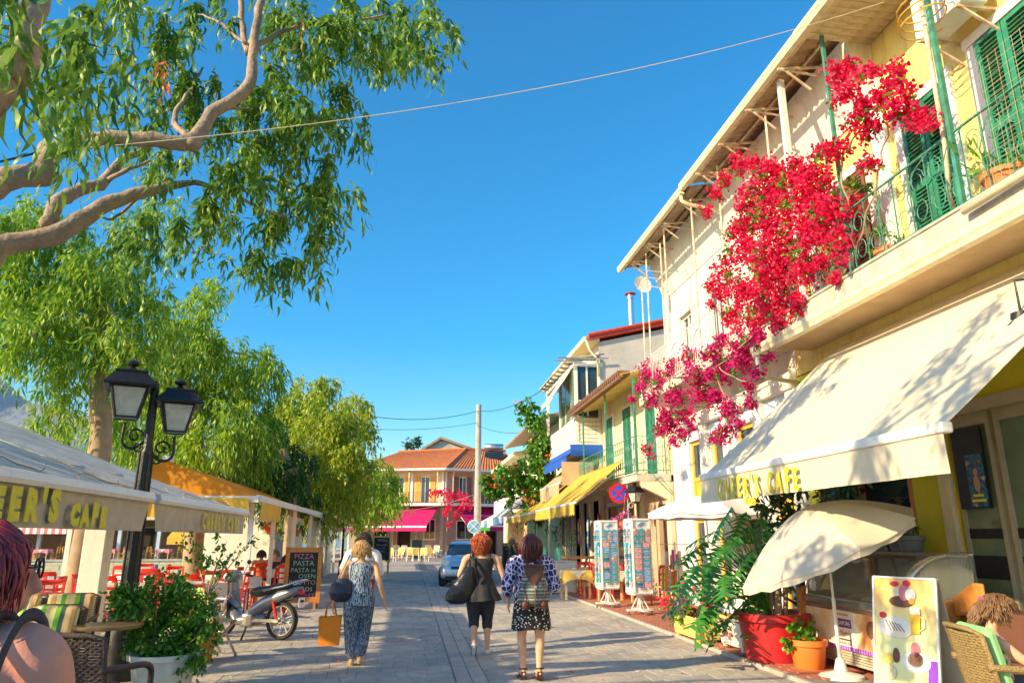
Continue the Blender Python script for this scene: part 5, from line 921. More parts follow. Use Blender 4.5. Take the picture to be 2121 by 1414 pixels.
# wicker armchairs with striped cushions
M('wicker',(.2,.14,.09),.5,.3,60,.9,bsc=110,col2=(.07,.045,.03)); M('wicker_dark',(.1,.065,.06),.45,.3,60,.9,bsc=110,col2=(.03,.02,.02)); M('wicker_tan',(.42,.3,.12),.5,.3,60,.9,bsc=110,col2=(.2,.13,.05))
st=[(.75,.6,.3),(.12,.45,.04),(.8,.72,.4),(.6,.38,.15),(.62,.45,.25),(.03,.12,.08),(.2,.5,.05),(.85,.75,.35)]; M('striped',(.5,.5,.3),.85,bump=.1,bsc=200,stripe=(0,.42,st))
def weave(mb,fn,nu,nv,th=.01):
    """woven strands: alternate over-under bands as geometry"""
    for j in range(nv):
        v0=(j+.08)/nv; v1=(j+.92)/nv
        for i in range(nu):
            u0,u1=i/nu,(i+1)/nu; o=th*(1 if (i+j)%2 else -.2); a=Vector(fn(u0,v0));b=Vector(fn(u1,v0));c=Vector(fn(u1,v1));d=Vector(fn(u0,v1)); n=(b-a).cross(d-a).normalized(); m=(a+b+c+d)/4+n*o
            mb.add([a,b,c,d,m],[(0,1,4),(1,2,4),(2,3,4),(3,0,4)])
    return mb
def armchair(label,wm,cush=True,cm='striped'):
    t=thing('wicker_armchair',label,'chair')
    bf=lambda u,v:(-.29+.58*u,-.26-.1*v-.06*math.sin(PI*u),.38+.52*v)
    o=build(weave(MB(),bf,22,26),'backrest',wm,t); o['kind']='stuff'; build(weave(MB(),lambda u,v:(.29-.58*u,-.275-.1*v-.06*math.sin(PI*u),.38+.52*v),22,26),'backrest_outside',wm,t)['kind']='stuff'
    build(MB().tube([(-.3,-.26,.38),(-.3,-.37,.9),(-.2,-.42,.93),(.2,-.42,.93),(.3,-.37,.9),(.3,-.26,.38)],.02,6),'back_frame',wm,t,smooth=True)
    build(MB().box((0,0,.38),(.6,.56,.07)),'seat',wm,t,bevel=.015)
    for sx in (-1,1): build(MB().tube(wob([(sx*.3,-.36,.68),(sx*.33,-.1,.67),(sx*.33,.18,.64),(sx*.31,.27,.5),(sx*.29,.27,0)],0,4),.026,6),'armrest',wm,t,smooth=True); build(MB().bar((sx*.27,-.24,0),(sx*.27,-.24,.37),.04),'leg',wm,t)
    if cush:
        build(MB().box((0,.02,.46),(.52,.5,.1)),'seat_cushion',M(cm),t,bevel=.04); m4=Matrix.Translation((0,-.25,.7))@Matrix.Rotation(.2,4,'X'); build(MB().box(None,(.54,.1,.5),M4=m4),'back_cushion',M(cm),t,bevel=.045)
    return t
a1=armchair('wicker armchair with green striped cushions, nearest the little round table',M('wicker')); a1.location=(-3.72,8.35,0); a1.rotation_euler.z=PI-.15
clone(a1,(-4.2,10.1,0),PI+.1,'wicker armchair with green striped cushions, just in front of the white pillar'); clone(a1,(-4.95,10.2,0),PI-.5,'wicker armchair with green striped cushions, partly behind the red-haired woman')
a2=armchair('dark brown wicker chair without cushion, in the lower left corner beside the lamp base',M('wicker_dark'),False); a2.location=(-2.42,6.55,0); a2.rotation_euler.z=-.25
tt=thing('round_table','small round brown cafe table behind the lamp post base','table',(-3.1,8.6,0)); build(MB().lathe([(0,.72),(.32,.72),(.33,.74),(.33,.755),(0,.757)],n=28),'tabletop',M('wood_brown2',(.35,.22,.1),.4,.2,4,.1),tt,smooth='auto'); build(MB().lathe([(.22,0),(.22,.02),(.03,.04),(.025,.72)],n=14),'pedestal',M('metal_black'),tt)
fd=thing('folding_chair','folding chair with green striped sling beside the silver scooter','chair',(-2.75,11.6,0),-.9); [build(MB().bar((sx*.25,-.3,0),(sx*.25,.2,.5),.03).bar((sx*.25,.25,0),(sx*.25,-.3,.95),.03),'frame',M('metal_grey'),fd) for sx in (-1,1)]; build(MB().prism([(-.24,-.13,.5),(.24,-.13,.5),(.24,-.3,.95),(-.24,-.3,.95)],(0,.01,0)),'sling',M('striped'),fd); build(MB().bx(-.24,.24,-.15,.2,.48,.5),'seat',M('striped'),fd)
# ---- potted plants
def pot(root,c,r,h,mat,rim=.04,n=24): return build(MB().lathe([(0,0),(r*.72,0),(r*.78,.02),(r*.95,h-rim*1.6),(r,h-rim*1.5),(r*1.06,h-rim*1.4),(r*1.07,h),(r*.98,h),(r*.95,h-.03),(0,h-.035)],c,n,cap=False),'pot',mat,root,smooth='auto')
b1=thing('potted_shrub','leafy green shrub in a round white pot beside the lamp base','potted plant',(-2.62,9.0,0),world=True); pot(b1,(-2.62,9.0,0),.36,.42,M('pot_white'))
sc_=clumps([(280,1230,30),(330,1220,40),(390,1240,35),(260,1260,32),(320,1270,45),(380,1290,45),(425,1290,28),(350,1320,45),(300,1330,32),(400,1340,28),(330,1360,28),(370,1200,22),(430,1250,22),(250,1235,18),(440,1310,15),(290,1375,12),(380,1370,20)],8.9,.15,5)
foliage('leaves',sc_,M('leaf_bush'),b1,3300,3,.14,.055,.03,51,droop=.4,shape=1,fill=.35); [limb('stem',[Vector((-2.62+random.uniform(-.1,.1),9.0,.38)),c+Vector((0,0,-.1))],[.012,.005],b1,M('bark'),True,n=5) for c,_ in sc_[::3]]
b2=thing('potted_shrub','taller thin-branched shrub behind the first one, reaching the valance of the canopy','potted plant',(-2.7,11.2,0),world=True); pot(b2,(-2.85,11.2,0),.25,.35,M('terracotta'))
sc2=clumps([(400,1120,20),(430,1140,25),(470,1120,22),(500,1125,15),(450,1165,25),(410,1160,22),(475,1160,20),(390,1195,22),(430,1205,25),(400,1140,18),(520,1120,10),(440,1235,20),(460,1190,15)],11.2,.15,6)
foliage('leaves',sc2,M('leaf_bush'),b2,620,3,.14,.06,.03,52,droop=.3,shape=1); [limb('stem',[Vector((-2.85,11.2,.3)),Vector((-2.8,11.2,.8)),c],[.015,.012,.004],b2,M('bark'),True,n=5) for c,_ in sc2[::2]]
# philodendron with big cut leaves
ph=thing('potted_philodendron','huge cut-leaf philodendron in a wide dark red pot','potted plant',(4.95,10.0,.03),world=True); pot(ph,(4.95,10.0,.03),.47,.62,M('pot_red'),.07,32); build(MB().lathe([(0,.56),(.42,.56)],(4.95,10,.03),20,cap=False),'soil',M('soil'),ph)
def cutleaf(L,W,seed):
    W*=1.25
    rr=random.Random(seed); out=[]; n=6
    for s in (1,-1):
        for k in range(n):
            t=.02+.9*k/n; w_=W*math.sin(PI*min(1,.18+t*.85))**.8*(1 if k else .7); out.append((s*.012,t*L,-.01)); out.append((s*w_*rr.uniform(.85,1.05),t*L-.0*L+w_*.38,-.25*w_)); out.append((s*w_*.9,t*L+.085*L+w_*.3,-.22*w_)); out.append((s*w_*.5,t*L+.135*L,-.04))
    mb=MB(); m=4*n
    for si in range(2):
        b=si*m; pts=out[b:b+m]
        for k in range(n):
            q=[(0,pts[4*k][1],0),pts[4*k+1],pts[4*k+2],pts[4*k+3],(0,min(L,(pts[4*k][1]+.155*L)),0)]; q=[(x,y,z-.35*(y/L)**2*L*.5) for x,y,z in q]; mb.add(q,[(0,1,2,3,4) if si==0 else (4,3,2,1,0)])
    return mb.mesh('leaf',M('leaf_phil'))
cl=[cutleaf(.52,.24,k) for k in range(3)]
pl=[(1500,1070),(1545,1060),(1480,1100),(1530,1110),(1440,1140),(1480,1150),(1460,1190),(1510,1180),(1430,1210),(1470,1230),(1500,1220),(1450,1170),(1520,1140),(1550,1090),(1590,1100),(1480,1260),(1510,1280),(1550,1240),(1440,1235),(1495,1130),(1420,1180),(1560,1140),(1600,1150),(1530,1260),(1465,1120),(1515,1050),(1575,1070),(1490,1300),(1540,1200),(1455,1250),(1500,1190),(1475,1170)]
base=Vector((4.95,10,.6)); mb=MB()
for k,(a,b) in enumerate(pl):
    p=GY(a,b,10.0+random.uniform(-.45,.35)); d=(p-base); hd=math.atan2(d.y,d.x)
    pc=piece(cl[k%3],'leaf',ph,p,(R(random.uniform(-65,-15)),random.uniform(-.4,.4),hd-PI/2+random.uniform(-.5,.5)+(random.uniform(-.7,.9))),[random.uniform(.8,1.15)]*3); mb.tube(wob([base,base.lerp(p,.55)+Vector((0,0,.18)),p],0,4),.011,5)
build(mb,'leaf_stalks',M('leaf_phil'),ph,smooth=True)['kind']='stuff'
for k in range(5): build(MB().tube(wob([base+Vector((.1*k-.2,0,-.05)),base+Vector((.13*k-.22,.05,.5)),base+Vector((.25*k-.4,.1,.95))],.01,4,k),[.035 if k!=3 else .06]*9,8),'stem',M('bark'),ph,smooth=True)
# dark shrubs under the awning in front of the window
ds=thing('potted_shrub','dark broad-leaved shrub under the cream awning behind the philodendron','potted plant',(6.2,11.3,.03),world=True); pot(ds,(6.2,11.3,.03),.4,.5,M('terracotta'))
dc=clumps([(1640,1030,30),(1690,1015,28),(1740,1010,25),(1790,1005,25),(1840,1000,20),(1600,1060,35),(1640,1090,40),(1600,1120,35),(1580,1160,30),(1620,1180,35),(1660,1060,30),(1560,1030,25),(1610,1030,25),(1700,1050,25),(1760,1030,20),(1590,1210,25),(1640,1140,30),(1650,1220,25)],11,.35,7); foliage('leaves',dc,M('leaf_dark3',(.09,.2,.04),.35,0,trans=.2,island=True,bump=0,col2=(.03,.09,.02)),ds,430,4,.22,.13,.045,53,droop=.35,spread=1,shape=1); [limb('stem',[Vector((6.2,11.3,.5)),c],[.03,.01],ds,M('bark'),True,n=6) for c,_ in dc[::3]]
# orange pot
op=thing('potted_seedling','small leafy plant in an orange plastic pot by the freezer','potted plant',(5.05,9.35,.03),world=True); pot(op,(5.05,9.3,.03),.23,.36,M('pot_orange',(.75,.2,.03),.5,.08,4,.05),.05)
foliage('leaves',clumps([(1655,1305,16),(1670,1320,14),(1640,1322,14),(1665,1292,10),(1680,1300,8)],9.3,.05),M('leaf_bush'),op,2200,3,.1,.07,.045,54,droop=.3,shape=1)
def planter(name,label,x0,x1,y0,y1,h,mat,cls,Y,seed,mats):
    t=thing(name,label,'planter',((x0+x1)/2,(y0+y1)/2,.03),world=True); z=.03
    bx=build(MB().prism([(x0+.03,y0+.03,z+.06),(x1-.03,y0+.03,z+.06),(x1,y0,z+h),(x0,y0,z+h)],(0,.03,0)).prism([(x0+.03,y1-.06,z+.06),(x1-.03,y1-.06,z+.06),(x1,y1-.03,z+h),(x0,y1-.03,z+h)],(0,.03,0)).prism([(x0+.03,y0+.06,z+.06),(x0+.03,y1-.06,z+.06),(x0,y1-.03,z+h),(x0,y0+.03,z+h)],(.03,0,0)).prism([(x1-.03,y0+.06,z+.06),(x1-.03,y1-.06,z+.06),(x1,y1-.03,z+h),(x1,y0+.03,z+h)],(-.03,0,0)),'box',mat,t,bevel=.006)
    build(MB().bx(x0+.05,x1-.05,y0+.05,y1-.05,z+h-.07,z+h-.04),'soil',M('soil'),t)
    for a in (x0+.05,x1-.1):
        for b in (y0+.04,y1-.09): build(MB().bx(a,a+.05,b,b+.05,z,z+.08),'foot',mat,t)
    for xx in (x0,x1): build(MB().bx(xx-.02,xx+.02,y0-.02,y0+.03,z+.03,z+h+.02),'corner_post',mat,t)
    cs=clumps(cls,Y,.12,seed); foliage('leaves',cs,M('leaf_bush'),t,900,3,.1,.05,.03,seed,droop=.3,shape=1)
    for i,m_ in enumerate(mats): blossoms('flowers',cs[i::2] if len(mats)>2 else cs,M(m_),t,700 if len(mats)>2 else 450,.06,.055,seed+i+1,fill=.7)
    return t
planter('flower_box','yellow wooden box overflowing with red, white and purple petunias',4.5,5.15,11.6,12.75,.38,M('box_yellow',(.8,.6,.16),.6,.1,4,.1),[(1385,1240,18),(1410,1250,22),(1440,1240,22),(1400,1275,18),(1430,1280,18),(1455,1260,16),(1375,1260,10),(1455,1300,12),(1470,1230,18),(1420,1225,12)],12.2,61,('flower_red','flower_white','flower_red'))
planter('flower_box','white wooden box with red geraniums half hidden behind the philodendron',4.75,5.5,10.55,11.4,.4,M('paint_white'),[(1500,1300,16),(1530,1215,14),(1550,1225,12),(1480,1290,16),(1455,1290,10),(1540,1240,10),(1465,1325,8),(1600,1215,10)],11.0,65,('flower_red',))
hb=thing('hanging_basket','basket of magenta petunias hanging above the postcard racks','hanging basket',GY(1290,1080,19.5),world=True); hc=clumps([(1275,1070,10),(1295,1065,11),(1310,1072,9),(1285,1085,9),(1268,1080,6),(1300,1085,6)],19.5); blossoms('flowers',hc,M('flower_pink'),hb,1100,.07,.06,66,fill=.6); foliage('leaves',hc,M('leaf_bush'),hb,300,3,.1,.06,.03,67); p=GY(1290,1080,19.5); build(MB().lathe([(.05,-.2),(.17,-.02),(.18,0)],tuple(p),14).tube([p,p+Vector((.1,0,.75))],.006,4),'basket',M('terracotta'),hb)
for i,(a,b,yy) in enumerate(((612,1098,26),(560,1092,23),(700,1085,38))):
    p=GY(a,b,yy); t=thing('hanging_basket',['orange hanging pot with green ferns under the long canopy','hanging flower basket under the orange canopy by the pizza board','purple hanging basket near the distant street lamp'][i],'hanging basket',p,world=True); build(MB().lathe([(.08,-.2),(.2,0),(.21,.03)],tuple(p),14).tube([p,p+Vector((0,0,.7))],.006,4),'pot',M('pot_orange'),t); foliage('leaves',[(p+Vector((0,0,.12)),.25),(p+Vector((-.2,0,.05)),.18),(p+Vector((.2,0,.05)),.18)],M('leaf_bush'),t,500,3,.2,.1,.04,70+i,shape=1)
    if i: blossoms('flowers',[(p+Vector((0,0,.1)),.3)],M('flower_orange' if i==1 else 'flower_pink'),t,300,.08,.06,73+i,fill=.7)
for i,(px,X,r,h,m_,lab) in enumerate((((1850,560),6.35,.2,.3,'terracotta','terracotta pot on the balcony floor by the green shutters'),((1775,445),6.45,.17,.26,'pot_red','red pot on a wall shelf beside the brown shutters'),((1755,600),6.3,.11,.16,'pot_white','small white pot with bright leaves on the balcony edge'),((2095,410),6.35,.24,.3,'terracotta','long terracotta pot of green blades at the right end of the balcony'))):
    p=GX(*px,X); t=thing('balcony_plant',lab,'potted plant',p,world=True); pot(t,tuple(p),r,h,M(m_)); foliage('leaves',[(p+Vector((0,0,h+.12)),r*1.2)],M('leaf_bush'),t,900 if i!=3 else 500,3,.14 if i!=3 else .3,.08 if i!=3 else .2,.03,80+i,droop=.1 if i!=3 else -.8,shape=1)
p=GX(1800,650,6.3)
# ---- postcards and racks
pcm=[poster_mat('postcard_%s'%n,i,c,7) for i,(n,c) in enumerate((('sea',[(.01,.12,.45),(.02,.3,.65),(.3,.4,.45),(.02,.25,.6)]),('bay',[(.02,.25,.6),(.05,.4,.6),(.1,.25,.05),(.6,.55,.4)]),('sky',[(.05,.3,.75),(.15,.4,.75),(.5,.55,.55)]),('deep',[(.0,.05,.3),(.01,.15,.5),(.05,.2,.1)]),('dusk',[(.6,.15,.25),(.7,.4,.4),(.05,.2,.5)]),('town',[(.7,.6,.4),(.1,.3,.6),(.5,.2,.1),(.75,.7,.6)])))]
def rack(label,loc,rz,s):
    t=thing('postcard_rack',label,'postcard rack',loc,rz); w_=.212; build(MB().bx(-w_,w_,-w_,w_,.42,2.02),'case',M('paint_white'),t,bevel=.008)
    cm=[MB().bx(-.07,.07,-.004,.004,-.052,.052).mesh('postcard',m_) for m_ in pcm]; cv=[MB().bx(-.048,.048,-.004,.004,-.065,.065).mesh('postcard',m_) for m_ in pcm]; rr=random.Random(int(loc[1]*10))
    for f in range(4):
        ca,sa=math.cos(f*PI/2),math.sin(f*PI/2); P_=lambda u,d,z:(ca*u+sa*(w_+d),sa*u-ca*(w_+d),z)
        build(MB().bar(P_(-w_+.01,.012,.45),P_(-w_+.01,.012,2.0),.02).bar(P_(w_-.01,.012,.45),P_(w_-.01,.012,2.0),.02).bar(P_(-w_,.012,1.99),P_(w_,.012,1.99),.02).bar(P_(-w_,.012,.46),P_(w_,.012,.46),.02),'edge_frame',M('paint_white'),t)
        z=1.74
        for r_ in range(10):
            xs=(-.14,0,.14) if r_<2 else (-.1,.1)
            for u in xs: piece((cv if r_<2 else cm)[rr.choice([0,0,1,1,2,3,3,4,5])],'postcard',t,P_(u,.03,z),(R(-8),0,f*PI/2))
            mb=MB()
            for u in xs: mb.bar(P_(u-.06,.045,z-.03),P_(u+.06,.045,z-.03),.005).bar(P_(u-.06,.045,z-.07),P_(u+.06,.045,z-.07),.005)
            build(mb,'wire_pocket',M('metal_white'),t); z-=.14 if r_<2 else .118
        if f in (0,3): build(MB().tube([P_(-.1+.2*k/8,.012,1.86+.07*math.sin(k/8*2.2)) for k in range(9)],[.004+.012*math.sin(k/8*PI) for k in range(9)],5).tube([P_(-.06+.14*k/8,.012,1.84+.06*math.sin(k/8*2.6)) for k in range(9)],[.003+.008*math.sin(k/8*PI) for k in range(9)],5),'swoosh_emblem',M('sign_lightblue'),t)
    build(MB().tube([(0,0,.1),(0,0,.44)],.03,8),'column',M('paint_white'),t); build(MB().bx(-.3,.3,-.05,.05,.09,.13).bx(-.05,.05,-.3,.3,.092,.128),'base',M('paint_white'),t)
    mb=MB()
    for k in range(4): a=k*PI/2+PI/4; mb.tube([(.2*math.cos(a),.2*math.sin(a),.12),(.03*math.cos(a),.03*math.sin(a),.42)],.012,6)
    build(mb,'brace',M('paint_white'),t)
    for a,b in ((-.28,0),(.28,0),(0,-.28),(0,.28)): build(MB().tube([(a-.015,b,.045),(a+.015,b,.045)],.045,12),'caster',M('metal_grey'),t)
    return t
rack('left one of two tall white postcard racks, a little farther back',(4.75,17.9,.03),.1,1); rack('right one of two tall white postcard racks, nearer and larger',(4.98,16.1,.03),.12,1)
sr=thing('souvenir_stand','small stand of snorkels and coloured beach goods against the white house','shop display',(5.9,16.3,.03),world=True)
build(MB().tube([(5.9,16.3,0),(5.9,16.3,1.55)],.02,6).bar((5.55,16.3,1.5),(6.25,16.3,1.5),.015).bar((5.9,16,1.5),(5.9,16.6,1.5),.015).bx(5.6,6.2,16,16.6,.5,.52).bx(5.65,6.15,16.05,16.55,.03,.05),'frame',M('galvanised'),sr)
for k in range(12): x=5.62+random.uniform(0,.5); y=16.05+random.uniform(0,.5); h=random.uniform(.3,.55); z=.52 if k<6 else .95; build(MB().tube([(x,y,z),(x+.02,y,z+h)],.035,7),'rolled_goods',M(random.choice(['wood_orange','flower_red','fabric_yellow','sign_lightblue','fabric_white','flower_pink'])),sr)
# ================ boards, parasols, freezer
def chalk(s,root,z,y,size,col,x=0,rx=PI/2-.12,sx=1): return text(s,'chalk_writing',M('chalk_'+col,{'w':(.8,.8,.76),'p':(.75,.35,.55),'g':(.45,.75,.5),'v':(.6,.2,.7),'o':(.85,.6,.45)}[col],.9,.25,30,0),root,(x,y,z),(rx,0,0),size,.0015,-.002,sx=sx)
def easel(name,label,loc,rz,w,h,fm,lines,foot=.12,fr=.075,arch=0):
    t=thing(name,label,'menu board',loc,rz); T=.12; Y_=lambda z:(z-foot)*T
    def fpr(x0,x1,z0,z1,y0,th): return MB().prism([(x0,y0+Y_(z0),z0),(x1,y0+Y_(z0),z0),(x1,y0+Y_(z1),z1),(x0,y0+Y_(z1),z1)],(0,th,0))
    fpr_=lambda *a,**k:fpr(*a,**k)
    for a in (fpr(-w/2,-w/2+fr,foot,h,0,.04),fpr(w/2-fr,w/2,foot,h,0,.04),fpr(-w/2+fr,w/2-fr,h-fr*1.2,h+arch,0.002,.036),fpr(-w/2+fr,w/2-fr,foot+.02,foot+.02+fr*1.2,.002,.036)): build(a,'frame',M(fm),t,bevel=.006)
    build(fpr(-w/2+fr,w/2-fr,foot+.02+fr,h-fr,.015,.01),'chalkboard',M('slate',(.025,.025,.03),.8,.3,4,.1),t)
    for sx in (-1,1): build(MB().bar((sx*(w/2-.12),.02,foot+.02),(sx*(w/2-.12),-.015,0),.06,.03).bar((sx*(w/2-.06),Y_(h)+.05,h-.05),(sx*(w/2-.06),.5,0),.04,.03),'leg',M(fm),t)
    for s,z,sz,c,xx in lines: chalk(s,t,z,Y_(z)+.008,sz,c,xx)
    return t
p=GZ(622,1262); easel('menu_board','big orange-framed chalkboard reading PIZZA PASTA beside the parked scooter',(p.x,p.y,0),.12,.86,1.42,'wood_orange',[('PIZZA',1.15,.17,'p',0),('PASTA',.99,.17,'g',0),('PASTA in',.84,.15,'g',0),('OVEN',.7,.15,'g',.1),('RISOTTO',.56,.15,'o',0),('SALADS',.41,.14,'w',.0),('CURRY',.28,.12,'v',.1)],foot=.14,fr=.1)
p=GZ(788,1190); easel('menu_board','small chalkboard in a pale wood easel far down the street',(p.x,p.y,0),.05,.85,1.75,'wood_pale',[('MENU',1.5,.15,'w',0),('GRILL FISH',1.3,.11,'w',0),('SALAD',1.15,.12,'p',0),('WINE',1.0,.12,'g',0)],foot=.55,fr=.07)
p=GZ(1060,1190); easel('menu_board','arched orange chalkboard reading BREAKFAST between the two women walking',(p.x,p.y,0),-.1,.95,1.35,'wood_orange',[('BREAKFAST',1.12,.12,'w',0),('BURGER',.95,.12,'p',0),('SALADS',.78,.12,'v',0),('CREPES',.62,.13,'w',0),('PIZZA',.46,.12,'g',0)],foot=.1,fr=.07,arch=.08)
p=GZ(868,1152); bg_=easel('menu_board','green and white menu stand at the end of the row of terrace chairs',(p.x-.3,57.5,0),.3,.9,1.6,'paint_green',[],foot=.1,fr=.06)
# beach umbrella
def parasol(name,label,loc,R_,top,rim,tilt,mat,under,n=8,base=True,seg=6,polex=0,tdir=0):
    t=thing(name,label,'umbrella',loc); H=top-rim; mt=Matrix.Translation((polex,0,rim))@Matrix.Rotation(tdir,4,'Z')@Matrix.Rotation(tilt,4,'Y')@Matrix.Translation((0,0,0))
    def sp(a,r): # a in panels, r 0..1
        k=a%1; sag=.2*math.sin(PI*k)*r*r; rr=R_*r*(1-.1*math.sin(PI*k)*r*r); an=2*PI*a/n; return mt@Vector((rr*math.cos(an),rr*math.sin(an),H*(1-r**1.7)-sag*.25))
    mb=MB(); 
    for side in (0,1):
        mb.grid(lambda u,v:(sp(u*n,v) if not side else sp((1-u)*n,v)-Vector((0,0,.006))),n*6,8)
    build(mb,'canopy',mat,t,smooth='crease')
    mb=MB(); mb.grid(lambda u,v:sp(u*n,.985)+Vector((0,0,-.1*v*(1-.25*abs(math.sin(u*n*PI)))))+ (sp(u*n,1)-sp(u*n,.9)).normalized()*(.015*math.sin(u*n*2*PI*2)*v),n*8,2); build(mb,'valance',mat,t,smooth='auto')
    for k in range(n): build(MB().tube([sp(k,r)-Vector((0,0,.012)) for r in (0.02,.35,.7,.99)],.006,5),'rib',M('metal_white'),t)
    build(MB().tube([(polex,0,.0),(polex,0,rim*.6)],.022,10),'pole',M('paint_white'),t); tip=mt@Vector((0,0,H)); build(MB().tube([(polex,0,rim*.58),(polex*1.0,0,rim*.95),mt@Vector((0,0,0)),tip],.016,8),'upper_pole',M('paint_white'),t); build(MB().tube([tip,tip+(tip-mt@Vector((0,0,0))).normalized()*.07],[.02,.012],8),'tip',M('paint_white'),t)
    build(MB().sph((polex+.02,-.022,rim*.8),(.022,.016,.022)),'knob',M('knob_green',(.02,.35,.08),.4,.05),t)
    if base: build(MB().lathe([(0,0),(.26,0),(.25,.03),(.08,.07),(.05,.2),(.03,.22)],(polex,0,0),24),'base',M('paint_white'),t,smooth='auto')
    return t
parasol('beach_umbrella','tilted off-white beach umbrella shading the ice cream freezer',(5.14,8.74,.03),1.17,2.02,1.48,-.42,M('umbrella_cloth',(.72,.66,.54),.8,.05,2,.1,bsc=200,trans=.2),None,tdir=-.25)
parasol('parasol','flat pale grey parasol against the white house',(6.0,14.6,.03),1.25,2.45,2.08,0,M('fabric_blueish',(.66,.68,.7),.8,.05,2,.1),None,base=True)
# ice cream freezer
fz=thing('ice_cream_freezer','curved-glass ice cream freezer with wood ends and a picture front','freezer',(5.75,8.7,.03),world=True)
y0,y1=7.75,9.85; xf=5.35; xb=6.25
body=build(MB().bx(xf+.06,xb,y0,y1,.13,.83),'cabinet',M('paint_white'),fz)
build(MB().bx(xf-.02,xf+.1,y0-.02,y1+.02,.8,.9).bx(xf+.02,xf+.12,y0-.02,y1+.02,.74,.8),'bumper',M('galvanised'),fz,bevel=.02)
gl=MB(); arc=[(xf+.04+.78*(1-math.cos(a)),.88+.58*math.sin(a)) for a in np.linspace(0,1.75,12)]
gl.grid(lambda u,v:(lambda k:(np.interp(k,range(12),[q[0] for q in arc]),y0+.03+(y1-y0-.06)*v,np.interp(k,range(12),[q[1] for q in arc])))(u*11),11,2); build(gl,'curved_glass',M('glass_case',(.35,.38,.34),.03,.05,2,0,alpha=.38,spec=1.),fz,smooth=True)
for yy in (y0+.02,y1-.04): build(MB().prism([(a,yy,b) for a,b in arc]+[(xb,yy,.88)],(0,.012,0)),'end_glass',M('glass_case'),fz); build(MB().tube([(a,yy,b) for a,b in arc],.018,6),'glass_rim',M('galvanised'),fz)
build(MB().bx(xb-.3,xb,y0,y1,1.42,1.46),'top_shelf',M('metal_grey'),fz,bevel=.01)
for k in range(6): build(MB().bx(xf+.2,xb-.1,y0+.12+k*.32,y0+.4+k*.32,.82,.86).sph((xf+.5,y0+.26+k*.32,.86),(.22,.12,.06),10,6),'ice_cream_tub',M(('ice_cream_vanilla','ice_cream_berry','ice_cream_choc')[k%3],((.8,.7,.45),(.6,.2,.25),(.2,.09,.05))[k%3],.6,.1,20,.5),fz)
for (a,b) in ((y0-.05,y0),(y1,y1+.05)): build(MB().prism([(xf-.06,a,.1),(xf-.06,a,.95),(xf+.05,a,1.0),(xf+.1,a,.92),(xb,a,1.0),(xb+.1,a,.9),(xb+.1,a,.1)],(0,b-a,0)),'wood_end',M('wood_orange'),fz,bevel=.015)
bn=build(MB().bx(xf+.03,xf+.045,y0,y1,.3,.78),'picture_front',poster_mat('banner_print',5,[(.85,.6,.3),(.85,.75,.6),(.9,.85,.75),(.85,.55,.25),(.6,.25,.1)],2.2),fz)
build(MB().bx(xf+.022,xf+.029,8.75,9.2,.34,.77),'label_panel',M('paint_white'),bn); build(MB().bx(xf+.016,xf+.021,8.8,9.16,.56,.66),'label_plate',M('plum',(.15,.02,.25),.5,.05),bn); build(MB().bx(xf+.016,xf+.0215,8.82,9.14,.41,.43),'label_line',M('metal_grey'),bn)
build(MB().bx(xf+.02,xf+.029,y0,y1,.3,.345),'purple_strip',M('purple_stripes',(.3,.05,.6),.5,0,stripe=(1,.05),col2=(.5,.25,.75)),bn)
for s,z,sz,m_ in (('IL SAPORE',.585,.075,'paint_white'),("La Moda's",.475,.08,'wood_orange'),('with fresh milk',.365,.05,'wood_orange'),('gelateria italiana',.7,.045,'wood_orange')): text(s,'lettering',M(m_),bn,(xf+.0135-WO[bn.name].x+WO[bn.name].x,8.98,z),(PI/2,0,-PI/2),sz,.001)
for (yy,zz,r,m_) in ((9.6,.55,.13,'ice_cream_vanilla'),(9.5,.45,.09,'ice_cream_vanilla'),(9.72,.42,.07,'leaf_bush'),(8.4,.58,.12,'ice_cream_choc'),(8.2,.62,.1,'ice_cream_berry'),(8.3,.45,.14,'ice_cream_vanilla'),(8.06,.55,.08,'leaf_bush'),(7.9,.4,.11,'ice_cream_vanilla')): build(MB().sph((xf+.032,yy,zz),(.012,r,r*.9),14,8),'printed_scoop',M(m_),bn)
for k in range(5): build(MB().box((xf+.05,(y0+y1)/2,.155+k*.03),(.03,y1-y0-.06,.02)),'vent_slat',M('wall_grey'),fz)
for a in (xf+.15,xb-.1):
    for b in (y0+.15,y1-.15): build(MB().tube([(a,b-.02,.045),(a,b+.02,.045)],.045,12),'caster',M('metal_grey'),fz)
sw=thing('small_card_rack','narrow rack of small souvenir cards behind the orange pot','shop display',(5.5,10.15,.03),world=True); build(MB().bx(5.42,5.62,10.1,10.16,.0,.95),'board',M('wall_grey'),sw)
for k in range(8): build(MB().bx(5.44+.09*(k%2),5.51+.09*(k%2),10.085,10.097,.2+.17*(k//2),.32+.17*(k//2)),'card',M(['flower_red','fabric_white','wood_orange','sign_lightblue'][k%4]),sw)
ob=thing('wooden_stool','orange brown wooden stool behind the freezer end','stool',(5.7,10.1,.03)); build(MB().box((0,0,.42),(.35,.3,.03)),'seat',M('wood_orange'),ob); [build(MB().bar((a*.15,b*.12,.41),(a*.17,b*.14,0),.035),'leg',M('wood_orange'),ob) for a in (-1,1) for b in (-1,1)]
gp_=thing('potted_plant','grey pot with small green plant on the window ledge above the freezer','potted plant',(6.75,9.4,1.42),world=True); build(MB().bx(6.5,7.0,9.0,11.8,1.36,1.42),'ledge',M('wood_brown'),gp_); pot(gp_,(6.75,9.4,1.42),.17,.24,M('pot_grey',(.25,.26,.26),.6,.1)); foliage('leaves',[(Vector((6.75,9.4,1.74)),.14)],M('leaf_bush'),gp_,3500,3,.08,.05,.02,91,shape=1)
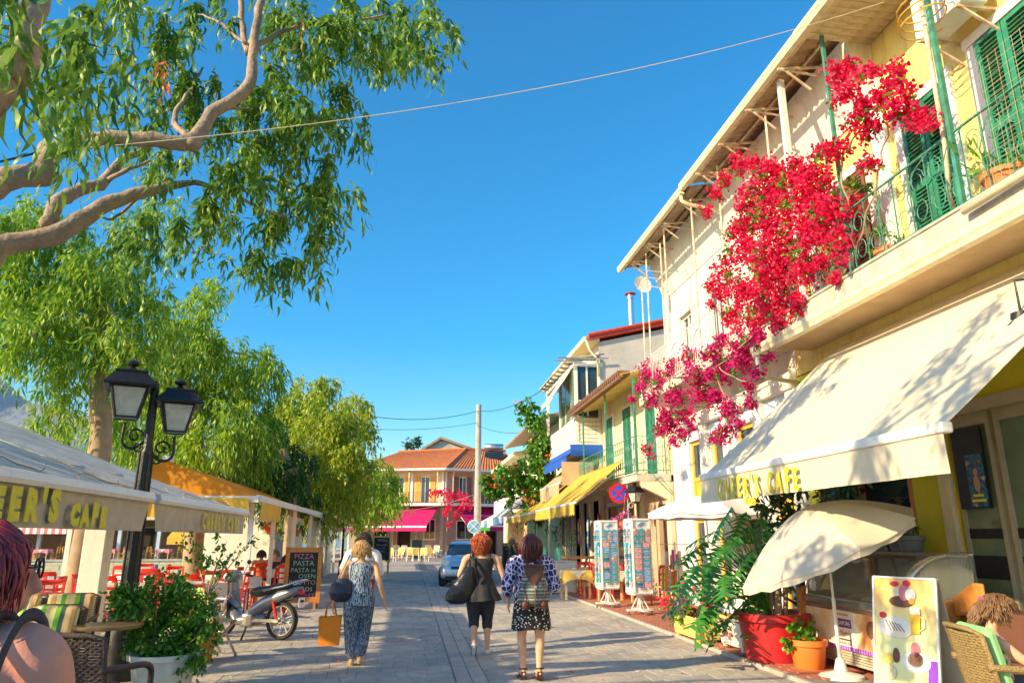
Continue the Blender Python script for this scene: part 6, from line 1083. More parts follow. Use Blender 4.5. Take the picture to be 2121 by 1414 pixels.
# dessert A-board
ab=thing('dessert_board','folding board printed with sundaes, crepe and a beer mug','advertising board',(5.08,7.25,.03),R(-66)); H=1.2; W=.33
pr=build(MB().prism([(-W,-.24,0),(W,-.24,0),(W,-.02,H),(-W,-.02,H)],(0,.025,0)),'front_panel',poster_mat('dessert_ground',9,[(.85,.4,.08),(.85,.7,.3),(.75,.8,.4),(.85,.85,.5)],.9),ab); build(MB().prism([(-W,.24,0),(W,.24,0),(W,.02,H),(-W,.02,H)],(0,.02,0)),'rear_panel',M('wall_grey'),ab)
ff=lambda x,z,o=.006:(x,-.24+.22*z/H-o,z)
build(MB().bar(ff(-W,0),ff(-W,H),.02,.02).bar(ff(W,0),ff(W,H),.02,.02).bar(ff(-W,H),ff(W,H),.02,.02),'edge_frame',M('metal_white'),ab)
build(MB().prism([ff(.2,.05),ff(W-.01,.05),ff(W-.01,.45),ff(.23,.45)],(0,-.003,0)),'purple_corner',M('plum2',(.2,.03,.5),.5,.05),pr)
def flat(name,x,z,rx,rz_,m_,par=pr,o=.008,n=18,rot=0):
    c=ff(x,z,o); vs=[]
    for k in range(n): a=2*PI*k/n; u,v=rx*math.cos(a),rz_*math.sin(a); u,v=u*math.cos(rot)-v*math.sin(rot),u*math.sin(rot)+v*math.cos(rot); vs.append(ff(x+u,z+v,o))
    return build(MB().prism(vs,(0,-.004,0)),name,M(m_),par)
M('choc',(.16,.05,.03),.5,.1); M('beer',(.75,.45,.02),.4,.08)
for a in (('printed_bowl',-.03,.97,.13,.055,'choc'),('printed_scoop',-.08,1.05,.06,.06,'ice_cream_vanilla'),('printed_scoop',.0,1.06,.055,.08,'ice_cream_berry'),('printed_scoop',.07,1.04,.055,.06,'paint_white'),('printed_fruit',-.1,1.14,.05,.025,'flower_red'),('printed_fruit',.03,1.15,.04,.03,'flower_red'),('printed_fruit',.08,.98,.03,.03,'fabric_yellow'),('printed_plate',-.1,.72,.19,.1,'paint_white'),('printed_crepe',-.12,.74,.14,.065,'ice_cream_vanilla'),('printed_crepe',-.04,.66,.08,.04,'cloth_cream'),('printed_fruit',-.23,.83,.04,.03,'flower_red'),('printed_plate',.1,.42,.15,.1,'paint_white'),('printed_cake',.1,.44,.08,.07,'choc'),('printed_cream',.1,.53,.05,.07,'ice_cream_berry'),('printed_glass',-.17,.3,.07,.07,'ice_cream_vanilla'),('printed_glass',-.17,.2,.015,.08,'paint_white'),('printed_fruit',-.18,.42,.05,.05,'cloth_yellow'),('printed_wafer',-.1,.46,.035,.07,'choc')): flat(*a[:6],o=.008+.0012*a[1]+.004*(hash(a[0])%3==0))
build(MB().prism([ff(.07,.68,.02),ff(.16,.68,.02),ff(.17,.86,.02),ff(.06,.86,.02)],(0,-.004,0)),'printed_beer',M('beer'),pr); build(MB().prism([ff(.06,.86,.02),ff(.17,.86,.02),ff(.165,.92,.02),ff(.07,.93,.02)],(0,-.004,0)),'printed_foam',M('paint_white'),pr); build(MB().tube([ff(.17,.84,.02),ff(.21,.82,.02),ff(.21,.74,.02),ff(.165,.71,.02)],.006,5),'printed_handle',M('paint_white'),pr)
for k in range(5): build(MB().tube([ff(-.2+k*.035,.79-.008*k,.022),ff(-.14+k*.035,.69,.022)],.004,4),'printed_sauce',M('choc'),pr)
# wooden service cabinet behind the board
cb=thing('service_cabinet','brown service counter with orange wooden top rail behind the dessert board','counter',(6.0,7.0,.03),world=True); build(MB().bx(5.95,6.35,6.75,7.6,0,.9),'body',M('cab_brown',(.16,.07,.05),.5,.1,2,.05),cb); build(MB().prism([(5.9,7.2,.9),(5.9,7.66,.8),(5.9,7.66,1.0),(5.9,7.35,1.17),(5.9,7.2,1.17)],(.04,0,0)).bx(5.92,6.35,6.7,6.74,.0,.95),'top_rail',M('wood_orange'),cb,bevel=.02)
cc=thing('cream_chair','cream leather chair inside the glass cafe door','chair',(6.75,7.2,.03),1.3); build(MB().box((0,0,.45),(.48,.48,.1)),'seat',M('fabric_cream'),cc,bevel=.03); build(MB().box((0,-.24,.82),(.46,.08,.66)),'backrest',M('fabric_cream'),cc,bevel=.03); [build(MB().box((a*.2,b*.2,.2),(.04,.04,.4)),'leg',M('wood_dark'),cc) for a in (-1,1) for b in (-1,1)]
# ================ car
car=thing('parked_car','small silver blue hatchback facing the viewer on the street','car',(2.1,28.4,0),R(-8)); cp=M('car_paint',(.5,.6,.7),.28,.03,2,0,metal=.55,coat=.8)
# profile along y (front at -y): sections (y, halfwidth_low, halfwidth_roof, z_bottom, z_belt, z_roof)
sec=[(-1.86,.62,.5,.3,.5,.56),(-1.8,.74,.62,.22,.6,.72),(-1.62,.81,.68,.2,.7,.84),(-1.2,.83,.7,.2,.8,.95),(-.82,.83,.68,.2,.9,1.02),(-.3,.83,.6,.2,.93,1.42),(.1,.83,.61,.2,.94,1.52),(.6,.83,.61,.2,.95,1.53),(1.1,.83,.6,.2,.96,1.48),(1.5,.82,.58,.2,.96,1.36),(1.75,.79,.58,.24,.92,1.08),(1.83,.7,.52,.34,.75,.85)]
def ring(s):
    y,a,b,z0,z1,z2=s; h=[(a*.9,z0),(a,z0+.12),(a*1.01,(z0+z1)/2),(a*.99,z1-.04),(a*.96,z1),((a*.93+b)/2,(z1+z2)/2),(b,z2-.05),(b*.9,z2-.01),(b*.5,z2+.015)]; return [(x,y,z) for x,z in h]+[(-x,y,z) for x,z in h[::-1]]
vs=[];n=18
for s in sec: vs+=ring(s)
fs=[(i*n+j,i*n+(j+1)%n,(i+1)*n+(j+1)%n,(i+1)*n+j) for i in range(len(sec)-1) for j in range(n)]+[tuple(range(n))[::-1],tuple((len(sec)-1)*n+j for j in range(n))]
bd=build(MB().add(vs,[f[::-1] for f in fs]),'body',cp,car,smooth=True); sd=bd.modifiers.new('s','SUBSURF'); sd.levels=sd.render_levels=1
build(MB().grid(lambda u,v:((-1+2*u)*(.66-.06*v),-.84+.5*v-.05*(1-(2*u-1)**2),1.03+.38*v+.015),8,4),'windscreen',M('glass_car',(.02,.04,.07),.05,.1,1,0,spec=1),car,smooth=True)
for sx in (-1,1):
    build(MB().add([(sx*.835,-.55,1.0),(sx*.845,.15,.99),(sx*.7,.15,1.42),(sx*.7,-.12,1.4)],[(0,1,2,3) if sx>0 else (3,2,1,0)]).add([(sx*.845,.22,.99),(sx*.845,.95,1.0),(sx*.71,.85,1.41),(sx*.71,.22,1.43)],[(0,1,2,3) if sx>0 else (3,2,1,0)]),'side_window',M('glass_car'),car)
    build(MB().sph((sx*.95,-.55,1.02),(.11,.07,.075)),'wing_mirror',cp,car,smooth=True); build(MB().sph((sx*.6,-1.66,.76),(.15,.13,.15),14,8,rot=Matrix.Rotation(-.5,3,'X')),'headlight',M('lens',(.75,.8,.82),.08,.03,2,0,spec=1),car,smooth=True)
    build(MB().sph((sx*.68,-1.74,.55),(.11,.06,.035)),'indicator',M('amber',(.85,.35,.02),.3,.02),car,smooth=True); build(MB().sph((sx*.55,-1.81,.33),(.08,.04,.06)),'fog_light',M('glass_dark'),car,smooth=True)
    build(MB().bx(sx*.845-.01,sx*.845+.01,-.05,.1,.84,.87),'door_handle',cp,car)
    for yy in (-1.22,1.22):
        wh=build(MB().lathe([(.2,-.09),(.29,-.09),(.3,-.05),(.3,.05),(.29,.09),(.2,.09),(.2,-.09)],n=24,cap=False),'tyre',M('rubber',(.02,.02,.02),.8,.1,10,.1),car,smooth='auto'); wh.matrix_local=Matrix.Translation((sx*.76,yy,.3))@Matrix.Rotation(PI/2,4,'Y'); rm=MB().lathe([(.2,0),(.19,.06),(.05,.05),(.0,.06)],n=20,cap=False)
        for k in range(7): a=k*2*PI/7; rm.bar((.05*math.cos(a),.05*math.sin(a),.075),(.19*math.cos(a),.19*math.sin(a),.07),.035,.02)
        ro=build(rm,'rim',M('galvanised'),wh,smooth='auto'); ro.matrix_local=Matrix.Translation((0,0,.03 if sx>0 else -.03))@Matrix.Rotation(0 if sx>0 else PI,4,'X')
        build(MB().tube([(sx*.845,yy+.34*math.cos(a),.3+.34*math.sin(a)) for a in np.linspace(-.15,PI+.15,14)],.018,5).bx(sx*.6,sx*.8,yy-.3,yy+.3,.05,.35),'wheel_arch',M('rubber'),car)
build(MB().bx(-.28,.28,-1.885,-1.86,.42,.53),'number_plate',M('paint_white'),car); build(MB().bx(-.4,.4,-1.875,-1.84,.6,.68),'grille',M('metal_black'),car); build(MB().sph((0,-1.87,.7),(.05,.02,.04)),'badge',M('galvanised'),car); build(MB().bx(.1,.3,-.46,-.45,1.34,1.36),'windscreen_sticker',M('sign_green'),car); build(MB().bx(-.5,.5,-1.86,-1.83,.24,.36),'lower_intake',M('metal_black'),car)
build(MB().bar((-.5,-.95,1.04),(.05,-.78,1.12),.02).bar((.1,-.95,1.04),(.6,-.72,1.1),.02),'wiper',M('metal_black'),car)
# ================ scooter
sc=thing('parked_scooter','silver grey scooter with black seat parked at the edge of the left terrace','scooter',(-2.62,13.55,0),R(62)); si=M('scooter_silver',(.26,.28,.32),.3,.05,3,0,metal=.5,coat=.5); bl=M('scooter_black',(.03,.03,.035),.45,.1,5,.05)
for yy in (-.62,.62):
    w_=build(MB().lathe([(.24,-.045),(.285,-.05),(.31,0),(.285,.05),(.24,.045),(.24,-.045)],n=26,cap=False),'tyre',M('rubber'),sc,smooth='auto'); w_.matrix_local=Matrix.Translation((0,yy,.31))@Matrix.Rotation(PI/2,4,'Y'); rm=MB().lathe([(.24,-.03),(.25,0),(.24,.03),(.225,.03),(.22,0),(.225,-.03),(.24,-.03)],n=26,cap=False).tube([(0,0,-.06),(0,0,.06)],.05,10)
    for k in range(9): a=k*2*PI/9; rm.bar((.04*math.cos(a),.04*math.sin(a),0),(.23*math.cos(a+.15),.23*math.sin(a+.15),0),.014)
    ro=build(rm,'rim',M('galvanised'),w_,smooth='auto')
X0=lambda pts,t:MB().prism([(-t/2,y,z) for y,z in pts],(t,0,0))
seat=MB()
def yloft(mb,rg,n=14):
    """rings along y: (y,z,rx,rz)"""
    vs=[(rx*math.cos(2*PI*j/n),y,z+rz_*math.sin(2*PI*j/n)) for y,z,rx,rz_ in rg for j in range(n)]; k=len(rg)
    return mb.add(vs,[(i*n+j,(i+1)*n+j,(i+1)*n+(j+1)%n,i*n+(j+1)%n) for i in range(k-1) for j in range(n)]+[tuple(range(n)),tuple((k-1)*n+j for j in range(n))[::-1]])
build(yloft(MB(),[(-.8,.86,.02,.01),(-.74,.85,.09,.04),(-.5,.82,.13,.07),(-.3,.78,.14,.075),(-.12,.75,.12,.09),(.02,.74,.09,.06),(.06,.72,.03,.02)]),'seat',bl,sc,smooth=True)
build(yloft(MB(),[(-.98,.84,.03,.015),(-.9,.8,.09,.05),(-.6,.7,.14,.11),(-.3,.58,.14,.13),(-.05,.45,.12,.12),(.1,.36,.1,.08)]),'rear_body',si,sc,smooth=True)
build(MB().tube([(-.14,-.3,.78),(-.15,-.7,.86),(-.12,-.98,.95),(0,-1.02,.96),(.12,-.98,.95),(.15,-.7,.86),(.14,-.3,.78)],.016,6),'grab_rail',M('galvanised'),sc,smooth=True)
build(yloft(MB(),[(-.3,.34,.1,.08),(.0,.3,.13,.09),(.25,.28,.14,.08),(.36,.4,.15,.14)]),'underbody',si,sc,smooth=True)
build(MB().grid(lambda u,v:((-1+2*u)*(.2-.07*v),.36+.1*v+.09*(1-abs(2*u-1)**2)*1.0,.25+.65*v),10,8).grid(lambda u,v:((1-2*u)*(.2-.07*v),.345+.1*v+.075*(1-abs(2*u-1)**2),.25+.65*v),10,8),'leg_shield',si,sc,smooth=True)
build(yloft(MB(),[(.32,1.02,.06,.04),(.4,1.0,.16,.1),(.52,.98,.14,.09),(.62,.95,.05,.04)]),'handlebar_cowl',si,sc,smooth=True); build(MB().sph((0,.58,.98),(.1,.05,.065)),'headlight',M('lens'),sc,smooth=True)
build(MB().tube([(-.34,.33,.98),(-.2,.4,1.02),(.2,.4,1.02),(.34,.33,.98)],.014,6),'handlebar',M('galvanised'),sc); [build(MB().tube([(s*.34,.33,.98),(s*.22,.385,1.015)],.02,8),'grip',bl,sc) for s in (-1,1)]; [build(MB().tube([(s*.2,.42,1.02),(s*.28,.4,1.18)],.006,5).sph((s*.3,.4,1.22),(.06,.015,.04)),'mirror',bl,sc,smooth=True) for s in (-1,1)]
build(MB().tube([(-.07,.62,.31),(-.07,.45,.75)],.022,8).tube([(.07,.62,.31),(.07,.45,.75)],.022,8),'fork',M('galvanised'),sc); build(yloft(MB(),[(.3,.5,.05,.03),(.5,.62,.09,.05),(.7,.62,.09,.05),(.93,.5,.05,.03)]),'front_mudguard',si,sc,smooth=True)
build(MB().tube([(0,-.02,.28),(0,.2,.28)],.11,14).box((0,.0,.3),(.26,.22,.2)),'engine',M('metal_grey'),sc,bevel=.03); build(MB().tube([(.12,.1,.2),(.14,-.2,.2),(.15,-.7,.3)],[.02,.03,.05],10).tube([(.13,-.3,.24),(.16,-.75,.33)],.055,10),'exhaust',M('galvanised'),sc,smooth=True)
build(MB().bar((.1,-.05,.3),(.1,-.62,.31),.03,.05).bar((-.1,-.05,.3),(-.1,-.62,.31),.03,.05),'swing_arm',M('galvanised'),sc); [build(MB().tube([(s*.12,-.6,.34),(s*.12,-.5,.62)],.026,8),'shock',M('paint_red'),sc) for s in (-1,1)]
build(MB().bar((-.05,.05,.2),(-.22,.0,.0),.025),'kick_stand',M('metal_black'),sc); build(MB().bx(-.08,.08,-.99,-.985,.52,.68),'number_plate',M('paint_white'),sc); build(MB().sph((0,-.97,.76),(.08,.03,.04)),'tail_light',M('sign_red'),sc,smooth=True); build(yloft(MB(),[(-1.0,.62,.05,.02),(-.85,.66,.06,.02),(-.5,.6,.06,.02)]),'rear_mudguard',bl,sc)
for k in range(2):
    mb=MB()
    for i,(a,b) in enumerate(((.0,.0),(.06,.03),(-.05,.05),(.03,-.06))): mb.tube([(-.202 if k==0 else .202,.36+b*.5,.62+a),(-.205 if k==0 else .205,.37+b*.5+.02,.66+a)],.006,4)
    build(mb,'flower_sticker',M('flower_pink'),sc)
# ================ people
SKIN=M('skin',(.72,.4,.25),.55,.05,6,.08,bsc=120,spec=.3); M('skin_tan',(.6,.3,.17),.55,.05,6,.08,bsc=120,spec=.3)
def remesh(o,vox,sm=4):
    r=o.modifiers.new('r','REMESH'); r.mode='VOXEL'; r.voxel_size=vox; r.use_smooth_shade=True; s=o.modifiers.new('s','SMOOTH'); s.factor=.5; s.iterations=sm; return o
def chain(mb,pts,rad,sub=4,n=14,flat=1):
    q=wob(pts,0,sub); k=len(q); rr=[float(np.interp(i/(k-1),np.linspace(0,1,len(rad)),rad)) for i in range(k)]; mb.tube(q,rr,n,sy=flat); mb.sph(q[0],rr[0],n,8); mb.sph(q[-1],rr[-1],n,8); return mb
def hand(mb,w_,d,side,s=1.,curl=.5):
    """w_: wrist, d: direction of the palm, side: unit vector across the palm towards the thumb"""
    w_=Vector(w_); d=Vector(d).normalized(); t=Vector(side); t=(t-d*t.dot(d)).normalized(); nrm=d.cross(t)
    m=Matrix((t,nrm,d)).transposed(); mb.sph(w_+d*.045*s,(.038*s,.017*s,.052*s),12,8,rot=m)
    for k in range(4):
        b=w_+d*.085*s+t*(.028-.018*k)*s; L=(.07,.078,.072,.056)[k]*s; p1=b+d*L*.45+nrm*.1*L; p2=p1+(d*.8+nrm*curl)*L*.32; p3=p2+(d*.4+nrm*curl*1.5)*L*.25
        mb.tube([b-d*.03*s,b,p1,p2,p3],[.009*s,.0088*s,.0082*s,.0075*s,.006*s],8)
    b=w_+d*.02*s+t*.03*s; mb.tube([b,b+(t*.6+d*.8)*.035*s,b+(t*.45+d+nrm*.3)*.065*s,b+(t*.25+d*1.1+nrm*.5)*.08*s],[.012*s,.011*s,.0095*s,.007*s],8)
def head(mb,c,yaw=0,s=1.,pitch=0):
    m=(Matrix.Rotation(yaw,3,'Z')@Matrix.Rotation(pitch,3,'X')); c=Vector(c); f=lambda x,y,z:c+m@Vector((x*s,y*s,z*s))
    mb.sph(f(0,-.005,.02),(.074*s,.093*s,.098*s),18,12,rot=m); mb.sph(f(0,.03,-.045),(.058*s,.062*s,.065*s),14,10,rot=m); mb.sph(f(0,.052,-.09),(.026*s,.022*s,.02*s),10,6,rot=m)   # skull, face, chin
    mb.tube([f(0,.088,.02),f(0,.104,-.012),f(0,.113,-.028),f(0,.097,-.036)],[.009*s,.012*s,.016*s,.012*s],8); mb.sph(f(0,.088,-.058),(.024*s,.011*s,.008*s),10,6,rot=m); mb.sph(f(0,.085,-.069),(.02*s,.011*s,.008*s),10,6,rot=m)
    for sx in (-1,1): mb.sph(f(sx*.074,-.012,-.005),(.009*s,.02*s,.032*s),10,8,rot=m); mb.sph(f(sx*.03,.078,.018),(.017*s,.012*s,.012*s),8,6,rot=m)
    return f
def torso(mb,J,k=0,zlo=None,zhi=None,w=1.):
    rg=[(.8,.155,.115),(.88,.17,.13),(.95,.16,.12),(1.05,.135,.1),(1.15,.14,.108),(1.25,.155,.115),(1.33,.165,.1),(1.385,.13,.075),(1.42,.06,.055)]
    hs=J['h']/1.66; out=[]
    for z,a,b in rg:
        if zlo is not None and z<zlo-1e-6: continue
        if zhi is not None and z>zhi+1e-6: continue
        out.append((J.get('lean',0)*(z-.8),J.get('fwd',0)*(z-.8),z*hs,(a*w*J['b']+k),(b*w*J['b']+k*1.0)))
    return mb.loft(out,20)
def legs(mb,J,side,zt=None,r=1.,k=0,to='foot',n=14):
    h,kn,an=[Vector(p) for p in J[side]]; R0=[.088,.08,.058,.052,.056,.042,.034]
    pts=[h,h.lerp(kn,.5),kn,kn.lerp(an,.3)+Vector((0,-.012,0)),kn.lerp(an,.6),an]; rad=[.09*r+k,.082*r+k,.056*r+k,.057*r+k,.045*r+k,.033*r+k]; chain(mb,pts,rad,4,n); return mb
def foot(mb,an,toe,s=1.):
    an=Vector(an); toe=Vector(toe); d=(toe-an); f=Vector((d.x,d.y,0)).normalized() if abs(d.z)<.15 else d.normalized(); dn=Vector((0,0,-1)) if abs(d.z)<.15 else (Vector((0,0,-1))-f*Vector((0,0,-1)).dot(f)).normalized()
    heel=an+dn*.04*s-f*.03*s; chain(mb,[heel,an+dn*.035*s+f*.06*s,an+dn*.05*s+f*.13*s,toe],[.032*s,.034*s,.034*s,.018*s],3,12)
def hairlocks(root,f,mat,style,n=240,seed=1,length=.2,s=1.,vol=1.,front=.45,lr=.6):
    n=int(n*2.0); rr=random.Random(seed); mb=MB(); cap=MB(); 
    for k in range(n):
        th=rr.uniform(0,2*PI); ph=math.acos(rr.uniform(-.35,1)); x,y,z=math.sin(ph)*math.cos(th),math.sin(ph)*math.sin(th),math.cos(ph)
        if y>front and z<(.55 if front>.2 else .93): continue
        if style=='tail' and z<-.2: continue
        b=f(x*.08*vol,y*.1*vol-.012,z*.104*vol+.022); L=length*rr.uniform(.75,1.1); pts=[b]
        if style=='short': 
            d=Vector((x,y-.2,z*.6-.3)).normalized(); 
            for i in range(1,4): pts.append(b+d*L*i*.25+Vector((rr.uniform(-.012,.012),rr.uniform(-.012,.012),-.012*i*i*.6)))
        else:
            o=Vector((x,y,0)).normalized() if abs(z)<.99 else Vector((0,-1,0))
            for i in range(1,6):
                t=i/5; zz=-L*t*(1.0) ; w_=(.018*math.sin(t*9+k) if style=='wavy' else .004*math.sin(t*5+k)); pts.append(b+o*(.028*min(1,t*3)*vol*(1 if z>.1 else .4)+.012*(z>.6)*min(t*2,1)*4)+Vector((w_,w_*.6-.01*t,zz if z<.3 else zz*(.75+.2*t))))
        mb.tube(pts,[a*lr for a in ([.012,.013,.011,.009,.006,.002][:len(pts)] if style!='short' else [.013,.014,.01,.003])],5)
    cap.sph(f(0,-.016,.024),(.084*s*vol,.1*s*vol,.1*s*vol),18,12); h_=build(cap,'hair',mat,root,smooth=True); o=build(mb,'hair_locks',mat,h_,smooth=True); o['kind']='stuff'; return h_
def drape(rings,name,mat,root,n=48,folds=9,amp=.012,seed=0,grow=1.5,solid=True):
    """open garment: rings (x,y,z,rx,ry) from top to hem with folds deepening to the hem"""
    mb=MB(); k=len(rings)
    for side in (0,1):
        vs=[]
        for i,(x,y,z,rx,ry) in enumerate(rings):
            t=(i/(k-1))**grow
            for j in range(n): q=2*PI*j/n; w_=1+(amp/max(rx,.05))*t*(math.sin(folds*q+seed)+.5*math.sin(folds*1.7*q+seed*2)); e=.004*side; vs.append((x+(rx-e)*w_*math.cos(q),y+(ry-e)*w_*math.sin(q),z+.008*t*math.sin(folds*q*.5)))
        fs=[(i*n+j,i*n+(j+1)%n,(i+1)*n+(j+1)%n,(i+1)*n+j) for i in range(k-1) for j in range(n)]; mb.add(vs,fs if side else [f[::-1] for f in fs])
    return build(mb,name,mat,root,smooth=True)
def person(label,loc,rz,J,skin=None,arms=True):
    t=thing('person',label,'person',loc,rz); mb=MB(); h=J['h']/1.66
    torso(mb,J,-.012); sh=1.36*h; cx,cy=J.get('lean',0)*.56,J.get('fwd',0)*.56
    hc=Vector((cx+J.get('hx',0),cy+J.get('hy',.02),1.545*h)); chain(mb,[(cx,cy-.005,1.37*h),(cx,cy,1.42*h),hc+Vector((0,-.015,-.05))],[.062,.052,.052],3)
    f=head(mb,hc,J.get('hyaw',0),h*J.get('hs',1))
    for s in ('L','R'): legs(mb,J,s); foot(mb,J[s][2],J['toe'+s])
    for s,sx in (('aL',-1),('aR',1)):
        sh_,el,wr,hd=[Vector(p) for p in J[s]]; chain(mb,[Vector((cx+sx*.1,cy,1.35*h)),sh_,sh_.lerp(el,.5),el,el.lerp(wr,.35),wr],[.05,.052*J['b'],.045*J['b'],.036,.034,.024],4); hand(mb,wr,hd,Vector((0,1,0)) if abs(hd.normalized().y)<.7 else Vector((0,0,1)))
    o=remesh(build(mb,'body',skin or SKIN,t),.0085,3); return t,f
def sleeve(root,J,s,mat,upto=1.,r=.014,name='sleeve'):
    sh_,el,wr,_=[Vector(p) for p in J[s]]; sx=-1 if s=='aL' else 1; h=J['h']/1.66
    end=sh_.lerp(el,upto) if upto<=1 else el.lerp(wr,upto-1); pts=[Vector((sx*.09+J.get('lean',0)*.55,J.get('fwd',0)*.55,1.35*h)),sh_]+([sh_.lerp(el,.5)] if upto>.6 else [])+([el] if upto>1 else [])+[end]
    mb=MB(); chain(mb,pts,[.062+r]+[.052*J['b']+r]*(len(pts)-2)+[.04+r],5,14); return remesh(build(mb,name,mat,root),.012,3)
def top(root,J,mat,zlo=.8,zhi=1.385,k=.008,name='top',extra=None):
    mb=MB(); torso(mb,J,k,zlo,zhi); 
    if extra: extra(mb)
    return remesh(build(mb,name,mat,root),.011,3)
def noisemat(name,cols,sc,stretch,rough=.85):
    m=poster_mat(name,3,cols,sc); t=m.node_tree
    mp=[n for n in t.nodes if n.type=='MAPPING'][0]; mp.inputs['Scale'].default_value=stretch; t.nodes['Principled BSDF'].inputs['Roughness'].default_value=rough; return m
# woman in blue printed top and trousers
J=dict(h=1.57,b=.98,L=[(-.09,0,.84),(-.085,.03,.44),(-.06,-.02,.1)],R=[(.09,0,.84),(.08,.1,.46),(.05,-.05,.13)],toeL=(-.07,.14,.03),toeR=(.05,.09,.03),aL=[(-.19,0,1.27),(-.29,-.02,1.02),(-.34,.03,.78),(-.05,.1,-1)],aR=[(.19,0,1.27),(.27,-.07,1.02),(.34,.02,.8),(.2,.15,-1)],hyaw=.15)
t,f=person('woman in blue printed sleeveless top and trousers carrying an orange tote bag',(-.66,10.6,.0),.03,J)
pm=noisemat('blue_print',[(.01,.012,.03),(.05,.09,.17),(.45,.55,.65),(.015,.02,.04),(.12,.25,.38)],14,(3,3,.8)); pm2=noisemat('blue_print_trousers',[(.015,.015,.03),(.35,.4,.45),(.02,.025,.05),(.1,.16,.25),(.4,.45,.5)],16,(3,3,.8))
top(t,J,pm,.88,1.385,.012); drape([(0,0,.98,.165,.125),(0,0,.9,.19,.14),(0,0,.82,.2,.15),(0,0,.76,.2,.15)],'top_hem',pm,t,folds=7,amp=.006)
for s in ('L','R'):
    a,b,c=[Vector(p) for p in J[s]]; mb=MB(); chain(mb,[a+Vector((0,0,-.02)),a.lerp(b,.5),b,b.lerp(c,.5),c+Vector((0,0,.06))],[.125,.115,.095,.09,.085],5,16); mb.sph(a,(.12,.13,.1)); remesh(build(mb,'trouser_leg',pm2,t),.012,3); sb=MB(); 
    an,tn=Vector(J[s][2]),Vector(J['toe'+s]); chain(sb,[an+Vector((0,-.03,-.05)),an+Vector((0,.05,-.055)),tn],[.038,.036,.03],3,10,.9); sb.box(an+Vector((0,-.02,-.075)),(.05,.05,.06)); remesh(build(sb,'shoe',M('shoe_tan',(.65,.4,.15),.5,.08),t),.008,2)
hairlocks(t,f,M('hair_blond',(.52,.33,.13),.6,.25,40,.3,col2=(.3,.18,.07)),'short',480,3,.075,vol=1.12)
def bag(name,label,loc,rings,mat,strap,rz=0,sm=.008,sr=.012):
    b=thing(name,label,'bag',loc,rz); mb=MB(); mb.loft(rings,18); remesh(build(mb,'bag_body',mat,b),sm,6); 
    for s in strap: build(MB().tube(wob(s,0,5),sr,6,sy=.5),'strap',mat,b,smooth=True)
    return b
bag('shoulder_bag','navy slouchy shoulder bag on the left side of the woman in blue',(-.66-.24,10.5,.82),[(0,0,-.02,.06,.04),(0,0,.02,.13,.07),(0,0,.1,.16,.085),(0,0,.2,.14,.07),(.01,0,.28,.08,.04)],M('leather_navy',(.02,.022,.05),.45,.2,10,.3,bsc=30),[[(-.05,0,.26),(.02,-.02,.42),(.09,.03,.58),(.05,.1,.5),(.04,.08,.3)]])
bg=thing('tote_bag','bright orange tote bag hanging from the hand of the woman in blue','bag',(-1.0,10.63,0),world=True); x,y=-1.03,10.63
om=M('tote_orange',(.95,.27,.01),.75,.06,6,.15,bsc=30)
build(MB().prism([(x-.13,y-.07,.26),(x+.13,y-.07,.26),(x+.145,y-.09,.62),(x-.145,y-.09,.6)],(0,.008,0)).prism([(x-.13,y+.07,.26),(x+.13,y+.07,.26),(x+.145,y+.09,.62),(x-.145,y+.09,.6)],(0,.008,0)),'panel',om,bg,bevel=.004); build(MB().prism([(x-.13,y-.07,.26),(x-.13,y+.075,.26),(x-.145,y+.09,.6),(x-.145,y-.09,.6)],(.006,0,0)).prism([(x+.13,y-.07,.26),(x+.13,y+.075,.26),(x+.145,y+.09,.62),(x+.145,y-.09,.62)],(-.006,0,0)).bx(x-.13,x+.13,y-.07,y+.075,.25,.262),'gusset',om,bg)
for yy in (y-.086,y+.094): build(MB().tube(wob([(x-.07,yy,.6),(x-.05,yy*.3+y*.7,.74),(x+.02,y,.83),(x+.05,yy*.3+y*.7,.74),(x+.07,yy,.61)],0,5),.011,6,sy=.4),'handle',om,bg,smooth=True)
# man in white shirt
J=dict(h=1.69,b=1.05,L=[(-.09,0,.88),(-.09,.08,.48),(-.09,.0,.09)],R=[(.09,0,.88),(.1,-.02,.47),(.12,-.32,.22)],toeL=(-.1,.16,.03),toeR=(.13,-.28,.05),aL=[(-.21,0,1.36),(-.29,-.08,1.12),(-.22,.1,.98),(0,.6,-.3)],aR=[(.21,0,1.36),(.28,.02,1.1),(.3,.1,.85),(0,.2,-1)],hyaw=.5)
t,f=person('dark-haired man in a loose white shirt, mostly hidden in front of the woman in blue',(-.78,12.9,0),0,J,M('skin_tan'))
wm=M('shirt_white',(.8,.8,.82),.85,.03,4,.3,bsc=12); top(t,J,wm,.88,1.385,.03,'shirt',lambda mb:mb.sph((0,0,1.37),(.15,.09,.07))); [sleeve(t,J,s,wm,1.1,.03) for s in ('aL','aR')]; drape([(0,0,1.0,.19,.15),(0,0,.9,.2,.16),(0,0,.82,.2,.16)],'shirt_hem',wm,t,folds=6)
mb=MB(); [chain(mb,[Vector(J[s][0])+Vector((0,0,.04)),Vector(J[s][0]).lerp(Vector(J[s][1]),.9)],[.125,.1],4) for s in ('L','R')]; mb.sph((0,0,.9),(.17,.13,.1)); remesh(build(mb,'shorts',M('shorts_red',(.5,.05,.05),.85,.3,6,.2),t),.013,3)
hairlocks(t,f,M('hair_dark',(.06,.035,.025),.5,.3,40,.3),'short',340,5,.09,vol=1.12)
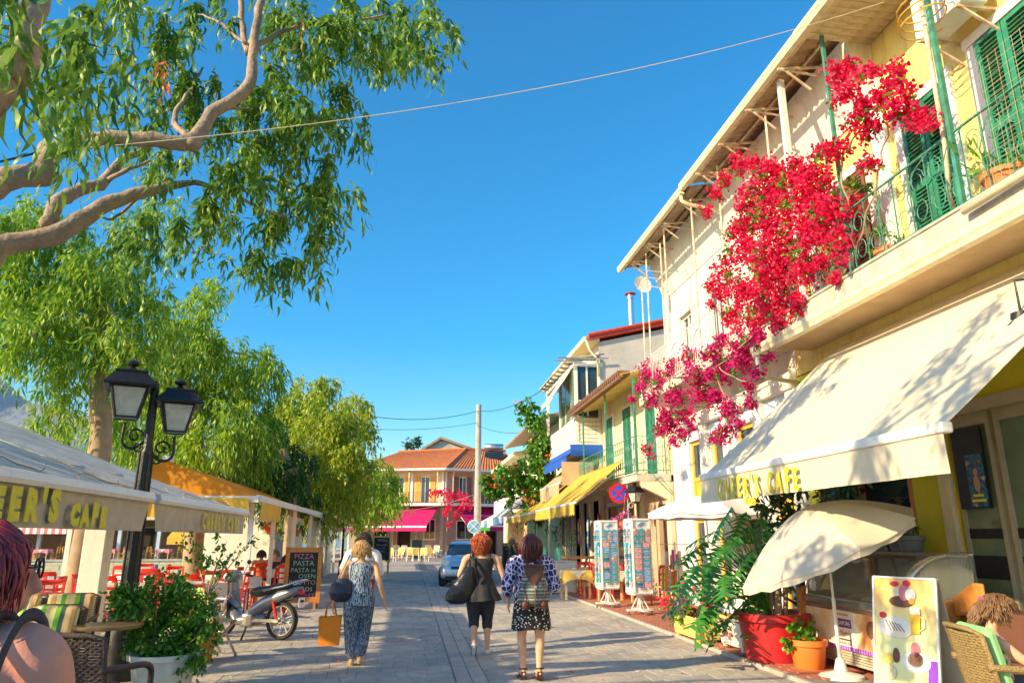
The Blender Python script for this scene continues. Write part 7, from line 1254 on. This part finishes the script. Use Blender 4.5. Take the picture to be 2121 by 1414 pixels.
for s in ('L','R'): an,tn=Vector(J[s][2]),Vector(J['toe'+s]); build(MB().bar(an+Vector((0,-.05,-.09 if s=='L' else .0)),tn+Vector((0,.02,-.02)),.09,.018,up=(0,0,1)).tube([an+Vector((-.04,.02,-.04)),tn+Vector((0,-.04,.03)),an+Vector((.04,.02,-.04))],.008,5),'flip_flop',M('metal_black'),t)
# woman in black top
J=dict(h=1.67,b=1.12,L=[(-.1,0,.86),(-.1,.02,.47),(-.1,-.2,.14)],R=[(.1,0,.86),(.1,.06,.46),(.1,-.02,.09)],toeL=(-.1,-.14,.0),toeR=(.12,.14,.03),aL=[(-.22,0,1.33),(-.32,-.02,1.1),(-.27,.1,.92),(.1,.6,-.2)],aR=[(.22,0,1.33),(.33,.0,1.08),(.35,.05,.86),(0,.15,-1)],hyaw=-.25)
t,f=person('woman in black tank top, flared peplum and capri leggings with curly red hair',(1.07,11.35,0),-.06,J)
bt=M('cloth_black',(.035,.033,.04),.85,.2,8,.35,bsc=14); lg=M('leggings',(.03,.027,.045),.75,.2,8,.1)
top(t,J,bt,.88,1.33,.012,'tank_top'); [build(MB().tube(wob([(s*.12,-.1,1.3),(s*.14,-.05,1.42),(s*.14,.03,1.42),(s*.12,.1,1.3)],0,5),.022,8,sy=.5),'strap',bt,t,smooth=True) for s in (-1,1)]
drape([(0,0,1.06,.17,.135),(0,0,.98,.2,.16),(0,0,.86,.24,.2),(0,0,.74,.29,.24)],'peplum',bt,t,folds=8,amp=.022)
mb=MB(); [chain(mb,[Vector(J[s][0]),Vector(J[s][0]).lerp(Vector(J[s][1]),.5),Vector(J[s][1]),Vector(J[s][1]).lerp(Vector(J[s][2]),.22)],[.12,.115,.08,.078],5,16) for s in ('L','R')]; mb.sph((0,0,.9),(.18,.145,.12)); remesh(build(mb,'leggings',lg,t),.011,3)
sw_=M('shoe_white',(.75,.72,.68),.6,.05); 
for s in ('L','R'):
    an,tn=Vector(J[s][2]),Vector(J['toe'+s]); sb=MB(); a=an+Vector((0,-.03,-.055)) if s=='R' else an+Vector((0,-.05,.0)); chain(sb,[a,a.lerp(tn,.5),tn],[.042,.043,.034],3,12); remesh(build(sb,'shoe',sw_,t),.008,2)
    if s=='L': build(MB().bar(a+Vector((0,-.035,.01)),tn+Vector((0,-.035,-.0)),.08,.014,up=(0,1,0)),'shoe_sole',M('sole_grey',(.2,.2,.19),.8,.1),t,bevel=.006)
hairlocks(t,f,M('hair_red',(.48,.1,.03),.5,.3,40,.3,col2=(.25,.04,.015)),'wavy',420,7,.17,vol=1.2)
b=bag('shoulder_bag','big black leather hobo bag on the left shoulder of the woman in black',(1.07-.3,11.24,.72),[(-.06,0,-.02,.1,.06),(-.05,0,.03,.19,.1),(-.02,0,.12,.21,.11),(.03,-.02,.26,.17,.09),(.1,-.03,.42,.1,.06),(.13,-.02,.5,.04,.03)],M('leather_black',(.02,.02,.022),.3,.2,10,.3,bsc=25),[[(.12,-.02,.46),(.12,-.05,.6),(.13,0,.68),(.12,.08,.6),(.1,.05,.44)],[(.16,-.06,.6),(.2,-.1,.42),(.24,-.08,.28)]],sr=.017)
# woman with backpack
J=dict(h=1.66,b=1.08,L=[(-.1,0,.86),(-.11,.08,.47),(-.1,.02,.1)],R=[(.1,0,.86),(.1,-.02,.46),(.08,-.1,.12)],toeL=(-.12,.18,.03),toeR=(.07,.04,.03),aL=[(-.21,.0,1.33),(-.3,-.02,1.08),(-.27,.1,.86),(0,.5,-.8)],aR=[(.21,.0,1.33),(.29,.0,1.08),(.24,.16,.92),(0,.8,-.2)],hyaw=0)
t,f=person('woman with striped canvas backpack, purple patterned blouse and black floral skirt',(1.5,9.32,0),-.03,J)
pu=vor('purple_print',(.62,.6,.85),(.035,.02,.11),19,.085,.85,(1,1,.8)); top(t,J,pu,.88,1.385,.022,'blouse'); [sleeve(t,J,s,pu,1.45,.026) for s in ('aL','aR')]
fm=vor('floral_print',(.75,.72,.6),(.012,.012,.016),34,.3,.85,(1,1,1),'F1'); drape([(0,0,1.0,.17,.135),(0,0,.92,.2,.16),(0,0,.8,.22,.18),(0,0,.66,.235,.19),(0,0,.56,.24,.195)],'skirt',fm,t,folds=6,amp=.012); drape([(0,0,1.08,.19,.155),(0,0,.98,.215,.17),(0,0,.93,.22,.175)],'blouse_hem',pu,t,folds=5,amp=.008)
hairlocks(t,f,M('hair_wine',(.13,.025,.03),.4,.3,40,.3,col2=(.05,.012,.015)),'straight',460,9,.25,vol=1.14)
for s in ('L','R'):
    an,tn=Vector(J[s][2]),Vector(J['toe'+s]); build(MB().tube([an+Vector((-.045,0,.01)),an+Vector((0,-.045,.02)),an+Vector((.045,0,.01)),an+Vector((0,.05,.0)),an+Vector((-.045,0,.01))],.009,6).bar(an+Vector((0,-.07,-.085)),tn+Vector((0,.03,-.025)),.09,.025).tube([an+Vector((-.04,.1,-.06)),an+Vector((0,.11,-.005)),an+Vector((.045,.1,-.06))],.012,6).box(an+Vector((0,-.04,-.05)),(.06,.03,.07)),'sandal',M('sandal',(.06,.02,.015),.5,.1),t)
bp=thing('backpack','grey and brown woven canvas backpack worn by the woman in the floral skirt','backpack',(1.5,9.13,.86),-.03); bm2=M('canvas_brown',(.12,.055,.04),.85,.15,8,.4,bsc=50)
wv=M('canvas_weave',(.1,.12,.11),.9,bump=.3,bsc=60,stripe=(2,.115,[(.09,.11,.11),(.3,.32,.28),(.05,.06,.06),(.16,.2,.19),(.42,.4,.33),(.07,.08,.08),(.2,.2,.17),(.1,.14,.14)]))
mb=MB(); mb.loft([(0,0,-.02,.13,.07),(0,-.02,.03,.165,.11),(0,-.02,.15,.17,.12),(0,-.01,.28,.15,.1),(0,0,.38,.12,.075),(0,.01,.42,.08,.05)],22); mb.sph((-.15,-.02,.09),(.05,.07,.09)); mb.sph((.15,-.02,.09),(.05,.07,.09)); remesh(build(mb,'backpack_body',wv,bp),.009,5)
build(MB().grid(lambda u,v:((-1+2*u)*(.135-.095*v**1.3),-.04-.095*math.sin(min(1,v*1.1+.05)*PI*.6)*(1-.3*abs(2*u-1)**2),.45-.24*v),10,8).grid(lambda u,v:((1-2*u)*(.135-.095*v**1.3),-.034-.09*math.sin(min(1,v*1.1+.05)*PI*.6)*(1-.3*abs(2*u-1)**2),.45-.24*v),10,8),'flap',bm2,bp,smooth=True); build(MB().tube(wob([(0,-.13,.24),(.01,-.15,.12),(-.005,-.145,.02),(.01,-.12,-.06)],0,4),.012,6,sy=.5),'strap',bm2,bp,smooth=True); build(MB().bx(-.02,.02,-.152,-.14,.19,.22),'buckle',M('galvanised'),bp)
build(MB().box((0,-.05,.445),(.17,.05,.035)),'top_handle',bm2,bp,bevel=.01); [build(MB().tube(wob([(s*.06,.02,.43),(s*.1,.09,.52),(s*.12,.2,.5),(s*.12,.24,.4)],0,4),.026,8,sy=.35).tube(wob([(s*.1,-.13,.05),(s*.13,-.11,.2),(s*.1,-.1,.26)],0,4),.006,5),'shoulder_strap',bm2,bp,smooth=True) for s in (-1,1)]; [build(MB().sph((s*.11,-.1,.0),(.05,.035,.055)),'corner_patch',M('leather_brown',(.12,.03,.02),.5,.2),bp,smooth=True) for s in (-1,1)]
# red-haired woman close by at the left edge: head, shoulders, rucksack
t=thing('person','red-haired woman with glasses and bare shoulders at the lower left edge','person',(-.968,1.86,0),0); mb=MB(); 
mb.loft([(0,0,.02,.12,.1),(0,0,.8,.17,.13),(0,0,1.05,.15,.115),(0,0,1.2,.165,.12),(0,.0,1.34,.17,.11),(0,.0,1.405,.12,.08),(0,.01,1.44,.062,.06)],22); chain(mb,[(0,0,1.38),(0,.01,1.44),(.0,.015,1.5)],[.066,.055,.055],3)
f=head(mb,(.0,.03,1.535),-1.0,1.0)
for sx in (-1,1): chain(mb,[(sx*.1,0,1.385),(sx*.16,.0,1.35),(sx*.185,.02,1.2),(sx*.2,.02,1.05),(sx*.21,.12,.9),(sx*.22,.2,.8)],[.06,.068,.062,.05,.042,.03],5); hand(mb,(sx*.24,.2,.78),(0,.4,-.9),(0,1,0))
chain(mb,[(-.09,0,.8),(-.09,0,.45),(-.09,0,.08)],[.09,.06,.04]); chain(mb,[(.09,0,.8),(.09,0,.45),(.09,0,.08)],[.09,.06,.04]); foot(mb,(-.09,0,.09),(-.09,.16,.03)); foot(mb,(.09,0,.09),(.09,.16,.03))
remesh(build(mb,'body',M('skin_pink',(.62,.27,.2),.5,.08,8,.1,bsc=150,spec=.35),t),.007,4)
h_=hairlocks(t,f,M('hair_crimson',(.34,.025,.03),.4,.35,30,.3,col2=(.07,.008,.015)),'straight',1400,12,.17,vol=1.05,front=.1,lr=.42)
g_=MB(); g=f; ctr=[g(s*.032,.108,.018) for s in (-1,1)]; mr=Matrix.Rotation(-1.0,3,'Z')
for s,c in zip((-1,1),ctr): g_.tube([c+mr@Vector((.027*math.cos(a),0,.021*math.sin(a))) for a in np.linspace(0,2*PI,21)],.0025,6,cap=False); g_.tube([c+mr@Vector((s*.027,0,.004)),g(s*.082,.06,.02),g(s*.084,-.02,.012)],.0022,5)
g_.tube([ctr[0]+mr@Vector((.027,0,.003)),ctr[1]+mr@Vector((-.027,0,.003))],.0025,5); build(g_,'glasses',M('metal_black'),t); 
for c in ctr: build(MB().lathe([(0,0),(.026,0)],n=20,cap=False),'spectacle_lens',M('glass_clear'),t).matrix_local=Matrix.Translation(c)@Matrix.Rotation(-1.0,4,'Z')@Matrix.Rotation(PI/2,4,'X')
dk=M('strap_navy',(.025,.03,.06),.7,.2,10,.2); top_=MB(); top_.loft([(0,0,.8,.178,.138),(0,0,1.05,.158,.123),(0,0,1.18,.172,.13)],24,cap=False); build(top_,'vest',M('cloth_black'),t,smooth=True)
for s in (.08,.135): build(MB().tube(wob([(s,-.13,1.05),(s,-.135,1.24),(s,-.115,1.37),(s-.005,-.03,1.452),(s,.06,1.43),(s,.12,1.3)],0,6),.014 if s>.1 else .01,8,sy=.35),'shoulder_strap',dk,t,smooth=True); build(MB().tube(wob([(-s,-.13,1.05),(-s,-.135,1.24),(-s,-.115,1.37),(-s+.005,-.03,1.452),(-s,.06,1.43),(-s,.12,1.3)],0,6),.014,8,sy=.35),'shoulder_strap',dk,t,smooth=True)
rk=thing('backpack','dark navy rucksack on the back of the red-haired woman at the left edge','backpack',(-.968,1.66,.85)); mb=MB(); mb.loft([(0,0,0,.12,.06),(0,-.02,.1,.14,.09),(0,-.02,.25,.13,.09),(0,0,.36,.1,.06),(0,0,.4,.05,.03)],18); remesh(build(mb,'rucksack_body',dk,rk),.008,4)
# girl in wicker chair at lower right
gc2=armchair('tan wicker armchair with pale green edging at the lower right corner',M('wicker_tan'),True,'green_cloth' if M('green_cloth',(.3,.6,.25),.8,.08) else ''); gc2.location=(4.66,5.42,0.03); gc2.rotation_euler.z=-1.85; gc2.scale=(1.0,1.0,1.0)
t=thing('person','little girl with a curly ponytail and pink hair tie sitting in the wicker chair','person',(4.56,5.5,-.04),-1.75); mb=MB()
mb.loft([(0,-.05,.5,.13,.11),(0,-.05,.62,.12,.1),(0,-.05,.75,.12,.095),(0,-.05,.87,.125,.09),(0,-.05,.93,.1,.07),(0,-.04,.97,.05,.045)],20); chain(mb,[(0,-.04,.95),(0,-.02,1.0),(0,-.0,1.05)],[.045,.04,.04],3)
f=head(mb,(0,.04,1.11),-.3,.92,-.35)
for sx in (-1,1): chain(mb,[(sx*.1,-.05,.9),(sx*.15,-.03,.87),(sx*.2,.1,.76),(sx*.14,.3,.72)],[.04,.042,.033,.024],5); hand(mb,(sx*.14,.3,.72),(-sx*.2,1,-.1),(0,0,1),.75); chain(mb,[(sx*.07,0,.52),(sx*.09,.2,.54),(sx*.09,.38,.52),(sx*.08,.4,.3),(sx*.08,.38,.12)],[.075,.07,.05,.045,.035],4); foot(mb,(sx*.08,.38,.1),(sx*.08,.52,.04),.8)
remesh(build(mb,'body',SKIN,t),.0065,3)
hm=M('hair_brown',(.22,.11,.045),.5,.3,40,.3,col2=(.08,.04,.02)); hairlocks(t,f,hm,'short',420,15,.09,s=.92,vol=1.08)
mb=MB(); rr=random.Random(4); pb=f(0,-.125,.035)
for k in range(110):
    a=rr.uniform(0,6.28); q=[pb]
    for i in range(1,8): u=i/7; q.append(pb+Vector((math.cos(a)*.05*math.sin(u*3)+.012*math.sin(u*14+k),-.06*u**.5-.04*u+math.sin(a)*.04*math.sin(u*3)+.012*math.cos(u*14+k),.01-.22*u*rr.uniform(.9,1.05))))
    mb.tube(q,[.007]*7+[.002],5)
build(mb,'ponytail',hm,t,smooth=True)['kind']='stuff'; build(MB().tube([pb+Vector((.028*math.cos(a),.0,.028*math.sin(a))) for a in np.linspace(0,6.3,14)],.012,8,cap=False),'hair_tie',M('hair_tie_pink',(.85,.08,.3),.6,.05),t,smooth=True)
gd=noisemat('girl_print',[(.1,.02,.15),(.75,.1,.3),(.8,.8,.7),(.15,.5,.15),(.1,.1,.4)],22,(1,1,1)); mb=MB(); mb.loft([(0,-.05,.5,.15,.13),(0,-.05,.62,.135,.112),(0,-.05,.75,.13,.105),(0,-.05,.84,.132,.1)],24,cap=False); build(mb,'dress',gd,t,smooth=True)
for s in (-1,1): build(MB().tube(wob([(s*.07,-.145,.82),(s*.075,-.13,.9),(s*.07,-.06,.955),(s*.07,.03,.9)],0,4),.009,6,sy=.5),'dress_strap',M('flower_pink2',(.8,.2,.4),.7,.1),t,smooth=True)
mb=MB(); [chain(mb,[(sx*.07,-.02,.53),(sx*.09,.2,.555),(sx*.09,.36,.53)],[.095,.085,.07],5) for sx in (-1,1)]; remesh(build(mb,'skirt',M('skirt_slate',(.07,.09,.12),.85,.1),t),.011,3)
# small figures
def seated(label,loc,rz,hair,shirt,skin='skin_tan',style='short',L=.08):
    J=dict(h=1.62,b=1.,L=[(-.1,0,.86),(-.1,.4,.86),(-.1,.42,.5)],R=[(.1,0,.86),(.1,.4,.86),(.1,.42,.5)],toeL=(-.1,.55,.42),toeR=(.1,.55,.42),aL=[(-.2,0,1.32),(-.26,.1,1.08),(-.15,.3,1.1),(0.3,1,0)],aR=[(.2,0,1.32),(.26,.1,1.08),(.15,.3,1.1),(-.3,1,0)])
    t,f=person(label,(loc[0],loc[1],loc[2]-.36),rz,J,M(skin)); top(t,J,M(shirt) if isinstance(shirt,str) else shirt,.88,1.36,.014); hairlocks(t,f,M(hair),style,160,3,L,vol=1.1); mb=MB(); [chain(mb,[J[s][0],J[s][1],Vector(J[s][1]).lerp(Vector(J[s][2]),.5)],[.11,.09,.07],4) for s in ('L','R')]; remesh(build(mb,'trousers',M('leggings'),t),.02,2)
p=GY(548,1165,22.5); seated('woman with dark tied hair and bare back sitting behind the pizza board',(p.x-.1,22.5,0.02),.3,'hair_dark','top_rust' if M('top_rust',(.45,.12,.05),.8,.1) else ''); p=GY(568,1165,23.4); seated('grey-haired man facing the street at the table behind the pizza board',(p.x,23.4,0.02),PI+.3,'hair_grey' if M('hair_grey',(.25,.2,.17),.7,.2) else '','cloth_black'); p=GY(600,1165,21.5); seated('dark-haired diner whose head shows just above the pizza board',(p.x-.1,21.5,-.1),.1,'hair_dark','fabric_white')
for i,(a,yy) in enumerate(((548,22.5),(568,23.4),(600,21.5))): clone(rc0,(GY(a,1165,yy).x-.05,yy,0),(.3,PI+.3,.1)[i],'red chair under '+('the woman with tied hair','the grey-haired man','the diner behind the pizza board')[i],'red taverna chairs on the left terrace')
clone(rt0,(GY(560,1165,22.9).x,22.9+.05,0),.2,'cream-clothed taverna table between the woman with tied hair and grey-haired man','cream-clothed tables of the red chair terrace')
J=dict(h=1.66,b=.92,L=[(-.08,0,.86),(-.08,.03,.46),(-.08,0,.09)],R=[(.08,0,.86),(.08,0,.46),(.08,0,.09)],toeL=(-.08,.15,.03),toeR=(.1,.15,.03),aL=[(-.18,0,1.33),(-.22,.05,1.1),(-.12,.28,1.05),(.3,1,0)],aR=[(.18,0,1.33),(.22,.05,1.1),(.12,.28,1.05),(-.3,1,0)])
p=GZ(1058,1172); t,f=person('young woman with long fair hair in a black top standing by the shop fronts',(GY(1060,1160,32).x,32,0),-1.2,J); top(t,J,M('cloth_black'),.8,1.36,.012); hairlocks(t,f,M('hair_fair',(.55,.33,.12),.5,.2,30),'straight',160,4,.32,vol=1.1); mb=MB(); [legs(mb,J,s,k=.012) for s in ('L','R')]; remesh(build(mb,'trousers',M('leggings'),t),.02,2)
# ================ far quay, boats
qw=struct(MB().bx(-60,-9.8,56,130,-3,.1),'far_quay',M('quay_stone')); WO[qw.name]=Vector()
blk=MB().box((0,0,0),(.98,.12,.27)).mesh('quay_block',M('quay_stone')); 
for r_ in range(4):
    for k in range(34): piece(blk,'quay_block',qw,(-10.4-k*1.0-(.5 if r_%2 else 0),55.98+random.uniform(-.015,.015),-.88+r_*.28))
build(MB().bx(-46,-9.9,55.85,57,.1,.22),'coping',M('stone_strip'),qw)
def boat(label,loc,rz,L,cm,motor=True,txt=None):
    t=thing('motor_boat',label,'boat',loc,rz); W=.75; mb=MB(); st_=[(0,1.,.0),(.3,1.05,-.02),(.6,.95,.06),(.8,.68,.16),(.93,.32,.26),(1,.03,.34)]; n=len(st_); vs=[]
    for u,w_,sh in st_:
        x=-L/2+L*u; W_=W*w_; vs+= [(x,-W_,.55+sh),(x,-W_*.9,.2),(x,-W_*.45,-.1),(x,0,-.18+sh*.5),(x,W_*.45,-.1),(x,W_*.9,.2),(x,W_,.55+sh),(x,W_*.85,.53+sh),(x,W_*.75,.15),(x,-W_*.75,.15),(x,-W_*.85,.53+sh)]
    mb.add(vs,[(i*11+j,i*11+(j+1)%11,(i+1)*11+(j+1)%11,(i+1)*11+j) for i in range(n-1) for j in range(11)]+[tuple(range(11))[::-1],tuple((n-1)*11+j for j in range(11))]); build(mb,'hull',cm,t,smooth='auto')
    build(MB().box((-.2,0,.65),(.5,.5,.55)),'console',M('paint_white'),t,bevel=.05); build(MB().prism([(-.02,-.25,.9),(-.02,.25,.9),(-.2,.22,1.25),(-.2,-.22,1.25)],(.02,0,0)),'windscreen',M('glass_shop'),t); build(MB().bx(-1.3,-.9,-.5,.5,.3,.5),'bench',M('fabric_blue'),t,bevel=.03)
    if motor: build(MB().box((-L/2-.2,0,.85),(.4,.28,.42)),'outboard_cowl',M('cowl_blue',(.08,.12,.3),.3,.1),t,bevel=.07); build(MB().box((-L/2-.2,0,.35),(.16,.1,.8)).box((-L/2-.25,0,-.1),(.35,.03,.15)),'outboard_leg',M('metal_black'),t)
    if txt: text(txt,'hull_lettering',M('fabric_blue'),t,(L*.05,-W*.985,.3),(PI/2+.12,0,0),.26,.004)
    build(MB().tube([(L*.05+.02*k-1.0,-W*1.0-.01,.36+.14*math.sin(k*.25)) for k in range(12)],.02,5),'emblem_stroke',M('sign_lightblue'),t); return t
boat('long white motor boat with blue outboard moored below the far quay',(-19.8,44,-.95),.05,5.5,M('boat_white',(.75,.76,.72),.3,.04,3,0)); boat('white boat with dark lettering half hidden by the lamp post',(-15.2,44.5,-.95),PI+.2,4.6,M('boat_white'),txt='15'); boat('small cream boat moored behind the lamp shaft near the quay wall',(-13.2,48,-.95),-.3,4.2,M('boat_cream',(.7,.66,.5),.4,.05))
sb_=thing('quay_taverna','long low taverna on the far quay with pale blue posts and striped awning','building',(-30,62,0),world=True)
build(MB().bx(-48,-12,68,74,.1,4.2),'wall',M('wall_pinkish',(.5,.38,.33),.85,.15,1,.1),sb_); build(MB().bx(-48,-12,60,75,3.0,3.25),'roof',M('soffit_wood'),sb_); 
for k in range(13): build(MB().bx(-47+k*2.8,-46.75+k*2.8,59.8,60.05,.1,3.0),'post',M('post_blue',(.45,.6,.72),.6,.08),sb_)
for k in range(6): f_=build(MB().bx(-46+k*5.6,-44+k*5.6,67.9,68,.6,2.6),'window',M('paint_white'),sb_); build(MB().bx(-45.9+k*5.6,-44.1+k*5.6,67.86,67.9,.7,2.5),'pane',M('glass_shop'),f_)
ra=thing('striped_quay_awning','red and white striped awning edge along the far quay taverna','awning',(-35,59,0),world=True); sm_=M('stripe_red',(.75,.2,.2),.8,stripe=(0,.5),col2=(.8,.78,.72))
build(MB().sheet(lambda u,v:(-47+23*u,60.2-1.5*v,2.9-.5*v),20,3,.02),'cloth',sm_,ra); build(MB().bx(-47,-24,58.68,58.7,1.95,2.4),'valance',sm_,ra)
ya=thing('yellow_quay_awning','yellow awning on the far quay seen under the left canopy','awning',(-16,59,0),world=True); build(MB().sheet(lambda u,v:(-18+6.5*u,61-2*v,2.6-.9*v),10,3,.02),'cloth',M('fabric_yellow'),ya); build(MB().bx(-18,-11.5,58.98,59,1.2,1.7),'valance',M('fabric_yellow'),ya)
pk=cloth_table('pink-clothed table on the far quay',M('wood_pale'),M('cloth_pink',(.75,.25,.3),.8,.1),top2=M('cloth_pinkwhite',(.8,.6,.6),.8,.1),s=.9); oc=taverna_chair('orange wooden chair on the far quay',M('wood_yellow'))
for i in range(14):
    x=-38+i*2.0; y=58+.7*(i%3); lab='pink-clothed table on the far quay, number %s from the left'%('one','two','three','four','five','six','seven','eight','nine','ten','eleven','twelve','thirteen','fourteen')[i]
    o=pk if i==0 else clone(pk,(0,0,0)); o.location=(x,y,.12); od=('leftmost','second from left','third from left','fourth from left','fifth from left','sixth from left','seventh from left','seventh from right','sixth from right','fifth from right','fourth from right','third from right','second from right','rightmost')[i]; o['label']='pink-clothed table on the far quay, '+od+' of the row'; o['group']='pink tables on the far quay'
    for j in range(2):
        o=oc if (i==0 and j==0) else clone(oc,(0,0,0)); o.location=(x+(-.75,.75)[j],y+.1,.12); o.rotation_euler.z=(-PI/2,PI/2)[j]+random.uniform(-.3,.3); o['label']=('left','right')[j]+' orange chair at the far quay table '+od+' in its row'; o['group']='orange chairs on the far quay'
# ================ air over the bay
hz=tag(build(MB().bx(-6500,3500,-60,5600,-12,1250),'haze',bpy.data.materials.new('air')),kind='stuff')
m=hz.data.materials[0]; m.use_nodes=True; t=m.node_tree; t.nodes.remove(t.nodes['Principled BSDF']); pv_=node(t,'ShaderNodeVolumePrincipled'); pv_.inputs['Density'].default_value=.00003; pv_.inputs['Color'].default_value=(.82,.9,1,1); t.links.new(pv_.outputs[0],t.nodes['Material Output'].inputs['Volume'])
